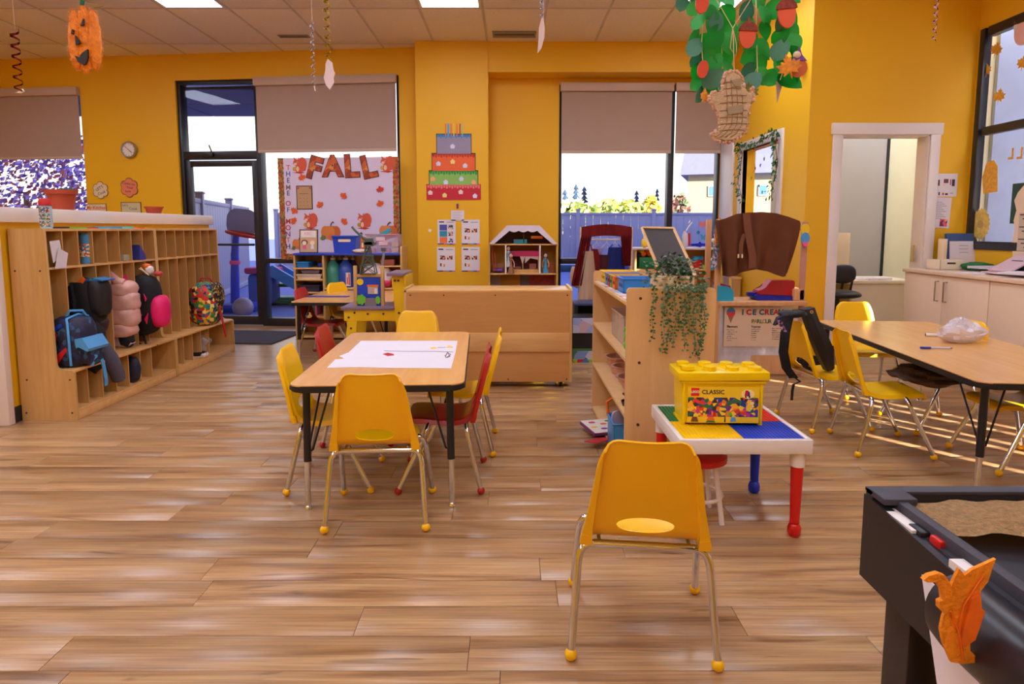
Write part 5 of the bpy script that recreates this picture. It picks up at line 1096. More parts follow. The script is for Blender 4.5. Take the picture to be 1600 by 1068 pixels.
# ================================================================== YELLOW WORKBENCH
wY = 5.30; wx0 = onY(537, 480, wY).x; wx1 = onY(605, 480, wY).x; wz = onY(570, 479, wY).z
t = thing('toy_workbench', 'yellow wooden toy workbench with a grey tray and raised side shelf', 'workbench', (wx0, wY, 0)); WW = wx1-wx0+.07; YW = mat('workbench_yellow', (232, 186, 20), .4)
wide = WW+.08
B().box(.0, WW+.05, 0, .02, wz-.12, wz-.02, .002).build('front_rail', YW, t); B().box(.0, WW+.05, .34, .36, wz-.12, wz-.02, .002).build('rear_rail', YW, t)
B().box(-.02, WW-.01, -.02, .37, wz-.025, wz, .004).build('tray', flat('tray_lilac', (130, 110, 130), .35), t); 
for y in (-.012, .36): 
    B().prism([(.03, wz-.12), (.11, wz-.12), (.06, 0), (-.02, 0)], y, y+.018).build('leg', YW, t)
    B().prism([(WW-.02, wz+.26), (WW+.06, wz+.26), (WW+.14, wz-.1), (WW+.10, wz-.12), (WW+.15, 0), (WW+.06, 0), (WW+.0, wz-.12)], y, y+.018).build('leg', YW, t)
B().box(WW-.06, WW+.08, -.06, .38, wz+.26, wz+.285, .004).build('raised_shelf', flat('tray_lilac', (130, 110, 130), .35), t); B().box(WW+.07, WW+.09, .0, .36, .3, wz+.26).build('side_panel', YW, t)
B().box(.06, WW+.06, .0, .36, .16, .175).build('lower_shelf', YW, t)
for (x, z) in ((.09, wz-.05), (.04, wz-.09), (WW+.03, wz-.05), (.06, wz-.18), (WW+.06, wz-.19), (.05, wz-.30), (WW+.0, wz+.22), (WW+.03, wz+.22), (.2, wz-.06), (.33, wz-.06), (WW+.09, wz-.10)): B().lathe([(0, 0), (.009, 0), (.009, .005), (0, .005)], 10, M=Matrix.Translation((x, -.012 if x > WW-.1 or z < wz-.15 else 0, z)) @ RX).build('hole_plug', DARK, t)
o = lump('black_tool_tray', (0, 0, .05), (.17, .12, .05), mat('tool_black', (40, 36, 50), .4, var=.4, scale=30), None, 61, .12); o.location = (wx0+.30, wY+.18, .176); tag(o, 'black tray of toy tools on the lower workbench shelf', 'tray')
kx0 = onY(553, 470, wY+.05).x; kx1 = onY(599, 470, wY+.05).x; kz1 = onY(575, 415, wY+.05).z; kz = wz
t = thing('toy_house_front', 'wooden framed toy house front with blue bricks, sun and green bushes', 'toy', (kx0, wY+.05, kz)); kw = kx1-kx0; kh = kz1-kz
for x in (0, kw-.02): B().box(x, x+.028, 0, .03, 0, kh, .003).build('post', MAPLE, t)
B().box(.02, kw-.01, 0, .03, kh*.72, kh*.79, .002).build('crossbar', MAPLE, t); B().box(.028, kw-.02, .010, .018, 0, kh*.72).build('panel', mat('toy_blue_panel', (24, 66, 186), .4), t)
for r_ in range(9):
    for c_ in range(5): x = .034+c_*.038+(.019 if r_ % 2 else 0); B().box(x, min(x+.034, kw-.03), .007, .010, kh*.22+r_*.0235*kh/.42, kh*.22+(r_*.0235+.019)*kh/.42).build('brick', mat('toy_blue_brick', (14, 74, 205), .4), t)
B().prism(circ(.028, 12, .055, kh*.60), .001, .006).build('sun', YELL, t); B().box(kw*.48, kw*.82, .001, .006, kh*.30, kh*.48).build('little_house', flat('little_house', (190, 170, 160)), t); B().box(kw*.46, kw*.84, -.001, .006, kh*.48, kh*.53).build('little_roof', ORANGE, t); B().box(kw*.70, kw*.80, -.001, .004, kh*.31, kh*.44).build('little_door', WHITE, t)
B().prism(cloud(.045, 7, .9), -.004, .001, M=Matrix.Translation((.062, 0, .055))).build('bush', LIME, t); B().prism(cloud(.035, 7, .6), -.004, .001, M=Matrix.Translation((kw-.045, 0, .05))).build('bush', LIME, t); B().box(.09, kw-.06, .0, .006, .0, kh*.2).build('path', flat('toy_path', (130, 115, 125)), t)
# crane toy
cz = kz+kh*.79; t = thing('toy_crane', 'dark green lattice toy crane on top of the toy house front', 'toy', ((kx0+kx1)/2+.0, wY+.07, cz)); CG = flat('crane_green', (74, 92, 84), .4); hc = onY(575, 372, wY+.07).z-cz
q = B()
for lv in range(3):
    a, b_ = .065-.018*lv, .065-.018*(lv+1)+.006; za, zb_ = hc*.26*lv, hc*.26*(lv+1)
    for sx in (-1, 1):
        for sy in (-1, 1): q.tube([(sx*a, sy*a*.6, za), (sx*b_, sy*b_*.6, zb_)], .005, 5)
    for sy in (-1, 1): q.tube([(-a, sy*a*.6, za), (b_, sy*b_*.6, zb_)], .0035, 4); q.tube([(a, sy*a*.6, za), (-b_, sy*b_*.6, zb_)], .0035, 4)
    q.box(-b_-.004, b_+.004, -b_*.6, b_*.6, zb_-.004, zb_+.004)
q.box(-.066, .066, -.04, .04, 0, .006); q.build('tower', CG, t); B().box(-.05, .065, -.03, .03, hc*.82, hc*.9).box(-.02, .045, -.03, .03, hc*.78, hc).build('cab', CG, t); B().tube([(-.02, 0, hc*.95), (-.10, 0, hc*1.2), (-.13, 0, hc*1.32)], .010, 6).build('jib', CG, t); B().box(-.045, -.03, -.032, -.028, hc*.75, hc*.88).build('ladder', CREAM, t)
t = thing('toy_gangway', 'grey slanting toy ramp stick beside the crane', 'toy', ((kx1)-.01, wY+.10, kz+kh)); B().tube([(0, 0, 0), (.012, 0, .12)], .010, 6).build('stick', GREY, t); B().box(-.01, .03, -.015, .015, .12, .15, .003).build('head', flat('toy_grey', (86, 84, 100)), t)

# ================================================================== COLUMN: cake poster and notices
def cthing(name, label, cat, px, py, Y=7.7, group=None):
    p = onY(px, py, Y-.002); return thing(name, label, cat, (p.x, Y-.002, p.z), 0, group)
s7 = 7.7/1000
t = cthing('cake_poster', 'tiered paper birthday cake with candles on the yellow column', 'poster', 708.5, 312)
def cz_(py): return (312-py)*s7
def cxp(px): return (px-708.5)*s7
CUP = [flat('cup_a', (235, 215, 210)), flat('cup_b', (240, 220, 130)), flat('cup_c', (215, 215, 240)), flat('cup_d', (250, 170, 120))]
for i, (x0, x1, y0, y1, m, im, cups) in enumerate(((668, 750, 289, 312, flat('tier_red', (200, 30, 50)), flat('ice_pink', (235, 120, 120)), ((673, 301, 0), (695, 305, 1), (720, 300, 0), (742, 306, 2))), (672, 746, 268, 290, flat('tier_green', (140, 190, 90)), flat('ice_green', (50, 160, 70)), ((677, 280, 3), (697, 285, 2), (721, 280, 2), (740, 285, 3))), (676.5, 742, 242, 269, flat('tier_orange', (235, 100, 45)), flat('ice_red', (200, 60, 35)), ((686, 257, 2), (708, 254, 1), (727, 260, 2))), (684, 736, 213, 244, flat('tier_grey', (150, 140, 165)), flat('ice_blue', (70, 140, 200)), ((708, 231, 2),)))):
    B().box(cxp(x0)-.008, cxp(x1)+.008, -.002-.001*0, .0, cz_(y1), cz_(y0)+.008).build('tier_edge', DARK if i != 0 else m, t); B().box(cxp(x0), cxp(x1), -.004, -.001, cz_(y1), cz_(y0)).build('tier', m, t)
    q = B(); n_ = int((x1-x0)/4)
    q.box(cxp(x0), cxp(x1), -.0055, -.003, cz_(y0)-.012, cz_(y0))
    for k in range(n_): q.prism(circ(.014, 8, cxp(x0+2+k*(x1-x0)/n_), cz_(y0)-.018-.01*(k % 2), .02), -.0055, -.003)
    q.build('icing', im, t)
    for (cx_, cy_, ci) in cups: B().prism([(cxp(cx_)-.022, cz_(cy_)-.025), (cxp(cx_)+.022, cz_(cy_)-.025), (cxp(cx_)+.028, cz_(cy_)+.008), (cxp(cx_), cz_(cy_)+.03), (cxp(cx_)-.028, cz_(cy_)+.008)], -.007, -.004).build('cupcake', CUP[ci], t)
for k, (px, c) in enumerate(((697.5, ORANGE), (701, SKYB), (702.5, SKYB), (706, flat('candle_salmon', (235, 110, 70))), (710, YELL), (715, flat('candle_salmon', (235, 110, 70))), (719.5, RED), (723, flat('candle_mint', (150, 190, 140))))): B().box(cxp(px)-.006, cxp(px)+.006, -.006, -.002, cz_(216), cz_(197)).build('candle', c, t)
B().box(cxp(684), cxp(736), -.0045, 0, cz_(216), cz_(213)).build('dark_rim', DARK, t)
t = cthing('memo_note', 'small white note with faint writing hung above the four notices', 'note', 715, 337); B().box(-.078, .078, -.003, 0, -.06, .063).build('sheet', PAPER, t)
for k in range(5): B().box(-.06, .05-.02*(k % 2), -.004, -.003, .04-k*.02, .043-k*.02).build('text_line', GREY, t)
t = cthing('wall_hook', 'small purple clip above the white note', 'hook', 715, 322); B().box(-.012, .012, -.012, 0, -.03, .03, .003).build('clip', flat('clip_purple', (110, 40, 90)), t)
def notice(label, px, py, kind):
    t = cthing('notice_sheet', label, 'notice', px, py); w_, h = .108, .148; B().box(-w_, w_, -.003, 0, -h, h).build('sheet', PAPER, t)
    B().box(-.09, -.03, -.004, -.003, h-.035, h-.02).build('print', DARK, t); B().box(.0, .085, -.004, -.003, h-.035, h-.027).build('print', GREY, t)
    for k, c in enumerate((BLUE, DARK, ORANGE, SKYB, BLUE, PINK)): B().box(-w_+k*w_/3, -w_+(k+1)*w_/3, -.0045, -.003, -h+.002, -h+.014).build('print', c, t)
    if kind == 0:
        for k, c in enumerate((flat('box_violet', (80, 80, 170)), flat('box_teal', (40, 140, 170)), flat('box_orange', (235, 120, 70)))): B().box(-.085, .005, -.0045, -.003, -.13+.075*(2-k), -.06+.075*(2-k)).build('print', c, t)
        for z in (.06, -.02, -.10): B().box(.02, .075, -.0045, -.003, z-.025, z+.025).build('photo_print', multi('photo_print_m', [(60, 40, 40), (225, 180, 150), (60, 90, 160), (235, 225, 220)], 60), t)
    else:
        for (x, z) in ((-.04, .02), (.045, .02), (-.04, -.06)): B().box(x-.032, x+.032, -.0045, -.003, z-.024, z+.024).build('photo_print', multi('photo_print_m2', [(60, 40, 50), (225, 170, 140), (190, 70, 40), (240, 230, 225)] if kind == 1 else [(60, 40, 50), (225, 170, 140), (190, 70, 40), (240, 230, 225)], 55), t)
notice('notice with blue, teal and orange boxes, upper one on the locker side', 698, 362.5, 0); notice('notice with three photos, upper one towards the dollhouse', 735.5, 362.5, 1)
notice('notice with three photos, lower one on the locker side', 697, 405, 1); notice('notice with three photos, lower one towards the dollhouse', 735.5, 405, 1)
o = B().lathe([(0, 0), (.02, 0), (.018, .012), (0, .014)], 14, M=RX).build('wall_button', WHITE, None, loc=(onY(672, 360, 7.7).x, 7.698, onY(672, 360, 7.7).z)); tag(o, 'small round white wall button beside the notices', 'button')

# ================================================================== DOLLHOUSE
hY = 7.25; a = onY(765, 447, hY); b_ = onY(870, 380, hY); hx0, hx1 = onY(764, 400, hY).x, onY(871, 400, hY).x; f0 = onY(800, 448, hY).z-.35; f1 = onY(800, 427, hY).z; f2 = onY(800, 381, hY).z; f3 = onY(800, 354, hY).z; HWd = hx1-hx0
t = thing('dollhouse', 'large open wooden dollhouse with a white scalloped roof front', 'dollhouse', (hx0, hY, 0)); D_ = .30
for x in (0, HWd-.012): B().box(x, x+.012, 0, D_, 0.02, f2).build('side_wall', MAPLE, t)
for z in (.05, f0, f1, f2): B().box(0, HWd, 0, D_, z-.014, z, .001).build('floor_board', MAPLEH, t)
B().box(.012, HWd-.012, D_-.008, D_, f0, f2).build('back_wall', flat('doll_back', (205, 150, 60)), t); B().box(.012, HWd*.0+.012+.0, D_-.01, D_, f0, f1).build('back_wall', PINK, t) if False else None
for x in (HWd*.245, HWd*.745): B().box(x-.008, x+.008, 0, D_, f1, f2-.014).build('partition', WHITE, t)
B().box(HWd*.46, HWd*.60, D_-.016, D_-.008, f1-.35, f1-.014).build('door_print', flat('doll_door', (110, 100, 130)), t); B().box(HWd*.60, HWd-.012, D_-.014, D_-.009, f1-.35, f1-.014).build('red_wallpaper', multi('doll_red', [(150, 50, 60), (170, 60, 70), (160, 50, 60), (140, 60, 80)], 30), t); B().box(.012, HWd*.16, D_-.014, D_-.009, f1-.35, f1-.014).build('lilac_wallpaper', flat('doll_lilac', (190, 180, 200)), t)
hh = f3-f2; B().prism([(0.0, f2), (HWd*.27, f3), (HWd*.73, f3), (HWd, f2)], D_-.01, D_).build('attic_back', flat('attic_dark', (98, 56, 70)), t)
rf = [(0, f2), (HWd*.265, f3+.015), (HWd*.735, f3+.015), (HWd, f2)]
inn = []
for (p, q_, n_) in (((HWd*.93, f2), (HWd*.70, f3-.045), 3), ((HWd*.70, f3-.045), (HWd*.30, f3-.045), 3), ((HWd*.30, f3-.045), (HWd*.07, f2), 3)):
    for k in range(n_*5):
        f = k/(n_*5); x = p[0]+(q_[0]-p[0])*f; z = p[1]+(q_[1]-p[1])*f; s = abs(math.sin(f*n_*PI))*.028; dx, dz = q_[0]-p[0], q_[1]-p[1]; l = math.hypot(dx, dz); inn.append((x - (-dz/l)*s*-1*-1, z + (-1)*(dx/l)*s*-1*-1 if False else z - abs(dx/l)*s*-0 - s*(.6)))
inn.append((HWd*.07, f2))
B().prism(rf+inn, -.012, 0).build('roof_front', mat('doll_white', (226, 212, 226), .5), t)
B().prism([(0, f2), (HWd*.265, f3+.015), (HWd*.265, f3), (.02, f2)], 0, D_).build('roof_slope', WHITE, t); B().prism([(HWd, f2), (HWd*.735, f3+.015), (HWd*.735, f3), (HWd-.02, f2)], 0, D_).build('roof_slope', WHITE, t); B().box(HWd*.265, HWd*.735, 0, D_, f3, f3+.015).build('roof_top', WHITE, t)
B().tube([(.03, .05, f2-.04), (.05, .06, f1+.02)], .008, 5).tube([(.06, .05, f2-.10), (.09, .06, f1+.02)], .006, 5).build('stair_rail', TERRA, t)
def dthing(name, label, cat, fx, z, y=.14): return thing(name, label, cat, (hx0+HWd*fx, hY+y, z))
t = dthing('small_dollhouse', 'smaller pink-roofed dollhouse standing inside the large one', 'dollhouse', .53, f1, .10)
B().box(-.16, .16, 0, .14, 0, .04).build('base', MAPLE, t); B().prism([(-.19, .19), (.19, .19), (.19, .25), (-.17, .25)], -.01, .14).build('roof', mat('doll_pink', (205, 50, 110), .5), t); B().box(-.16, -.15, 0, .14, .04, .19).box(.15, .16, 0, .14, .04, .19).box(-.03, -.02, 0, .14, .04, .19).build('wall', MAPLE, t); B().box(-.16, .16, .13, .14, .04, .19).build('back', flat('doll_dark', (110, 45, 50)), t)
B().prism([(-.06, .19), (.0, .19), (-.03, .10)], -.004, 0).prism([(.0, .19), (.15, .19), (.15, .15), (.06, .17), (.0, .11)], -.004, 0).build('curtain', flat('doll_curtain', (215, 190, 185)), t); B().box(-.13, -.05, .03, .1, .04, .07).box(.05, .13, .03, .1, .04, .10).build('furniture', flat('doll_furn', (150, 90, 80)), t)
def doll(label, fx, z, skirt, hair, y=.06):
    t = dthing('fashion_doll', label, 'doll', fx, z, y); B().lathe([(0, 0), (.04, 0), (.02, .09), (.012, .12), (.022, .16), (.012, .175), (0, .175)], 12).build('dress', skirt, t); B().ball((0, 0, .20), .022, (1, 1, 1.15)).build('head', flat('skin', (225, 175, 145)), t); lump('hair', (0, .012, .205), (.026, .024, .035), hair, t, 3, .1)
    for s_ in (-1, 1): B().tube([(s_*.018, 0, .16), (s_*.04, -.01, .11), (s_*.035, -.02, .07)], .005, 5).build('arm', flat('skin', (225, 175, 145)), t)
doll('doll in a blue dress in the right-hand room of the dollhouse', .83, f1, flat('dress_blue', (60, 140, 180)), flat('hair_dark', (50, 35, 60)))
doll('doll with dark hair and pale blue top left of the pink roof', .285, f1+.08, flat('dress_pale', (150, 185, 190)), flat('hair_black', (20, 22, 40)), .04); bpy.data.objects[-1] if False else None
doll('brown-dressed doll standing left of the small dollhouse', .32, f1, flat('dress_brown', (150, 95, 60)), flat('hair_brown', (110, 60, 40)), .02)
t = dthing('doll_bed', 'purple doll bed in the left room of the dollhouse', 'toy', .13, f1, .1); B().box(-.06, .06, -.04, .08, .02, .05, .01).build('mattress', PURPLE, t); B().box(-.06, .06, .08, .09, 0, .10, .004).build('headboard', flat('pale_wood', (200, 140, 90)), t)
t = dthing('toy_railing', 'small brown toy fence in the right room of the dollhouse', 'toy', .90, f1, .05)
for k in range(5): B().box(-.03+k*.015, -.024+k*.015, 0, .006, 0, .10).build('baluster', TERRA, t)
B().box(-.035, .045, -.001, .007, .10, .108).build('handrail', TERRA, t)
t = dthing('toy_shed', 'white toy shed with a brown roof on the lower dollhouse floor', 'toy', .27, f0+.0, .02); B().box(-.085, .085, 0, .12, 0, .27).build('wall', WHITE, t); B().prism([(-.11, .27), (.11, .27), (.07, .345), (-.07, .345)], -.01, .13).build('roof', flat('shed_roof', (120, 40, 25)), t)
t = dthing('toy_flower_pot', 'green toy plant beside the white toy shed', 'toy', .40, f0, .02); B().lathe([(0, .2), (.02, .2), (.025, .24), (0, .24)], 10).lathe([(0, 0), (.02, 0), (.02, .2), (0, .2)], 10).build('pot', TERRA, t); lump('foliage', (0, 0, .26), (.035, .03, .03), LIME, t, 4)
t = dthing('attic_furniture', 'small orange and teal doll furniture in the attic', 'toy', .62, f2, .08); B().box(0, .13, 0, .06, .06, .09).build('shelf', ORANGE, t); B().box(-.2, -.05, 0, .06, .0, .05).build('bed', TEAL, t); B().box(-.09, -.08, 0, .06, 0, .14).build('post', BROWN, t)
# ================================================================== DRESS-UP THEATRE
rY = 6.75; rx0, rx1 = onY(906, 400, rY).x, onY(988, 400, rY).x; rzt = onY(940, 353, rY).z; t = thing('dress_up_theatre', 'wooden dress-up theatre with red curtains and a hanging rail', 'theatre', (rx0, rY, 0)); RW = rx1-rx0; CUR = mat('curtain_red', (140, 18, 24), .7, var=.12, scale=10)
PW_ = mat('post_pale', (226, 190, 160), .4)
for x in (0, RW-.02): B().box(x, x+.022, 0, .03, .03, rzt-.01, .002).build('post', PW_, t); B().box(x, x+.022, -.2, .22, 0, .03, .003).build('foot', PW_, t)
B().tube([(.02, .015, onY(940, 374, rY).z), (RW-.02, .015, onY(940, 374, rY).z)], .009, 8).build('rail', WHITE, t)
for z in (.06, onY(940, 390, rY).z*0+.9): B().box(0.02, RW-.02, .01, .025, .06, .08).build('crossbar', PW_, t); break
q = B(); q.grid(lambda u, v: Vector((.012+u*(RW-.024), -.02+.006*math.sin(u*40), rzt-.01+.03*math.sin(u*PI)-.12*v)), 40, 3); q.thick(.003); q.build('valance', CUR, t)
def cur(x0, x1, xb0, xb1, z0, z1, nm='curtain', yo=-.02):
    q = B(); q.grid(lambda u, v: Vector(((x0+(x1-x0)*u)*(1-v)+(xb0+(xb1-xb0)*u)*v, yo+.012*math.sin(u*28), z0+(z1-z0)*v)), 24, 12); q.thick(.003); q.build(nm, CUR, t)
zc0 = rzt-.10; cur(.01, .12, -.09, .03, zc0, onY(910, 446, rY).z); cur(RW-.13, RW-.012, RW-.10, RW-.02, zc0, onY(970, 415, rY).z)
ry_ = onY(940, 374, rY).z
def dress(label, px, m, w0, w1, h, strapc=None, yo=0.0, top=.10, hc=WHITE):
    x = onY(px, 400, rY).x; t = thing('dress_up_costume', label, 'costume', (x, rY+.015, ry_))
    B().tube([(0, 0, .01), (.012, 0, .0), (0, 0, -.015), (0, 0, -.03)], .003, 5).tube([(-.055, 0, -.085), (0, 0, -.03), (.055, 0, -.085), (-.055, 0, -.085)], .0035, 5).build('hanger', hc, t)
    q = B(); q.grid(lambda u, v: Vector(((u-.5)*2*(w0+(w1-w0)*v), yo+.02*math.sin(u*PI)*-1+.008*math.sin(u*22)*v, -top-h*v)), 16, 8); q.thick(.006); q.build('dress', m, t)
    if strapc: B().tube([(-w0*.8, -.01+yo, -top), (-w0*.4, -.01+yo, -.05)], .008, 5).tube([(w0*.8, -.01+yo, -top), (w0*.4, -.01+yo, -.05)], .008, 5).build('strap', strapc, t)
    return t
dress('long cream apron costume with red strap at the left of the rail', 919, flat('apron_cream', (225, 195, 165), .7), .05, .12, .62, CUR, -.03, .12)
dress('narrow dark red costume beside the cream apron', 932, CUR, .05, .06, .60, None, .0)
t = dress('maroon vest costume in the middle of the rail', 948, flat('maroon', (86, 24, 40)), .06, .08, .25, None, -.01, .16)
dress('royal blue costume with a badge near the right of the rail', 961, flat('royal_blue', (14, 44, 130)), .07, .12, .33, BLUE, -.02, .08)
dress('bare lilac hanger with a red neckline scrap on the rail', 938, flat('lilac_cloth', (190, 170, 215)), .03, .015, .06, None, -.02, .10, flat('hanger_lilac', (200, 180, 230)))
# black step stool below it
p = onY(915, 470, 6.3); t = thing('step_stool', 'black step stool below the dress-up costumes', 'stool', (onY(916, 480, 6.3).x, 6.3, 0)); zz = onY(920, 473, 6.3).z
B().box(-.12, .22, 0, .3, zz-.03, zz, .004).build('top_board', mat('stool_navy', (60, 70, 110), .4), t); B().box(-.12, -.08, 0, .28, .02, zz-.03).box(.18, .22, 0, .28, .02, zz-.03).build('leg', BLKP, t); B().box(-.12, .22, 0.26, .28, .1, zz-.03).build('back_board', BLKP, t)
p = onY(905, 410, 6.9); o = lump('canvas_bag', (0, 0, 0), (.06, .05, .12), flat('bag_taupe', (190, 155, 135)), None, 70, .1); o.location = (onY(899, 430, 6.9).x, 6.9, onY(899, 432, 6.9).z); tag(o, 'small taupe cloth bag hooked at the side of the theatre', 'bag')
# magazine / mat colours low between cabinet and toy shelf
t = thing('picture_display', 'low black display with colourful landscape pictures behind the cabinet', 'display', (onY(917, 560, 5.9).x, 5.9, 0)); z1_ = onY(917, 496, 5.9).z
B().box(-.14, .45, .05, .30, 0, z1_).build('body', BLKP, t); zA = onY(917, 521, 5.9).z; PIC = multi('landscape_print', [(60, 80, 150), (120, 150, 200), (70, 110, 80), (200, 190, 200), (90, 90, 130), (110, 140, 90)], 9)
B().box(-.13, .44, .035, .05, zA, z1_-.01).build('picture', multi('landscape_blue', [(90, 120, 200), (190, 190, 220), (150, 170, 215), (200, 170, 180)], 12), t); B().box(-.13, .44, .02, .05, .03, onY(917, 549, 5.9).z).build('picture', PIC, t); B().box(-.13, .44, .03, .05, onY(917, 549, 5.9).z, onY(917, 546, 5.9).z).build('green_strip', flat('strip_green', (70, 110, 50)), t); B().box(-.13, .44, .01, .05, 0, .03).build('red_strip', multi('strip_mix', [(190, 40, 50), (150, 190, 60), (40, 120, 190)], 12), t)
# ================================================================== SHELF BEFORE THE RIGHT WINDOW
vY = 7.0; v0, v1 = onY(992, 400, vY).x, onY(1122, 400, vY).x; vz = onY(1060, 388, vY).z; t = thing('window_shelf', 'maple toy shelf with a pale top before the right back window', 'shelf', (v0, vY, 0)); VW = v1-v0
for x in (0, VW*.245, VW-.02): B().box(x, x+.02, 0, .36, 0, vz-.015).build('side_panel', MAPLE, t)
B().box(0, VW, .345, .36, 0, vz-.015).build('back_panel', MAPLEH, t); B().box(-.03, VW+.01, -.01, .37, vz-.015, vz+.005, .002).build('top_board', flat('shelf_top', (196, 178, 180), .35), t)
for py in (420, 452): z = onY(1060, py, vY).z; B().box(.02, VW-.02, 0, .345, z-.016, z).build('shelf', MAPLEH, t)
def vt(px, py, y=.12): p = onY(px, py, vY+y); return (p.x, vY+y, p.z)
def vtop(px, y=.12): return (onY(px, 388, vY+y).x, vY+y, vz+.005)
t = thing('toy_giraffe', 'small yellow and white toy giraffe on the window shelf', 'toy', vtop(1007)); lump('body', (0, 0, .05), (.035, .025, .05), YELL, t, 1); B().tube([(0, 0, .08), (.0, 0, .17), (-.01, 0, .20)], [.018, .012, .014], 8).build('neck', WHITE, t); B().box(-.03, .012, -.012, .012, .19, .225, .006).build('head', TEAL, t)
t = thing('whisk_toy', 'white toy mixer with a loop handle on the window shelf', 'toy', vtop(1070)); lump('body', (0, 0, .09), (.03, .03, .09), flat('mixer_grey', (205, 195, 200)), t, 2); B().tube([(0, 0, .17), (.03, 0, .22), (.05, 0, .25), (.07, 0, .28), (.05, 0, .30), (.035, 0, .27)], .007, 6).build('handle', WHITE, t); B().tube([(.05, 0, .02), (.045, 0, .16)], .012, 6).build('side_tube', RED, t)
t = thing('toy_plane', 'dark blue toy plane lying on the window shelf', 'toy', vtop(1092)); B().prism([(-.09, .02), (.09, .02), (.09, .045), (.02, .05), (.0, .07), (-.02, .05), (-.09, .045)], -.03, .0).build('wing', mat('plane_blue', (10, 30, 170), .35), t); B().tube([(0, -.04, .025), (0, .06, .025)], .02, 8).build('fuselage', mat('plane_blue', (10, 30, 170), .35), t)
t = thing('small_animals', 'pale aqua toy animal at the right end of the window shelf', 'toy', vtop(1118)); lump('body', (0, 0, .035), (.035, .02, .03), flat('aqua', (110, 200, 200)), t, 3); B().ball((-.03, 0, .08), .022).build('head', WHITE, t)
t = thing('play_food_bin', 'green bin heaped with orange and red play food in the window shelf', 'bin', vt(1009, 418)); B().box(-.09, .09, -.10, .10, 0, .12, .004).build('bin', flat('bin_green', (20, 110, 60)), t)
for k, (x, z, m) in enumerate(((-.04, .15, ORANGE), (.03, .16, ORANGE), (.0, .19, ORANGE), (-.08, .14, DARK), (.07, .14, ORANGE), (-.06, .19, YELL))): B().ball((x, -.03, z), .035).build('play_food', m, t)
t = thing('red_bucket', 'red bucket with blue pieces in the window shelf', 'bucket', vt(1089, 421)); B().lathe([(0, 0), (.045, 0), (.06, .11), (.052, .11), (.04, .01), (0, .01)], 18).build('bucket', RED, t); lump('blue_pieces', (0, 0, .12), (.06, .05, .03), flat('cyan_pieces', (40, 150, 200)), t, 4, .2)
t = thing('teal_basket', 'teal basket with white rim behind the wooden post', 'basket', vt(1117, 421, .0)); B().lathe([(0, 0), (.06, 0), (.07, .10), (.06, .10), (0, .01)], 16).build('basket', TEAL, t); lump('contents', (0, 0, .11), (.055, .05, .02), WHITE, t, 5)
for px, c, nm in ((1100, LIME, 'green'), (1105, YELL, 'yellow')): o = B().ball((0, 0, .02), .022).build('play_fruit', c, None, loc=vt(px, 419.5, .06)); tag(o, f'small {nm} play fruit lying in the window shelf', 'toy')
# stickers on the right window pane
for (px, py, nm, m, s) in ((1098, 351, 'heart', flat('st_heart', (235, 130, 130)), .05), (1091, 363, 'dot', TEAL, .022), (1099, 370, 'butterfly', SKYB, .045), (1107, 361, 'small heart', TEAL, .022)):
    p = onY(px, py, RB+.06); pts = {'heart': [(0, -1), (.95, .1), (.8, .8), (.35, .95), (0, .5), (-.35, .95), (-.8, .8), (-.95, .1)], 'small heart': [(0, -1), (.95, .1), (.8, .8), (.35, .95), (0, .5), (-.35, .95), (-.8, .8), (-.95, .1)], 'butterfly': [(0, -.5), (.6, -1), (.7, -.3), (.95, .8), (.4, .8), (0, .2), (-.4, .8), (-.95, .8), (-.7, -.3), (-.6, -1)]}.get(nm, circ(1, 12))
    o = B().prism([(x*s, z*s) for x, z in pts], -.001, .001).build('window_sticker', m, None, loc=(p.x, RB+.06, p.z)); tag(o, f'{nm} sticker on the right back window glass', 'sticker')
# tall maple end piece + small cabinet behind the coat
t = thing('play_cupboard', 'low maple play cupboard against the yellow wall behind the market stand', 'cupboard', (onY(1145, 460, 7.2).x, 7.2, 0)); cz1 = onY(1160, 436, 7.2).z; CWd = PX-.03-onY(1145, 460, 7.2).x
B().box(0, CWd, 0, .35, 0, cz1).build('body', MAPLE, t); B().box(-.01, CWd+.01, -.01, .36, cz1, cz1+.02, .002).build('top_board', MAPLEH, t); B().box(CWd*.55, CWd-.02, .05, .3, cz1+.02, cz1+.22, .003).build('raised_box', MAPLE, t)
o = lump('red_toy', (0, 0, .05), (.05, .04, .06), RED, None, 8, .2); o.location = (onY(1166, 430, 7.25).x, 7.3, cz1+.0205); tag(o, 'bright red toy on the play cupboard', 'toy')
for k, (px, m, nm) in enumerate(((1121, flat('chair_yel', (235, 200, 60)), 'left'), (1141, flat('chair_yel', (235, 200, 60)), 'right'))):
    p = onY(px, 440, 6.7); o = B().box(-.012, .012, -.01, .01, 0, p.z+.04).build('yellow_pole', m, None, loc=(p.x, 6.7, 0)); tag(o, f'thin yellow ruler-like pole behind the market stand, {nm} of the two', 'pole')

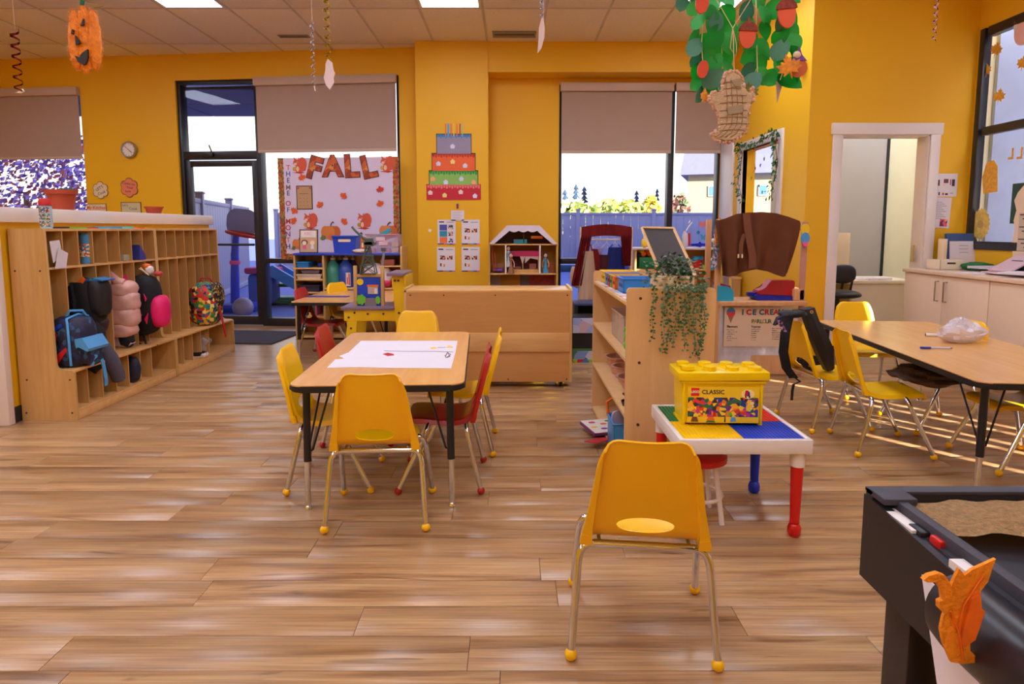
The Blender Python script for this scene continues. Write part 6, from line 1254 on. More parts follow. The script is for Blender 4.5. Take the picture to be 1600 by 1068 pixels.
# ================================================================== MARKET STAND
mY = 5.35; m0 = onY(1121, 500, mY).x; m1 = onY(1256, 500, mY).x; mz = onY(1190, 470, mY).z; MWd = m1-m0
t = thing('market_stand', 'pine play market stand with two posts, a counter and a foil front', 'stand', (m0, mY, 0)); PINE = wood('pine', (222, 168, 118), (208, 150, 98), .4, (10, 10, 1.2))
zp0 = onY(1118, 342, mY).z; zp1 = onY(1255, 346, mY).z
B().box(-.03, .015, 0, .03, 0, zp0, .003).build('post', PINE, t); B().box(MWd-.045, MWd, 0, .03, 0, zp1, .003).build('post', flat('post_rosy', (196, 140, 120)), t)
B().box(0, MWd, -.06, .34, mz-.035, mz, .004).build('counter', PINE, t); B().box(-.0, MWd, .30, .32, .02, mz-.03).build('back_panel', PINE, t)
for x in (-.03, MWd-.045): B().box(x, x+.045, .28, .31, 0, zp0 if x < 0 else mz+.1, .003).build('rear_post', PINE, t)
B().box(MWd-.09, MWd-.0, 0.0, .34, mz, mz+.10, .01).build('end_bracket', PINE, t)
zi1 = mz-.04; zi0 = onY(1190, 555, mY).z
FOIL = mat('foil', (226, 226, 246), .28, .6, var=.15, scale=8, bump=1.0, bscale=9)
B().box(.0, MWd, .01, .03, .08, zi1).build('foil_front', FOIL, t); B().box(.30, MWd, .0, .02, .06, zi0+.0).build('lower_slat', PINE, t) ; B().box(0, MWd, -.005, .02, .02, .09).build('bottom_rail', PINE, t)
ia = onY(1131, 541, mY-.02); ib = onY(1222, 480, mY-.02)
q = thing('ice_cream_sign', 'hand-lettered ICE CREAM PARLOUR menu on tan card', 'sign', (ia.x, mY-.008, ia.z)); sw_, sh_ = ib.x-ia.x, ib.z-ia.z
B().box(0, sw_, -.004, 0, 0, sh_).build('card', flat('kraft_card', (222, 190, 158), .7), q)
def ip(px, py): p = onY(px, py, mY-.012); return (p.x-ia.x, -.0055, p.z-ia.z)
for i, (ch, px) in enumerate(zip('ICE CREAM', (1160.5, 1170, 1178.5, 0, 1190, 1198, 1205.5, 1212.5, 1220))):
    if ch == ' ': continue
    x, y, z = ip(px, 488.5); text(ch, .062, (x, y, z+.004), (flat('ink_teal', (40, 100, 120)), flat('ink_crimson', (190, 40, 60)))[i % 2], q, bold=.003)
for i, (ch, px) in enumerate(zip('PARLOUR', (1176, 1180.5, 1185, 1189.5, 1194, 1198.5, 1203))): x, y, z = ip(px, 502); text(ch, .045, (x, y, z), (flat('ink_olive', (110, 110, 40)), flat('ink_ochre', (190, 140, 40)), flat('ink_grn', (60, 110, 70)))[i % 3], q, bold=.0015)
x, y, z = ip(1144, 510); text('Flavours', .027, (x, y, z), flat('ink_maroon', (100, 40, 40)), q, bold=.0008); x, y, z = ip(1181, 510); text('Toppings', .022, (x, y, z), flat('ink_violet', (80, 50, 110)), q, bold=.0005)
rg = random.Random(11)
for cx_, n_, y0_ in ((1136, 8, 515), (1174, 7, 514), (1206, 7, 513)):
    for k in range(n_):
        x, y, z = ip(cx_, y0_+k*3.3); L_ = rg.uniform(.04, .10); 
        for s in range(int(L_/.011)): B().box(x+s*.011, x+s*.011+rg.uniform(.004, .008), -.0052, -.004, z-.003, z+rg.uniform(.0, .005)).build('text_mark', DARK, q) if k < 6 else None
x, y, z = ip(1142, 489); k_ = .036
B().prism([(x-k_*.95, z), (x+k_*.95, z), (x, z-.085)], -.0055, -.003).build('cone', flat('cone_brown', (150, 110, 60)), q); B().prism(circ(k_, 18, x, z+.0, .030), -.0065, -.003).build('scoop_red', flat('scoop_red', (215, 50, 70)), q); B().prism([(x+k_*math.cos(a), z+.008+.040*math.sin(a)) for a in [PI*i/12 for i in range(13)]], -.0075, -.003).build('scoop_blue', flat('scoop_blue', (60, 120, 160)), q)
# toy cash register (blue curved) and toy boat on the counter
def ms(px, y=.08): return (onY(px, 465, mY+y).x, mY+y, mz)
t = thing('toy_till', 'turquoise rounded toy till on the market counter', 'toy', ms(1133, .04)); B().prism([(-.08, 0), (.055, 0), (.055, .07), (.04, .10), (.01, .12), (-.08, .13)], -.05, .08).build('body', mat('till_turquoise', (30, 160, 195), .4), t); B().prism([(-.08, .13), (.01, .122), (.05, .10), (.04, .125), (-.08, .155)], .0, .10).build('top', flat('till_magenta', (180, 40, 90)), t)
t = thing('toy_boat', 'red toy boat with a blue hull on the market counter', 'toy', ms(1208, .10)); BR = mat('boat_red', (176, 14, 30), .35)
B().prism([(-.16, .0), (-.02, -.0), (.16, .0), (.165, .035), (-.16, .05), (-.18, .04)], -.07, .09).build('hull', mat('boat_blue', (8, 24, 150), .35), t)
q = B().prism([(-.15, .045), (.155, .035), (.16, .16), (.15, .17), (-.04, .17), (-.085, .105), (-.15, .08)], -.055, .08); bmesh.ops.bevel(q.bm, geom=q.bm.edges[:], offset=.006, segments=2, affect='EDGES'); q.build('cabin', BR, t); B().box(-.22, -.15, -.02, .04, .03, .065, .004).build('bow_step', mat('boat_blue', (8, 24, 150), .35), t)
# brown coat spread over the stand
cY = mY-.05; t = thing('brown_coat', 'brown cape-like coat draped across the market stand posts', 'coat', (0, cY, 0)); CO = mat('coat_brown', (132, 78, 50), .75, var=.07, scale=8)
topl = [(1117, 343), (1123, 344), (1133, 341), (1150, 334), (1167, 332), (1190, 331), (1212, 333), (1230, 338), (1248, 345)]
botl = [(1127, 425), (1129, 430), (1136, 432), (1150, 430), (1163, 424), (1178, 420), (1200, 424), (1220, 432), (1230, 427)]
lef = (1117, 343)
def lerp_list(l, u):
    s = u*(len(l)-1); k = min(int(s), len(l)-2); f = s-k; return (l[k][0]*(1-f)+l[k+1][0]*f, l[k][1]*(1-f)+l[k+1][1]*f)
q = B()
def cf(u, v):
    a = lerp_list(topl, u); b_ = lerp_list(botl, u); bulge = 0
    px = a[0]+(b_[0]-a[0])*v; py = a[1]+(b_[1]-a[1])*v
    if u > .9: px += (1248-1230)*(v**.5-v)*.8*(u-.9)/.1
    p = onY(px, py, cY); return Vector((p.x, -.012-.022*math.sin(u*21+v*1.5)*(.3+v)-.012*math.sin(u*47+3)*v, p.z))
q.grid(cf, 48, 22); q.thick(.006); q.build('body', CO, t, 60)
for (pts, w_) in (([(1166, 333), (1168, 355), (1172, 380), (1176, 400), (1175, 419)], .030), ([(1163, 365), (1158, 380), (1157, 392), (1158, 402)], .016)):
    strap('front_band', [onY(px, py, cY-.045)-Vector((0, cY, 0)) for px, py in pts], w_, .005, flat('coat_band', (118, 68, 44), .75), t, (1, 0, 0))
for px in (1154, 1160): p = onY(px, 399, cY-.055); B().box(p.x-.008, p.x+.004, -.06, -.052, p.z-.02, p.z+.012, .002).build('toggle', CREAM, t)
# decorations on posts
t = thing('paper_bird', 'yellow, blue and pink paper bird on the right post of the stand', 'decoration', (onY(1258, 360, mY-.03).x, mY-.03, onY(1258, 374, mY).z))
B().prism(circ(.036, 14, 0, .085, .045), -.004, 0).build('head', YELL, t); B().prism(circ(.038, 14, .003, .01, .05), -.006, 0).build('body', SKYB, t); B().prism([(-.025, -.02), (.028, -.02), (.015, -.06), (-.01, -.05)], -.009, 0).build('wing', PINK, t); B().prism([(-.04, .09), (-.06, .08), (-.035, .075)], -.005, 0).build('beak', ORANGE, t)
t = thing('giraffe_ribbon', 'orange-spotted paper strip tied to the left post of the stand', 'decoration', (onY(1117, 400, mY-.02).x, mY-.02, onY(1117, 418, mY).z)); B().prism([(-.03, 0), (.02, 0), (.03, .18), (.0, .38), (-.02, .30), (-.01, .2)], -.004, .0).build('strip', multi('snow_print', [(120, 130, 160), (200, 190, 210), (90, 90, 110), (160, 150, 170)], 60), t); B().prism([(-.02, .18), (.03, .2), (.06, .3), (.03, .42), (.0, .36)], -.008, -.004).build('spotted_strip', multi('spot_print', [(225, 160, 90), (240, 200, 150), (200, 110, 50)], 50), t)
t = thing('paper_foxes', 'salmon paper shape hanging just inside the left post', 'decoration', (onY(1126, 370, mY+.02).x, mY+.02, onY(1126, 380, mY).z)); B().prism([(-.03, 0), (.03, .02), (.04, .1), (.0, .16), (-.03, .1)], -.003, 0).build('shape', flat('salmon', (225, 110, 80)), t); B().box(-.02, .03, -.004, 0, -.12, -.03).build('white_card', flat('mint_card', (200, 235, 225)), t)

# ================================================================== IVY GARLAND ROUND THE INNER WINDOW
t = thing('ivy_garland', 'green ivy garland draped round the inner window on the yellow side wall', 'garland', (PX, 6.8, 0)); rg = random.Random(8); IV = mat('ivy_green', (36, 96, 40), .5, var=.3, scale=20)
def ivp(pxpy): return onX(pxpy[0], pxpy[1], PX-.05)-Vector((PX, 6.8, 0))
for name, path, n_ in (('vine', [(1160, 312), (1153, 285), (1157, 260), (1160, 240), (1154, 226), (1170, 226), (1186, 222), (1200, 212), (1212, 204)], 190), ('vine', [(1214, 205), (1212, 230), (1215, 255), (1208, 285), (1205, 310)], 110)):
    pts = [ivp(p) for p in path]; v = B().tube(pts, .004, 5).build(name, BROWN, t); q = B()
    for k in range(n_): a = rg.random()*(len(pts)-1); i = int(a); p = pts[i].lerp(pts[min(i+1, len(pts)-1)], a-i); leafq(q, p+Vector((rg.gauss(-.015, .012), rg.gauss(0, .02), rg.gauss(0, .02))), Vector((rg.gauss(-.3, .4), rg.gauss(0, 1), rg.gauss(-.5, .7))), Vector((-1, 0, .3)), rg.uniform(.03, .05))
    q.build('leaves', IV, v)
for k, (px, py, m) in enumerate(((1194, 248, flat('star_gold', (150, 150, 80))), (1180, 263, flat('star_red', (190, 60, 80))), (1188, 258, flat('star_blue', (90, 110, 170))), (1174, 278, flat('star_gold', (150, 150, 80))), (1186, 290, flat('star_blue', (90, 110, 170))), (1191, 300, flat('star_pale', (130, 160, 200))))):
    p = onX(px, py, PX+.055); o = B().prism([((.028 if i % 2 == 0 else .012)*math.sin(i*PI/5), (.028 if i % 2 == 0 else .012)*math.cos(i*PI/5)) for i in range(10)], -.001, .001, 'x').build('star_sticker', m, None, loc=p); tag(o, ['olive gold star high in the inner window', 'red star at the left of the inner window', 'blue star under the olive one in the inner window', 'olive gold star low at the left of the inner window', 'blue star low in the inner window', 'palest star, lowest in the inner window'][k], 'sticker')
t = thing('wall_camera', 'white rounded wall fixture high on the yellow side wall', 'fixture', onX(1252, 100, PX-.03)); B().lathe([(0, 0), (.06, 0), (.06, .02), (.03, .05), (0, .06)], 18, M=Matrix.Rotation(-PI/2, 4, 'Y')).build('base', WHITE, t); B().ball((-.05, 0, -.03), .035).build('dome', WHITE, t)

# ================================================================== HANGING PAPER LEAF GARLANDS
LP = [(-.5, 0), (-.36, .22), (-.1, .33), (.2, .28), (.42, .12), (.5, 0), (.42, -.12), (.2, -.28), (-.1, -.33), (-.36, -.22)]
q = B(); q.grid(lambda u, v: Vector((0, 0, 0)), 1, 1); q.bm.free()
def leafmesh():
    q = B(); N = 8; rows = []
    for i in range(N+1):
        s = -.5+i/N; w_ = .36*math.sin(PI*(i/N)**.8)**.8 if 0 < i < N else 0.0; z = -.10*s*s*2
        rows.append([q.bm.verts.new((s, w_*y, z+abs(y)*.07*w_/.36)) for y in (-1, 0, 1)] if w_ else [q.bm.verts.new((s, 0, z))])
    for a, b_ in zip(rows, rows[1:]):
        if len(a) == 1: q._f([a[0], b_[0], b_[1]]); q._f([a[0], b_[1], b_[2]])
        elif len(b_) == 1: q._f([a[0], b_[0], a[1]]); q._f([a[1], b_[0], a[2]])
        else: q._f([a[0], b_[0], b_[1], a[1]]); q._f([a[1], b_[1], b_[2], a[2]])
    q.thick(.004); return q
lmA = leafmesh().build('leaf', LEAFG, None); lmB = leafmesh().build('leaf', LEAFD, None)
def garland(label, pts, Y, n, s0, seed, xtra=()):
    ps = [onY(px, py, Y) for px, py in pts]; root = Vector((ps[0].x, Y, CEIL)); t = thing('leaf_garland', label, 'garland', root); rg = random.Random(seed)
    B().tube([Vector((0, 0, 0))]+[p-root for p in ps], .002, 4).build('string', CREAM, t)
    L_ = len(ps)-1
    for k in range(n):
        a = (k+.5)/n*L_; i = int(a); p = ps[i].lerp(ps[i+1], a-i)-root; sd_ = 1 if k % 2 else -1
        d = rg.uniform(-.4, .9)+ (0 if sd_ > 0 else PI); src = lmB if rg.random() < .25 else lmA; s = s0*rg.uniform(.85, 1.2)
        same(src, 'leaf', t, p+Vector((sd_*s*.30, rg.uniform(-.03, .03), -s*.1)), (PI/2+rg.uniform(-.5, .5), rg.uniform(.5, 1.3)*sd_, rg.uniform(-.7, .7)), s)
    return t, root
gY = 2.5
def acorn(parent, root, px, py, s, a=0, cap=True, m=None):
    p = onY(px, py, gY-.06)-root; M_ = Matrix.Translation(p) @ Matrix.Rotation(a, 4, 'Y')
    B().prism([(s*.5*math.cos(q_)*.8, s*.62*math.sin(q_)-(s*.05 if math.sin(q_) < 0 else 0)) for q_ in [2*PI*k/20 for k in range(20)]], -.005, .003, M=M_).build('acorn_nut', m or flat('acorn_orange', (222, 84, 30), .5), parent)
    if cap: B().prism([(s*.46*math.cos(q_), s*.16+s*.44*math.sin(q_)) for q_ in [PI*k/10 for k in range(11)]]+[(-s*.46, s*.10), (s*.46, s*.10)][:0], -.009, .004, M=M_).build('acorn_cap', mat('acorn_cap', (140, 52, 28), .7, var=.4, scale=90), parent); B().box(-s*.05, s*.05, -.006, .003, s*.58, s*.8, M=M_).build('acorn_stem', flat('acorn_cap2', (140, 52, 28)), parent)
def maple(parent, root, px, py, s, m, a=0, yo=-.07, sx=1): p = onY(px, py, gY+yo)-root; B().prism([(x*sx, z) for x, z in outline(MAPLE_PTS, s, 0, 0, a)], -.003, .003, M=Matrix.Translation(p)).build('maple_cutout', m, parent)
LO = mat('leaf_orange', (225, 140, 20), .5, var=.25, scale=60); LOL = mat('leaf_olive', (110, 110, 20), .5, var=.3, scale=60)
g1, r1 = garland('green paper leaf garland with two red acorn cutouts, nearest the narrow blind', [(1096, -30), (1099, 30), (1096, 70), (1099, 110), (1103, 148)], gY, 17, .078, 1)
acorn(g1, r1, 1097, 4, .060, .1, False, flat('pumpkin_cut', (214, 72, 34))); acorn(g1, r1, 1098, 108, .050, .15, False, flat('pumpkin_cut', (214, 72, 34))); maple(g1, r1, 1101, 150, .06, LO, 0, sx=.5)
g2, r2 = garland('green paper leaf garland hanging just before the burlap ghost string', [(1122, -30), (1126, 20), (1128, 60), (1128, 95), (1120, 140)], gY, 14, .088, 2); 
g3, r3 = garland('paper leaf garland with one big acorn and an olive maple leaf at its end', [(1180, -30), (1182, 20), (1182, 60), (1183, 95), (1184, 130)], gY, 13, .084, 3); acorn(g3, r3, 1168, 54, .075, .05); maple(g3, r3, 1169, 144, .078, LOL)
g4, r4 = garland('paper leaf garland with a big acorn and orange leaf, nearest the wall fixture', [(1226, -30), (1228, 20), (1228, 60), (1229, 95), (1218, 128)], gY, 14, .088, 4); acorn(g4, r4, 1229, 20, .082, -.1); maple(g4, r4, 1233, 104, .09, LO, .3)
g5, r5 = garland('short green leaf tuft at the top edge of the frame, left of the garlands', [(1077, -40), (1076, -10), (1079, 6)], gY+.1, 6, .06, 5)
p = onY(1247, 106, gY-.05)-r4; B().prism(circ(.034, 14), -.002, .003, M=Matrix.Translation(p)).build('pumpkin_cutout', flat('pumpkin_a', (205, 100, 40)), g4); B().prism([(-.03, .025), (.03, .025), (.012, .045), (0, .075), (-.012, .045)], -.005, .001, M=Matrix.Translation(p)).build('witch_hat', PURPLE, g4); p = onY(1245, 86, gY-.05)-r4; B().ball(p, .014).build('bead', CREAM, g4)
p = onY(1217, 140, gY)-r4; B().prism([(-.012, .03), (.015, .03), (-.005, -.05)], -.002, .002, M=Matrix.Translation(p)).build('lace_tip', flat('lace', (190, 160, 165)), g4)
for o in (lmA, lmB): bpy.data.objects.remove(o)
# burlap ghost
hYg = 2.38; gh = [(1136, 113), (1147, 112), (1156, 117), (1160, 127), (1161, 136), (1163, 145), (1170, 150), (1175, 138), (1178, 148), (1174, 160), (1168, 168), (1169, 178), (1168, 192), (1164, 205), (1156, 215), (1144, 221), (1130, 222), (1119, 219), (1112, 212), (1115, 206), (1124, 204), (1126, 198), (1123, 186), (1122, 174), (1115, 166), (1108, 158), (1109, 150), (1114, 144), (1120, 148), (1127, 148), (1129, 140), (1129, 130), (1131, 119)]
c0 = onY(1143, 170, hYg); t = thing('burlap_ghost', 'burlap ghost ornament with grid lines hanging on a string', 'ornament', (c0.x, hYg, c0.z)); gp = [((onY(*p, hYg)-c0).x, (onY(*p, hYg)-c0).z) for p in gh]
q = B().prism(gp, -.012, .012); bmesh.ops.bevel(q.bm, geom=[e for e in q.bm.edges if abs(e.verts[0].co.y-e.verts[1].co.y) < 1e-6], offset=.006, segments=2, affect='EDGES'); q.build('body', mat('burlap', (206, 176, 140), .9, var=.12, scale=60, bump=.5, bscale=300), t)
rg = random.Random(3); q = B()
for i in range(len(gp)):
    a, b_ = Vector((gp[i][0], 0, gp[i][1])), Vector((gp[(i+1) % len(gp)][0], 0, gp[(i+1) % len(gp)][1]))
    for k in range(4):
        p = a.lerp(b_, k/4); q.ball(p+Vector((rg.uniform(-.003, .003), rg.uniform(-.008, .004), rg.uniform(-.003, .003))), rg.uniform(.005, .009), n=6, m=4)
q.build('frayed_edge', mat('burlap_fray', (214, 170, 145), .95, var=.2, scale=80), t)
GL_ = flat('grid_thread', (146, 122, 92), .8)
def gl(pts): B().tube([onY(px, py, hYg-.014)-c0 for px, py in pts], .0013, 4).build('grid_thread', GL_, t)
for x in (1135, 1143, 1151, 1159): gl([(x-1, 124 if x < 1159 else 150), (x+1, 150), (x+2, 175), (x+0, 195), (x-9, 208), (x-18, 214)])
for y in (128, 138, 149, 160, 172, 183, 193, 203): gl([(1131 if y < 150 else 1125, y+1), (1145, y-1), (1158 if y < 145 else 1167, y)])
B().prism([((onY(*p, hYg)-c0).x, (onY(*p, hYg)-c0).z) for p in ((1140, 127), (1156, 124), (1155, 137), (1146, 136))], -.016, -.012).build('eye_patch', flat('patch_taupe', (160, 138, 108)), t); B().prism([((onY(*p, hYg)-c0).x, (onY(*p, hYg)-c0).z) for p in ((1134, 168), (1159, 164), (1158, 177), (1136, 180))], -.016, -.012).build('mouth_patch', flat('patch_taupe', (160, 138, 108)), t)
for pts in ([(1147, 113), (1146, 60), (1145, 44)], [(1145, 44), (1120, 0), (1110, -30)], [(1145, 44), (1165, 12), (1185, -20)], [(1145, 44), (1141, 75), (1150, 88), (1151, 70), (1146, 48)]): B().tube([onY(px, py, hYg)-c0 for px, py in pts], .0016, 5).build('string', flat('twine', (215, 185, 140)), t)
# tinsel pumpkin
kY = 2.9; c0 = onY(133, 62, kY); t = thing('tinsel_pumpkin', 'orange tinsel jack-o-lantern hanging from the ceiling', 'ornament', (c0.x, kY, c0.z), 0); w_, h_ = .067, .145; TIN = mat('tinsel_orange', (255, 138, 12), .45, var=.25, scale=50, bump=.6, bscale=120)
rg = random.Random(12)
for k, (dx, ww) in enumerate(((-.042, .030), (0, .034), (.040, .030))):
    q = B().ball((dx, 0, -abs(dx)*.1), 1, (ww, .016, h_*(1 if dx == 0 else .88)), 16, 14)
    for v in q.bm.verts: v.co += Vector((rg.uniform(-1, 1), rg.uniform(-1, 1), rg.uniform(-1, 1)))*.0025
    q.build('lobe', TIN, t, 25)
q = B()
for k in range(900):
    a = rg.uniform(0, 2*PI); z = rg.uniform(-1, 1); r_ = math.sqrt(1-z*z); ox = rg.choice((-.04, 0, .04)); p = Vector((ox+.034*r_*math.cos(a), .018*r_*math.sin(a)-.002, z*h_*(.9 if ox else 1))); n_ = Vector((math.cos(a)+rg.gauss(0, .5), math.sin(a)*1.5+rg.gauss(0, .5), z+rg.gauss(0, .6))).normalized(); u = n_.orthogonal().normalized()*.0012; q.quad(p-u, p+u, p+n_*.010+u*.3, p+n_*.010-u*.3)
tag(q.build('tinsel', TIN, t), kind='stuff')
def kp(pts): return [((px-133)*kY/1000, -(py-62)*kY/1000) for px, py in pts]
for nm, pts in (('eye', [(136, 37), (138, 34), (138, 43), (133, 44)]), ('eye', [(120, 49), (122, 50), (121, 56), (118, 56)]), ('nose', [(124, 58), (131, 69), (124, 72)]), ('mouth', [(121, 87), (128, 90), (132, 84), (141, 78), (141, 90), (137, 99), (133, 101), (126, 97)])): B().prism(kp(pts), -.026, -.016).build(nm, BLKP, t)
B().tube([(-.005, 0, h_), (0, 0, h_+.02)], .009, 8).build('stem', flat('tinsel_green', (20, 110, 70)), t); B().tube([(0, 0, h_), (0, 0, CEIL-c0.z)], .001, 4).build('string', CREAM, t)
q = B(); q.prism([(.015, .01), (.05, .004), (.09, -.006), (.05, -.012)], -.005, .0, M=Matrix.Translation((0, 0, h_))); q.build('ribbon_leaf', flat('gold_leaf', (150, 120, 40)), t)
# spiral streamers
def spiral(label, px, py0, py1, Y, m, r=.016, turns=7, end=None, top=True):
    a = onY(px, py0, Y); b_ = onY(px, py1, Y); root = Vector((a.x, Y, CEIL)); t = thing('spiral_streamer', label, 'streamer', root)
    q = B(); N = turns*14; prev = None
    for i in range(N+1):
        f = i/N; an = f*turns*2*PI; z = a.z+(b_.z-a.z)*f-CEIL; p = Vector((r*math.cos(an), r*math.sin(an), z)); e_ = Vector((0, 0, .007*(1-.5*f))); cur_ = [q.bm.verts.new(p+e_), q.bm.verts.new(p-e_)]
        if prev: q._f([prev[0], prev[1], cur_[1], cur_[0]])
        prev = cur_
    q.thick(.0006); q.build('foil_spiral', m, t); 
    if top and a.z < CEIL: B().tube([(0, 0, 0), (r*.2, 0, a.z-CEIL)], .0008, 4).build('thread', CREAM, t)
    if end:
        nm, s, mm_, pts = end; B().prism([(x*s, b_.z-CEIL+z*s) for x, z in pts], -.003, .003).build(nm, mm_, t)
    return t
GH = [(0, 0), (.18, -.15), (.22, -.45), (.3, -.62), (.22, -.8), (.25, -1.0), (.05, -1.3), (-.12, -1.1), (-.2, -.8), (-.12, -.5), (-.1, -.2)]
spiral('thin red spiral streamer at the left edge below the light panel', 22, 46, 143, 3.6, mat('foil_red', (130, 20, 18), .25, .6, var=0), .022, 6, ('pendant', .05, CREAM, [(0, 0), (.4, .3), (.6, 0), (.2, -.2), (-.4, -.1)]))
spiral('gold spiral streamer ending in a white ghost before the wide blind', 509, -20, 92, 3.6, mat('foil_gold', (190, 150, 30), .25, .7, var=0), .018, 8, ('ghost', .125, flat('ghost_white', (235, 215, 215)), GH))
spiral('faint silver spiral streamer left of the gold one', 487, 34, 134, 4.6, mat('foil_silver', (200, 190, 195), .25, .8, var=0), .014, 8, ('tail', .07, CREAM, [(0, 0), (.1, 0), (.16, -.5), (.1, -.5)]))
spiral('short silver streamer with a white feather-like ghost beside the linear vent', 847, -20, 28, 3.4, mat('foil_silver', (200, 190, 195), .25, .8, var=0), .010, 5, ('feather', .125, flat('ghost_white', (235, 215, 215)), [(-.02, .0), (.06, .0), (.12, -.4), (.1, -.8), (-.02, -1.2), (-.18, -1.4), (-.14, -.9), (-.12, -.4)]))
spiral('pink spiral streamer high before the wall over the white door frame', 1465, -20, 66, 3.4, mat('foil_pink', (205, 150, 150), .25, .8, var=0), .010, 7)

# ================================================================== RIGHT: notices, counter, window decorations
def dthing2(label, px, py, w_, h, name='wall_notice'):
    p = onY(px, py, DY-.003); return thing(name, label, 'notice', (p.x, DY-.003, p.z)), w_/2, h/2
t, a, b_ = dthing2('notice with rows of small clothing pictures beside the white door frame', 1474, 289, .24, .20); B().box(-a, a, -.003, 0, -b_, b_).build('sheet', PAPER, t)
for k, (x, z, s1, s2, c) in enumerate(((-.05, .02, .014, .026, flat('c_brown', (90, 60, 60))), (-.05, .03, .008, .01, ORANGE), (.02, .035, .02, .018, flat('c_mar', (120, 60, 70))), (.0, .0, .006, .006, YELL), (.06, .025, .004, .025, RED), (.085, .02, .012, .03, flat('c_navy', (50, 50, 80))), (-.07, -.075, .008, .01, DARK), (-.035, -.075, .006, .014, flat('c_navy', (50, 50, 80))), (-.0, -.078, .007, .010, RED), (.03, -.08, .012, .008, DARK), (.075, -.072, .012, .003, GREY))): B().box(x-s1, x+s1, -.0045, -.003, z-s2, z+s2).build('picture_print', c, t)
t, a, b_ = dthing2('tilted typed notice with a small pink photo in its corner', 1467, 332, .20, .27); t.rotation_euler = (0, .04, 0); B().box(-a, a, -.003, 0, -b_, b_).build('sheet', PAPER, t)
for k in range(10): B().box(-.06, .02+.04*((k*7) % 3)/2, -.0045, -.003, .09-k*.016, .094-k*.016).build('text_line', GREY, t)
B().box(.015, .08, -.0045, -.003, -.12, -.055).build('photo_print', multi('pink_photo', [(225, 110, 120), (240, 190, 90), (230, 90, 130), (120, 40, 60)], 50), t)
# counter
KX = 3.50; kzt = .90; cab = []
t = thing('countertop', 'cream worktop running along the right wall under the window', 'worktop', (KX, 3.6, 0)); B().box(-.02, XR-KX, 0, DY-.05-3.6, kzt-.03, kzt, .004).build('slab', mat('worktop', (224, 196, 172), .3, var=.02), t)
CABM = mat('cabinet_cream', (226, 202, 178), .35, var=.01)
ys_ = [onX(px, 450, KX).y for px in (1433, 1560)]
yb_ = DY-.06; wdt = 1.02
for i, (lb) in enumerate(('cream base cabinet nearest the white door frame', 'cream base cabinet second from the white door frame, by the long table')):
    y1_ = yb_-i*wdt; y0_ = y1_-wdt+.004; t = thing('base_cabinet', lb, 'cabinet', (KX, y0_, 0)); L_ = y1_-y0_
    B().box(.02, XR-KX-.005, 0, L_, .09, kzt-.03).build('body', CABM, t); B().box(.06, XR-KX-.005, 0, L_, 0, .09).build('plinth', CABM, t)
    for s_ in (0, 1):
        a, b_ = (0.002, L_/2-.0015) if s_ == 0 else (L_/2+.0015, L_-.002); d_ = B().box(0, .019, a, b_, .10, kzt-.035, .0015).build('door', CABM, t)
        hy = b_-.05 if s_ == 0 else a+.05; q = B(); q.tube([(0, hy, .66), (-.028, hy, .66), (-.028, hy, .82), (0, hy, .82)], .006, 8); q.build('handle', mat('brushed_steel', (170, 160, 150), .3, .9, var=0), d_)
# end cabinet from the wall: stuff on the counter
def kc(px, py, x=3.75): p = onX(px, py, x); return (x, p.y, kzt+.0005)
t = thing('desk_basket', 'small cream handled basket on the far end of the worktop', 'basket', (3.72, 5.50, kzt+.0005)); q = B()
for (a, b_, c, d) in ((-.10, .10, -.09, -.084), (-.10, .10, .084, .09), (-.10, -.094, -.09, .09), (.094, .10, -.09, .09)): q.box(a, b_, c, d, 0, .085, .002)
q.box(-.1, .1, -.09, .09, 0, .005); q.build('body', flat('basket_cream', (230, 215, 190)), t); B().box(-.04, .03, -.092, -.089, .05, .065, .001).build('hand_slot', DARK, t)
t = thing('folder_stand', 'navy upright folder holding a white printed page on the worktop', 'folder', (3.93, 5.60, kzt+.0005)); M_ = Matrix.Rotation(-.12, 4, 'X')
B().box(-.12, .12, 0, .03, 0, .31, .003, M=M_).build('folder', flat('folder_navy', (40, 70, 120), .3), t); B().box(-.10, .12, -.012, -.002, 0, .24, M=M_).build('page', PAPER, t); B().box(-.16, -.13, .0, .08, 0, .26, .002).build('cream_book', CREAM, t)
for k in range(3): B().box(-.02, .06, -.0135, -.012, .20-k*.03, .204-k*.03, M=M_).build('text_line', GREY, t)
o = lump('green_cloth', (0, 0, .035), (.12, .08, .035), flat('cloth_green', (20, 110, 50)), None, 80, .1); o.location = (3.90, 5.36, kzt+.001); tag(o, 'green cloth lump under the page on the worktop', 'cloth')
rg = random.Random(21)
for k, (x, y, a, c, lb) in enumerate(((3.72, 5.05, .3, PAPER, 'white magazine spread on the worktop, nearest the basket'), (3.78, 4.85, -.2, flat('mag_pink', (220, 190, 190)), 'pinkish magazine in the middle of the worktop pile'), (3.70, 4.62, .5, PAPER, 'white sheet at the near end of the worktop pile'), (3.85, 5.1, .1, flat('mag_grey', (200, 190, 200)), 'grey magazine under the telephone'))):
    M_ = Euler((0, 0, a)).to_matrix().to_4x4(); o = B().prism([(-.14, -.12), (.15, -.10), (.13, .12), (-.15, .10)], 0, .006+.004*k, 'z', M=M_).build('magazine', c, None, loc=(x, y, kzt+.0005+.0105*k)); tag(o, lb, 'magazine')
t = thing('paper_holder', 'black slanted file tray with pink papers at the right of the worktop', 'tray', (3.85, 4.86, kzt+.05)); M_ = Matrix.Rotation(-.5, 4, 'Y'); B().box(-.13, .13, -.10, .10, .03, .045, .002, M=M_).build('tray', BLKP, t); B().box(-.14, .12, -.11, .11, .046, .056, M=M_).build('papers', flat('papers_mauve', (205, 175, 185)), t); B().box(-.02, .06, -.06, .06, -.05, .06, .01).build('foot', BLKP, t)
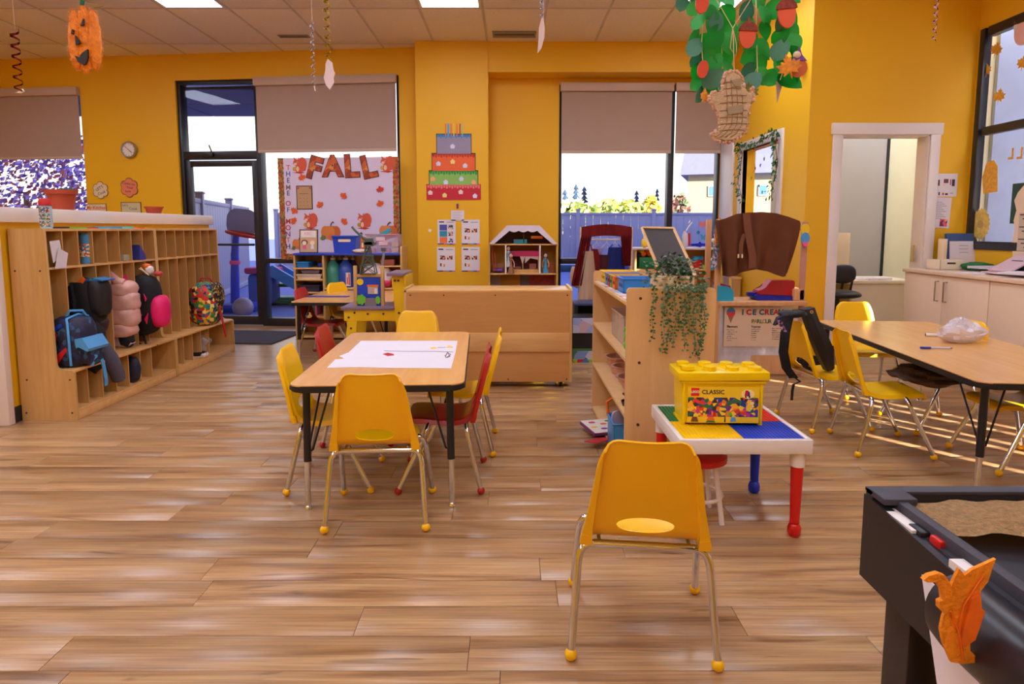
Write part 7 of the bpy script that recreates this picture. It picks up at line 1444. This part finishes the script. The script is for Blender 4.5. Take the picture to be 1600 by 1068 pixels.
t = thing('telephone', 'black desk telephone on the worktop below the window sill', 'telephone', (3.88, 4.55, kzt+.0005)); B().prism([(-.09, 0), (.09, 0), (.09, .07), (-.09, .02)], -.09, .09).build('body', BLKP, t); B().tube([(-.05, -.1, .09), (0, -.03, .10), (.0, .05, .10), (-.04, .1, .09)], .018, 8).build('handset', BLKP, t)
# stickers on the right window
STK = mat('sticker_amber', (226, 166, 60), .5, var=.2, scale=40)
def wx_thing(name, label, cat, px, py, dx=-.002): p = onX(px, py, XR+.018+dx); return thing(name, label, cat, p)
for i, (px, py, s, a, nm) in enumerate(((1557, 77, .14, .4, 'highest of the scattered leaves'), (1541, 110, .12, 0, 'second highest, beside the frame'), (1561, 150, .14, .2, 'above the window rail'), (1599, 98, .14, .3, 'cut by the photo edge'), (1548, 276, .2, 0, 'largest, below the rail letters'))):
    t = wx_thing('leaf_sticker', 'amber leaf sticker on the right window, ' + nm, 'sticker', px, py)
    if i == 4: B().prism([(-.09, -.13), (.07, -.14), (.10, .0), (.06, .12), (-.02, .14), (-.07, .08)], -.001, .001, 'x').build('leaf', STK, t)
    else: B().prism(outline(MAPLE_PTS, s, 0, 0, a), -.001, .001, 'x').build('leaf', STK, t)
for k, (px, py) in enumerate(((1580, 241), (1594, 240))): t = wx_thing('letter_sticker', 'amber letter J on the right window, ' + ('nearer the frame' if k == 0 else 'next to the photo edge'), 'sticker', px, py); text('L', .12, (0, 0, 0), STK, t, rot=(PI/2, 0, PI/2), bold=.004)
t = wx_thing('sunflower_sticker', 'amber sunflower sticker with a stem standing on the window frame', 'sticker', 1532, 350); B().prism([((.115 if i % 2 == 0 else .10)*math.cos(i*PI/20), .14*(1 if i % 2 == 0 else .88)*math.sin(i*PI/20)) for i in range(40)], -.001, .001, 'x').build('flower', mat('sunflower', (220, 190, 100), .5, var=.2, scale=30), t); B().prism(circ(.035, 12), -.003, -.001, 'x').build('centre', flat('sun_centre', (190, 160, 90)), t)
B().tube([(0, 0, -.12), (0, 0, -.31)], .005, 5).build('stem', GREY, t)
for s_ in (-1, 1): B().prism([(0, -.28), (s_*.03, -.18), (s_*.09, -.16), (s_*.08, -.21), (s_*.02, -.25)], -.001, .001, 'x').build('leaf', flat('sage', (170, 170, 130)), t)
t = wx_thing('wall_chart', 'cream scalloped paper timetable on the right window, at the photo edge', 'chart', 1592, 360, -.03); q = B()
q.prism([(-.9, -.52), (.03, -.52), (.05, -.4), (.04, -.2), (.06, -.1), (.04, .0), (.06, .08), (.04, .16), (.07, .24), (.04, .30), (-.02, .36), (-.9, .38)], -.002, .002, 'x'); q.build('card', flat('chart_cream', (232, 208, 180)), t); B().box(-.006, -.003, -.9, -.0, -.16, .14).build('table_print', flat('chart_print', (205, 185, 165)), t)
for r_ in range(9): B().box(-.009, -.0062, -.14, -.01-.03*(r_ % 3), .12-r_*.032, .128-r_*.032).build('text_line', DARK, t)
t = wx_thing('green_backing', 'dark green paper strip behind the scalloped timetable', 'paper', 1587, 310, -.015); B().box(-.002, .002, -.08, .04, -.2, .12).build('strip', flat('board_green', (30, 70, 60)), t)
t = wx_thing('pig_cutout', 'pale pink animal cutout at the top corner of the photo', 'decoration', 1600, 48, -.03); B().prism(circ(.10, 18, 0, 0, .11), -.002, .002, 'x').build('head', flat('pig_pink', (240, 190, 185)), t); B().prism([(.06, .06), (.12, .13), (.10, .02)], -.003, .001, 'x').build('ear', WHITE, t)
# ================================================================== OFFICE
t = thing('office_desk', 'white office desk seen through the doorway', 'desk', (2.95, 6.35, 0)); dz = onY(1350, 438, 6.35).z; OW = mat('office_white', (232, 226, 214), .35, var=.01)
B().box(0, 1.1, 0, .6, dz-.035, dz, .003).build('top_board', OW, t); B().box(.42, .44, .0, .58, 0, dz-.035).build('side_panel', flat('office_beige', (200, 190, 175)), t); B().box(.44, 1.1, .02, .58, 0, dz-.035).build('drawer_block', OW, t); B().box(0, .42, .56, .58, 0, dz-.035).build('modesty_panel', OW, t)  # side panel is a darker beige than the desk top
p = onY(1313, 395, 6.5); t = thing('computer_monitor', 'white-backed computer monitor on the office desk', 'monitor', (p.x, 6.5, dz)); B().box(-.12, .09, -.01, .02, .10, .47, .006).build('screen', flat('monitor_white', (236, 224, 200), .3), t); B().box(-.03, .03, .0, .02, 0, .12).build('stand', flat('monitor_white', (236, 224, 200), .3), t); B().box(-.08, .08, -.06, .08, 0, .008, .003).build('foot', flat('monitor_white', (236, 224, 200), .3), t)
p = onY(1304, 450, 6.2); t = thing('office_chair', 'black office chair tucked at the office desk', 'chair', (p.x, 6.15, 0)); sz_ = onY(1310, 458, 6.2).z
lump('seat', (0, 0, sz_), (.20, .2, .04), BLKP, t, 90, .01); B().tube([(0, 0, .08), (0, 0, sz_)], .025, 10).build('column', BLKP, t)
for k in range(5): B().tube([(0, 0, .09), (.24*math.cos(k*1.2566), .24*math.sin(k*1.2566), .05)], .015, 6).build('leg', BLKP, t)
B().tube([(.15, .05, sz_), (.18, .05, sz_+.2), (.12, .1, sz_+.22), (.10, .12, sz_)], .012, 6).build('armrest', BLKP, t); lump('backrest', (-.02, -.12, sz_+.20), (.13, .03, .09), BLKP, t, 91, .01) ; 
for k in range(3): p = onY(1350+k*12, 434, 6.45); M_ = Matrix.Rotation(.2*k-.1, 4, 'Z'); o = B().box(-.09, .09, -.07, .07, 0, .012+.004*k, M=M_).build('paper_stack', PAPER, None, loc=(p.x, 6.45, dz+.0005)); tag(o, ('left', 'middle', 'right')[k] + ' pile of papers on the office desk', 'papers')

# ================================================================== BAG ON CHAIR, JACKET UNDER TABLE
t = thing('black_bag', 'black strapped bag slung over the back of the yellow chair', 'bag', (0, 0, 0)); MB_ = mat('bag_black', (24, 22, 28), .55, var=.15, scale=30, bump=.3, bscale=200)
def bp(px, py, Y): return onY(px, py, Y)
q = B(); secs = []
Lp = [(1254, 484), (1262, 505), (1270, 530), (1280, 555), (1293, 580)]; Rp = [(1273, 480), (1280, 500), (1292, 520), (1303, 545), (1304, 575)]
prev = None
for (a, b_), Yc in zip(zip(Lp, Rp), (3.98, 3.96, 3.95, 3.95, 3.96)):
    A, B2 = onY(*a, Yc), onY(*b_, Yc); th_ = Vector((.0, .06, 0)); mid_ = (A+B2)/2; ring = [q.bm.verts.new(v) for v in (A, mid_-Vector((0, .02, 0)), B2, B2+th_, mid_+th_*1.3, A+th_)]
    if prev:
        for k in range(6): q._f([prev[k], prev[(k+1) % 6], ring[(k+1) % 6], ring[k]])
    else: q._f(ring)
    prev = ring
q._f(prev[::-1]); q.build('body', MB_, t, 40)
for (px, py) in ((1258, 491), (1268, 487)): c = onY(px, py, 3.94); B().lathe([(.006, 0), (.010, 0), (.010, .003), (.006, .003)], 14, M=Matrix.Translation(c) @ RX).build('eyelet', CHROME, t)
strap('wide_strap', [onY(px, py, Y) for px, py, Y in ((1262, 484, 4.02), (1245, 484, 3.98), (1232, 498, 3.92), (1227, 520, 3.90), (1224, 550, 3.90), (1229, 575, 3.92), (1240, 590, 3.94))], .030, .004, BLKC, t, (1, .1, 0))
lump('flap', tuple(onY(1238, 490, 3.95)), (.085, .05, .022), MB_, t, 95, .1); B().prism([(0, 0), (.10, .05), (.11, .09), (.02, .05)], -.02, .02, M=Matrix.Translation(onY(1209, 508, 3.93))).build('flap_tip', flat('bag_navy', (24, 26, 50)), t)
strap('striped_ribbon', [onY(px, py, 3.90) for px, py in ((1216, 500), (1221, 508), (1226, 518))], .014, .003, multi('ribbon_print', [(150, 90, 150), (40, 30, 50), (190, 150, 190)], 90), t, (1, 0, 0))
strap('thin_strap', [onY(px, py, 3.92) for px, py in ((1240, 588), (1250, 596), (1240, 600), (1238, 610), (1237, 625))], .008, .003, BLKP, t, (1, 0, 0)); B().tube([onY(px, py, 3.94) for px, py in ((1250, 560), (1257, 572), (1270, 578))], .012, 6).build('inner_pocket', MB_, t)
o = lump('dark_jacket', (0, 0, .0), (.19, .16, .055), mat('jacket_dark', (84, 60, 46), .7, var=.35, scale=14, bump=.5, bscale=40), None, 96, .16, 30, 16, 2.2); c = onZ(1450, 586, .40); o.location = (c.x, c.y, .405); tag(o, 'dark brown jacket lying on the chair seat under the long table', 'jacket')

# ================================================================== BLACK CRAFT TABLE IN THE NEAR CORNER
kx, ky, kzz = .548, .955, .85; t = thing('black_table', 'black wooden craft table with raised rim in the near right corner', 'table', (kx, ky, 0)); KB = mat('table_black', (30, 28, 34), .45, var=.15, scale=10)
B().box(0, .9, -1.3, 0, kzz-.045, kzz-.03).build('tabletop', mat('table_inner', (34, 36, 44), .5), t); B().box(0, .9, -.018, 0, kzz-.13, kzz, .002).build('rim_board', KB, t)
B().prism([(0, kzz-.14), (0, kzz-.008), (-.30, kzz-.03), (-.30, kzz-.14)], -.002, .014, 'x').build('rim_board', KB, t)
B().box(.0, .018, -1.3, -.30, kzz-.09, kzz-.03, .002).build('rim_board', KB, t); B().box(0.0, .05, -.05, .0, kzz-.006, kzz+.004, .002).build('corner_cap', flat('rim_top', (58, 56, 66)), t); B().box(0.0, .9, -.02, .002, kzz-.003, kzz+.003, .001).build('rim_cap', flat('rim_top', (58, 56, 66)), t); B().box(.02, .036, -1.3, -.02, kzz-.03, kzz+.0, .002).build('inner_strip', flat('rim_top', (58, 56, 66)), t)
for (x, y) in ((.02, -.055), (.02, -1.25), (.84, -.055), (.84, -1.25)): B().box(x-.0, x+.05, y-.04, y+.02, 0, kzz-.05, .003).build('leg', mat('leg_dark', (46, 38, 36), .5), t)
for (y0_, y1_) in ((-.115, -.045), (-.22, -.19)): B().box(.001, .019, y0_, y1_, kzz-.030, kzz-.012).build('white_patch', WHITE, t)
q = B(); rg = random.Random(33); c0 = Vector((kx, ky, kzz))
def bur(u, v):
    x = .04+.60*u-.012*v; y = -.030-.10*v-.02*math.sin(u*4)*v; z = -.022+.05*u+.006*(1+math.sin(u*5+1)*math.sin(v*3))+.004*math.sin(u*17+v*6)+.03*u*math.sin(v*PI); return Vector((x+.006*math.sin(v*30), y+.004*math.sin(u*60), max(z, -.026)))
q.grid(bur, 50, 16); q.thick(.003); o = q.build('burlap_cloth', mat('burlap_cloth', (222, 178, 124), .95, var=.2, scale=120, bump=.9, bscale=260), None, 60, loc=tuple(c0)); tag(o, 'rumpled tan burlap cloth lying on the black craft table', 'cloth')
t = thing('black_bolster', 'black padded roll with a zip strip slung along the craft table edge', 'bolster', (kx-.005, ky-.20, kzz-.062)); prof_r = .042
q = B(); N_ = 14
rings = [(0, .0), (-.01, .75), (-.03, 1), (-.8, 1)]
q.lathe([(0, 0), (prof_r*.6, .004), (prof_r*.92, .016), (prof_r, .04), (prof_r, .9), (0, .9)], 28, M=Matrix.Rotation(PI/2, 4, 'X') @ Matrix.Diagonal((1, 1.15, 1, 1))); q.build('roll', mat('bolster_vinyl', (32, 30, 36), .35, var=.1), t)
B().box(.018, .04, -.9, .11, .030, .046, .004).build('zip_strip', flat('strip_dark', (50, 50, 58)), t)
for k in range(14): B().lathe([(0, 0), (.003, 0), (.002, .002), (0, .002)], 8, (.029, .02-.02*k, .046)).build('stud', CHROME, t)
B().box(.012, .036, .075, .105, .040, .052, .003).build('buckle', BLKP, t); B().box(.018, .036, .045, .068, .040, .054, .003).build('red_clip', RED, t)
o = B().prism([(-.11, -.13), (.0, -.13), (-.0, -.02), (-.03, .0)], -.003, .003, 'x'); 
q = B().prism([(-.21, .66), (-.16, .80), (-.21, .80), (-.45, .55), (-.45, .50)], 0, .002, 'x'); o = q.build('white_paper_side', PAPER, None, loc=(kx-.012, ky, 0)); tag(o, 'white paper stuck to the side below the black roll', 'paper')
q = B().prism(circ(.09, 24, -.36, .56, .055), 0, .006, 'x'); o = q.build('blue_disc', mat('disc_blue', (20, 110, 190), .4), None, loc=(kx-.03, ky, 0)); tag(o, 'blue rounded toy edge below the orange leaf', 'toy')
lump('dark_bag', (kx+.07, ky-.23, .46), (.06, .11, .26), BLKC, None, 97, .06); o = bpy.data.objects['dark_bag']; tag(o, 'dark bag hanging under the craft table beside its leg', 'bag')
# orange fabric leaf
t = thing('orange_leaf', 'orange felt leaf clipped over the black padded roll', 'decoration', onY(1495, 960, .652)); lY = .652; c0 = onY(1495, 960, lY)
LF = mat('felt_orange', (236, 140, 14), .75, var=.15, scale=40, bump=.4, bscale=200); LF2 = mat('felt_orange_dark', (232, 108, 14), .75, var=.15, scale=40)
def lfp(pts): return [((onY(*p, lY)-c0).x, (onY(*p, lY)-c0).z) for p in pts]
def leafpiece(nm, pts, m, y0_, y1_, cv=.0):
    q = B().prism(lfp(pts), y0_, y1_); q.build(nm, m, t, 40)
leafpiece('blade', [(1552, 870), (1546, 885), (1540, 905), (1528, 920), (1528, 935), (1520, 945), (1531, 948), (1524, 965), (1519, 985), (1512, 1000), (1512, 1012), (1520, 1020), (1531, 1030), (1500, 1033), (1482, 1030), (1476, 1015), (1470, 1000), (1466, 980), (1470, 960), (1476, 945), (1479, 930), (1484, 908), (1495, 885), (1500, 890), (1503, 896), (1515, 887), (1535, 878)], LF, -.004, 0)
leafpiece('curled_lobe', [(1432, 897), (1440, 890), (1455, 886), (1466, 890), (1474, 903), (1477, 922), (1472, 940), (1466, 950), (1456, 940), (1456, 930), (1462, 927), (1460, 912), (1452, 900), (1438, 900)], LF, -.012, -.006)
leafpiece('side_lobe', [(1524, 920), (1526, 945), (1531, 948), (1522, 975), (1516, 992), (1502, 1002), (1494, 1000), (1498, 975), (1505, 950), (1510, 930)], LF2, -.008, -.004)
for pts in ([(1500, 1025), (1492, 980), (1500, 940), (1530, 895)], [(1492, 980), (1480, 950)], [(1497, 1000), (1510, 970)]): B().tube([(x, -.006, z) for x, z in lfp(pts)], .0012, 5).build('vein', LF2, t)
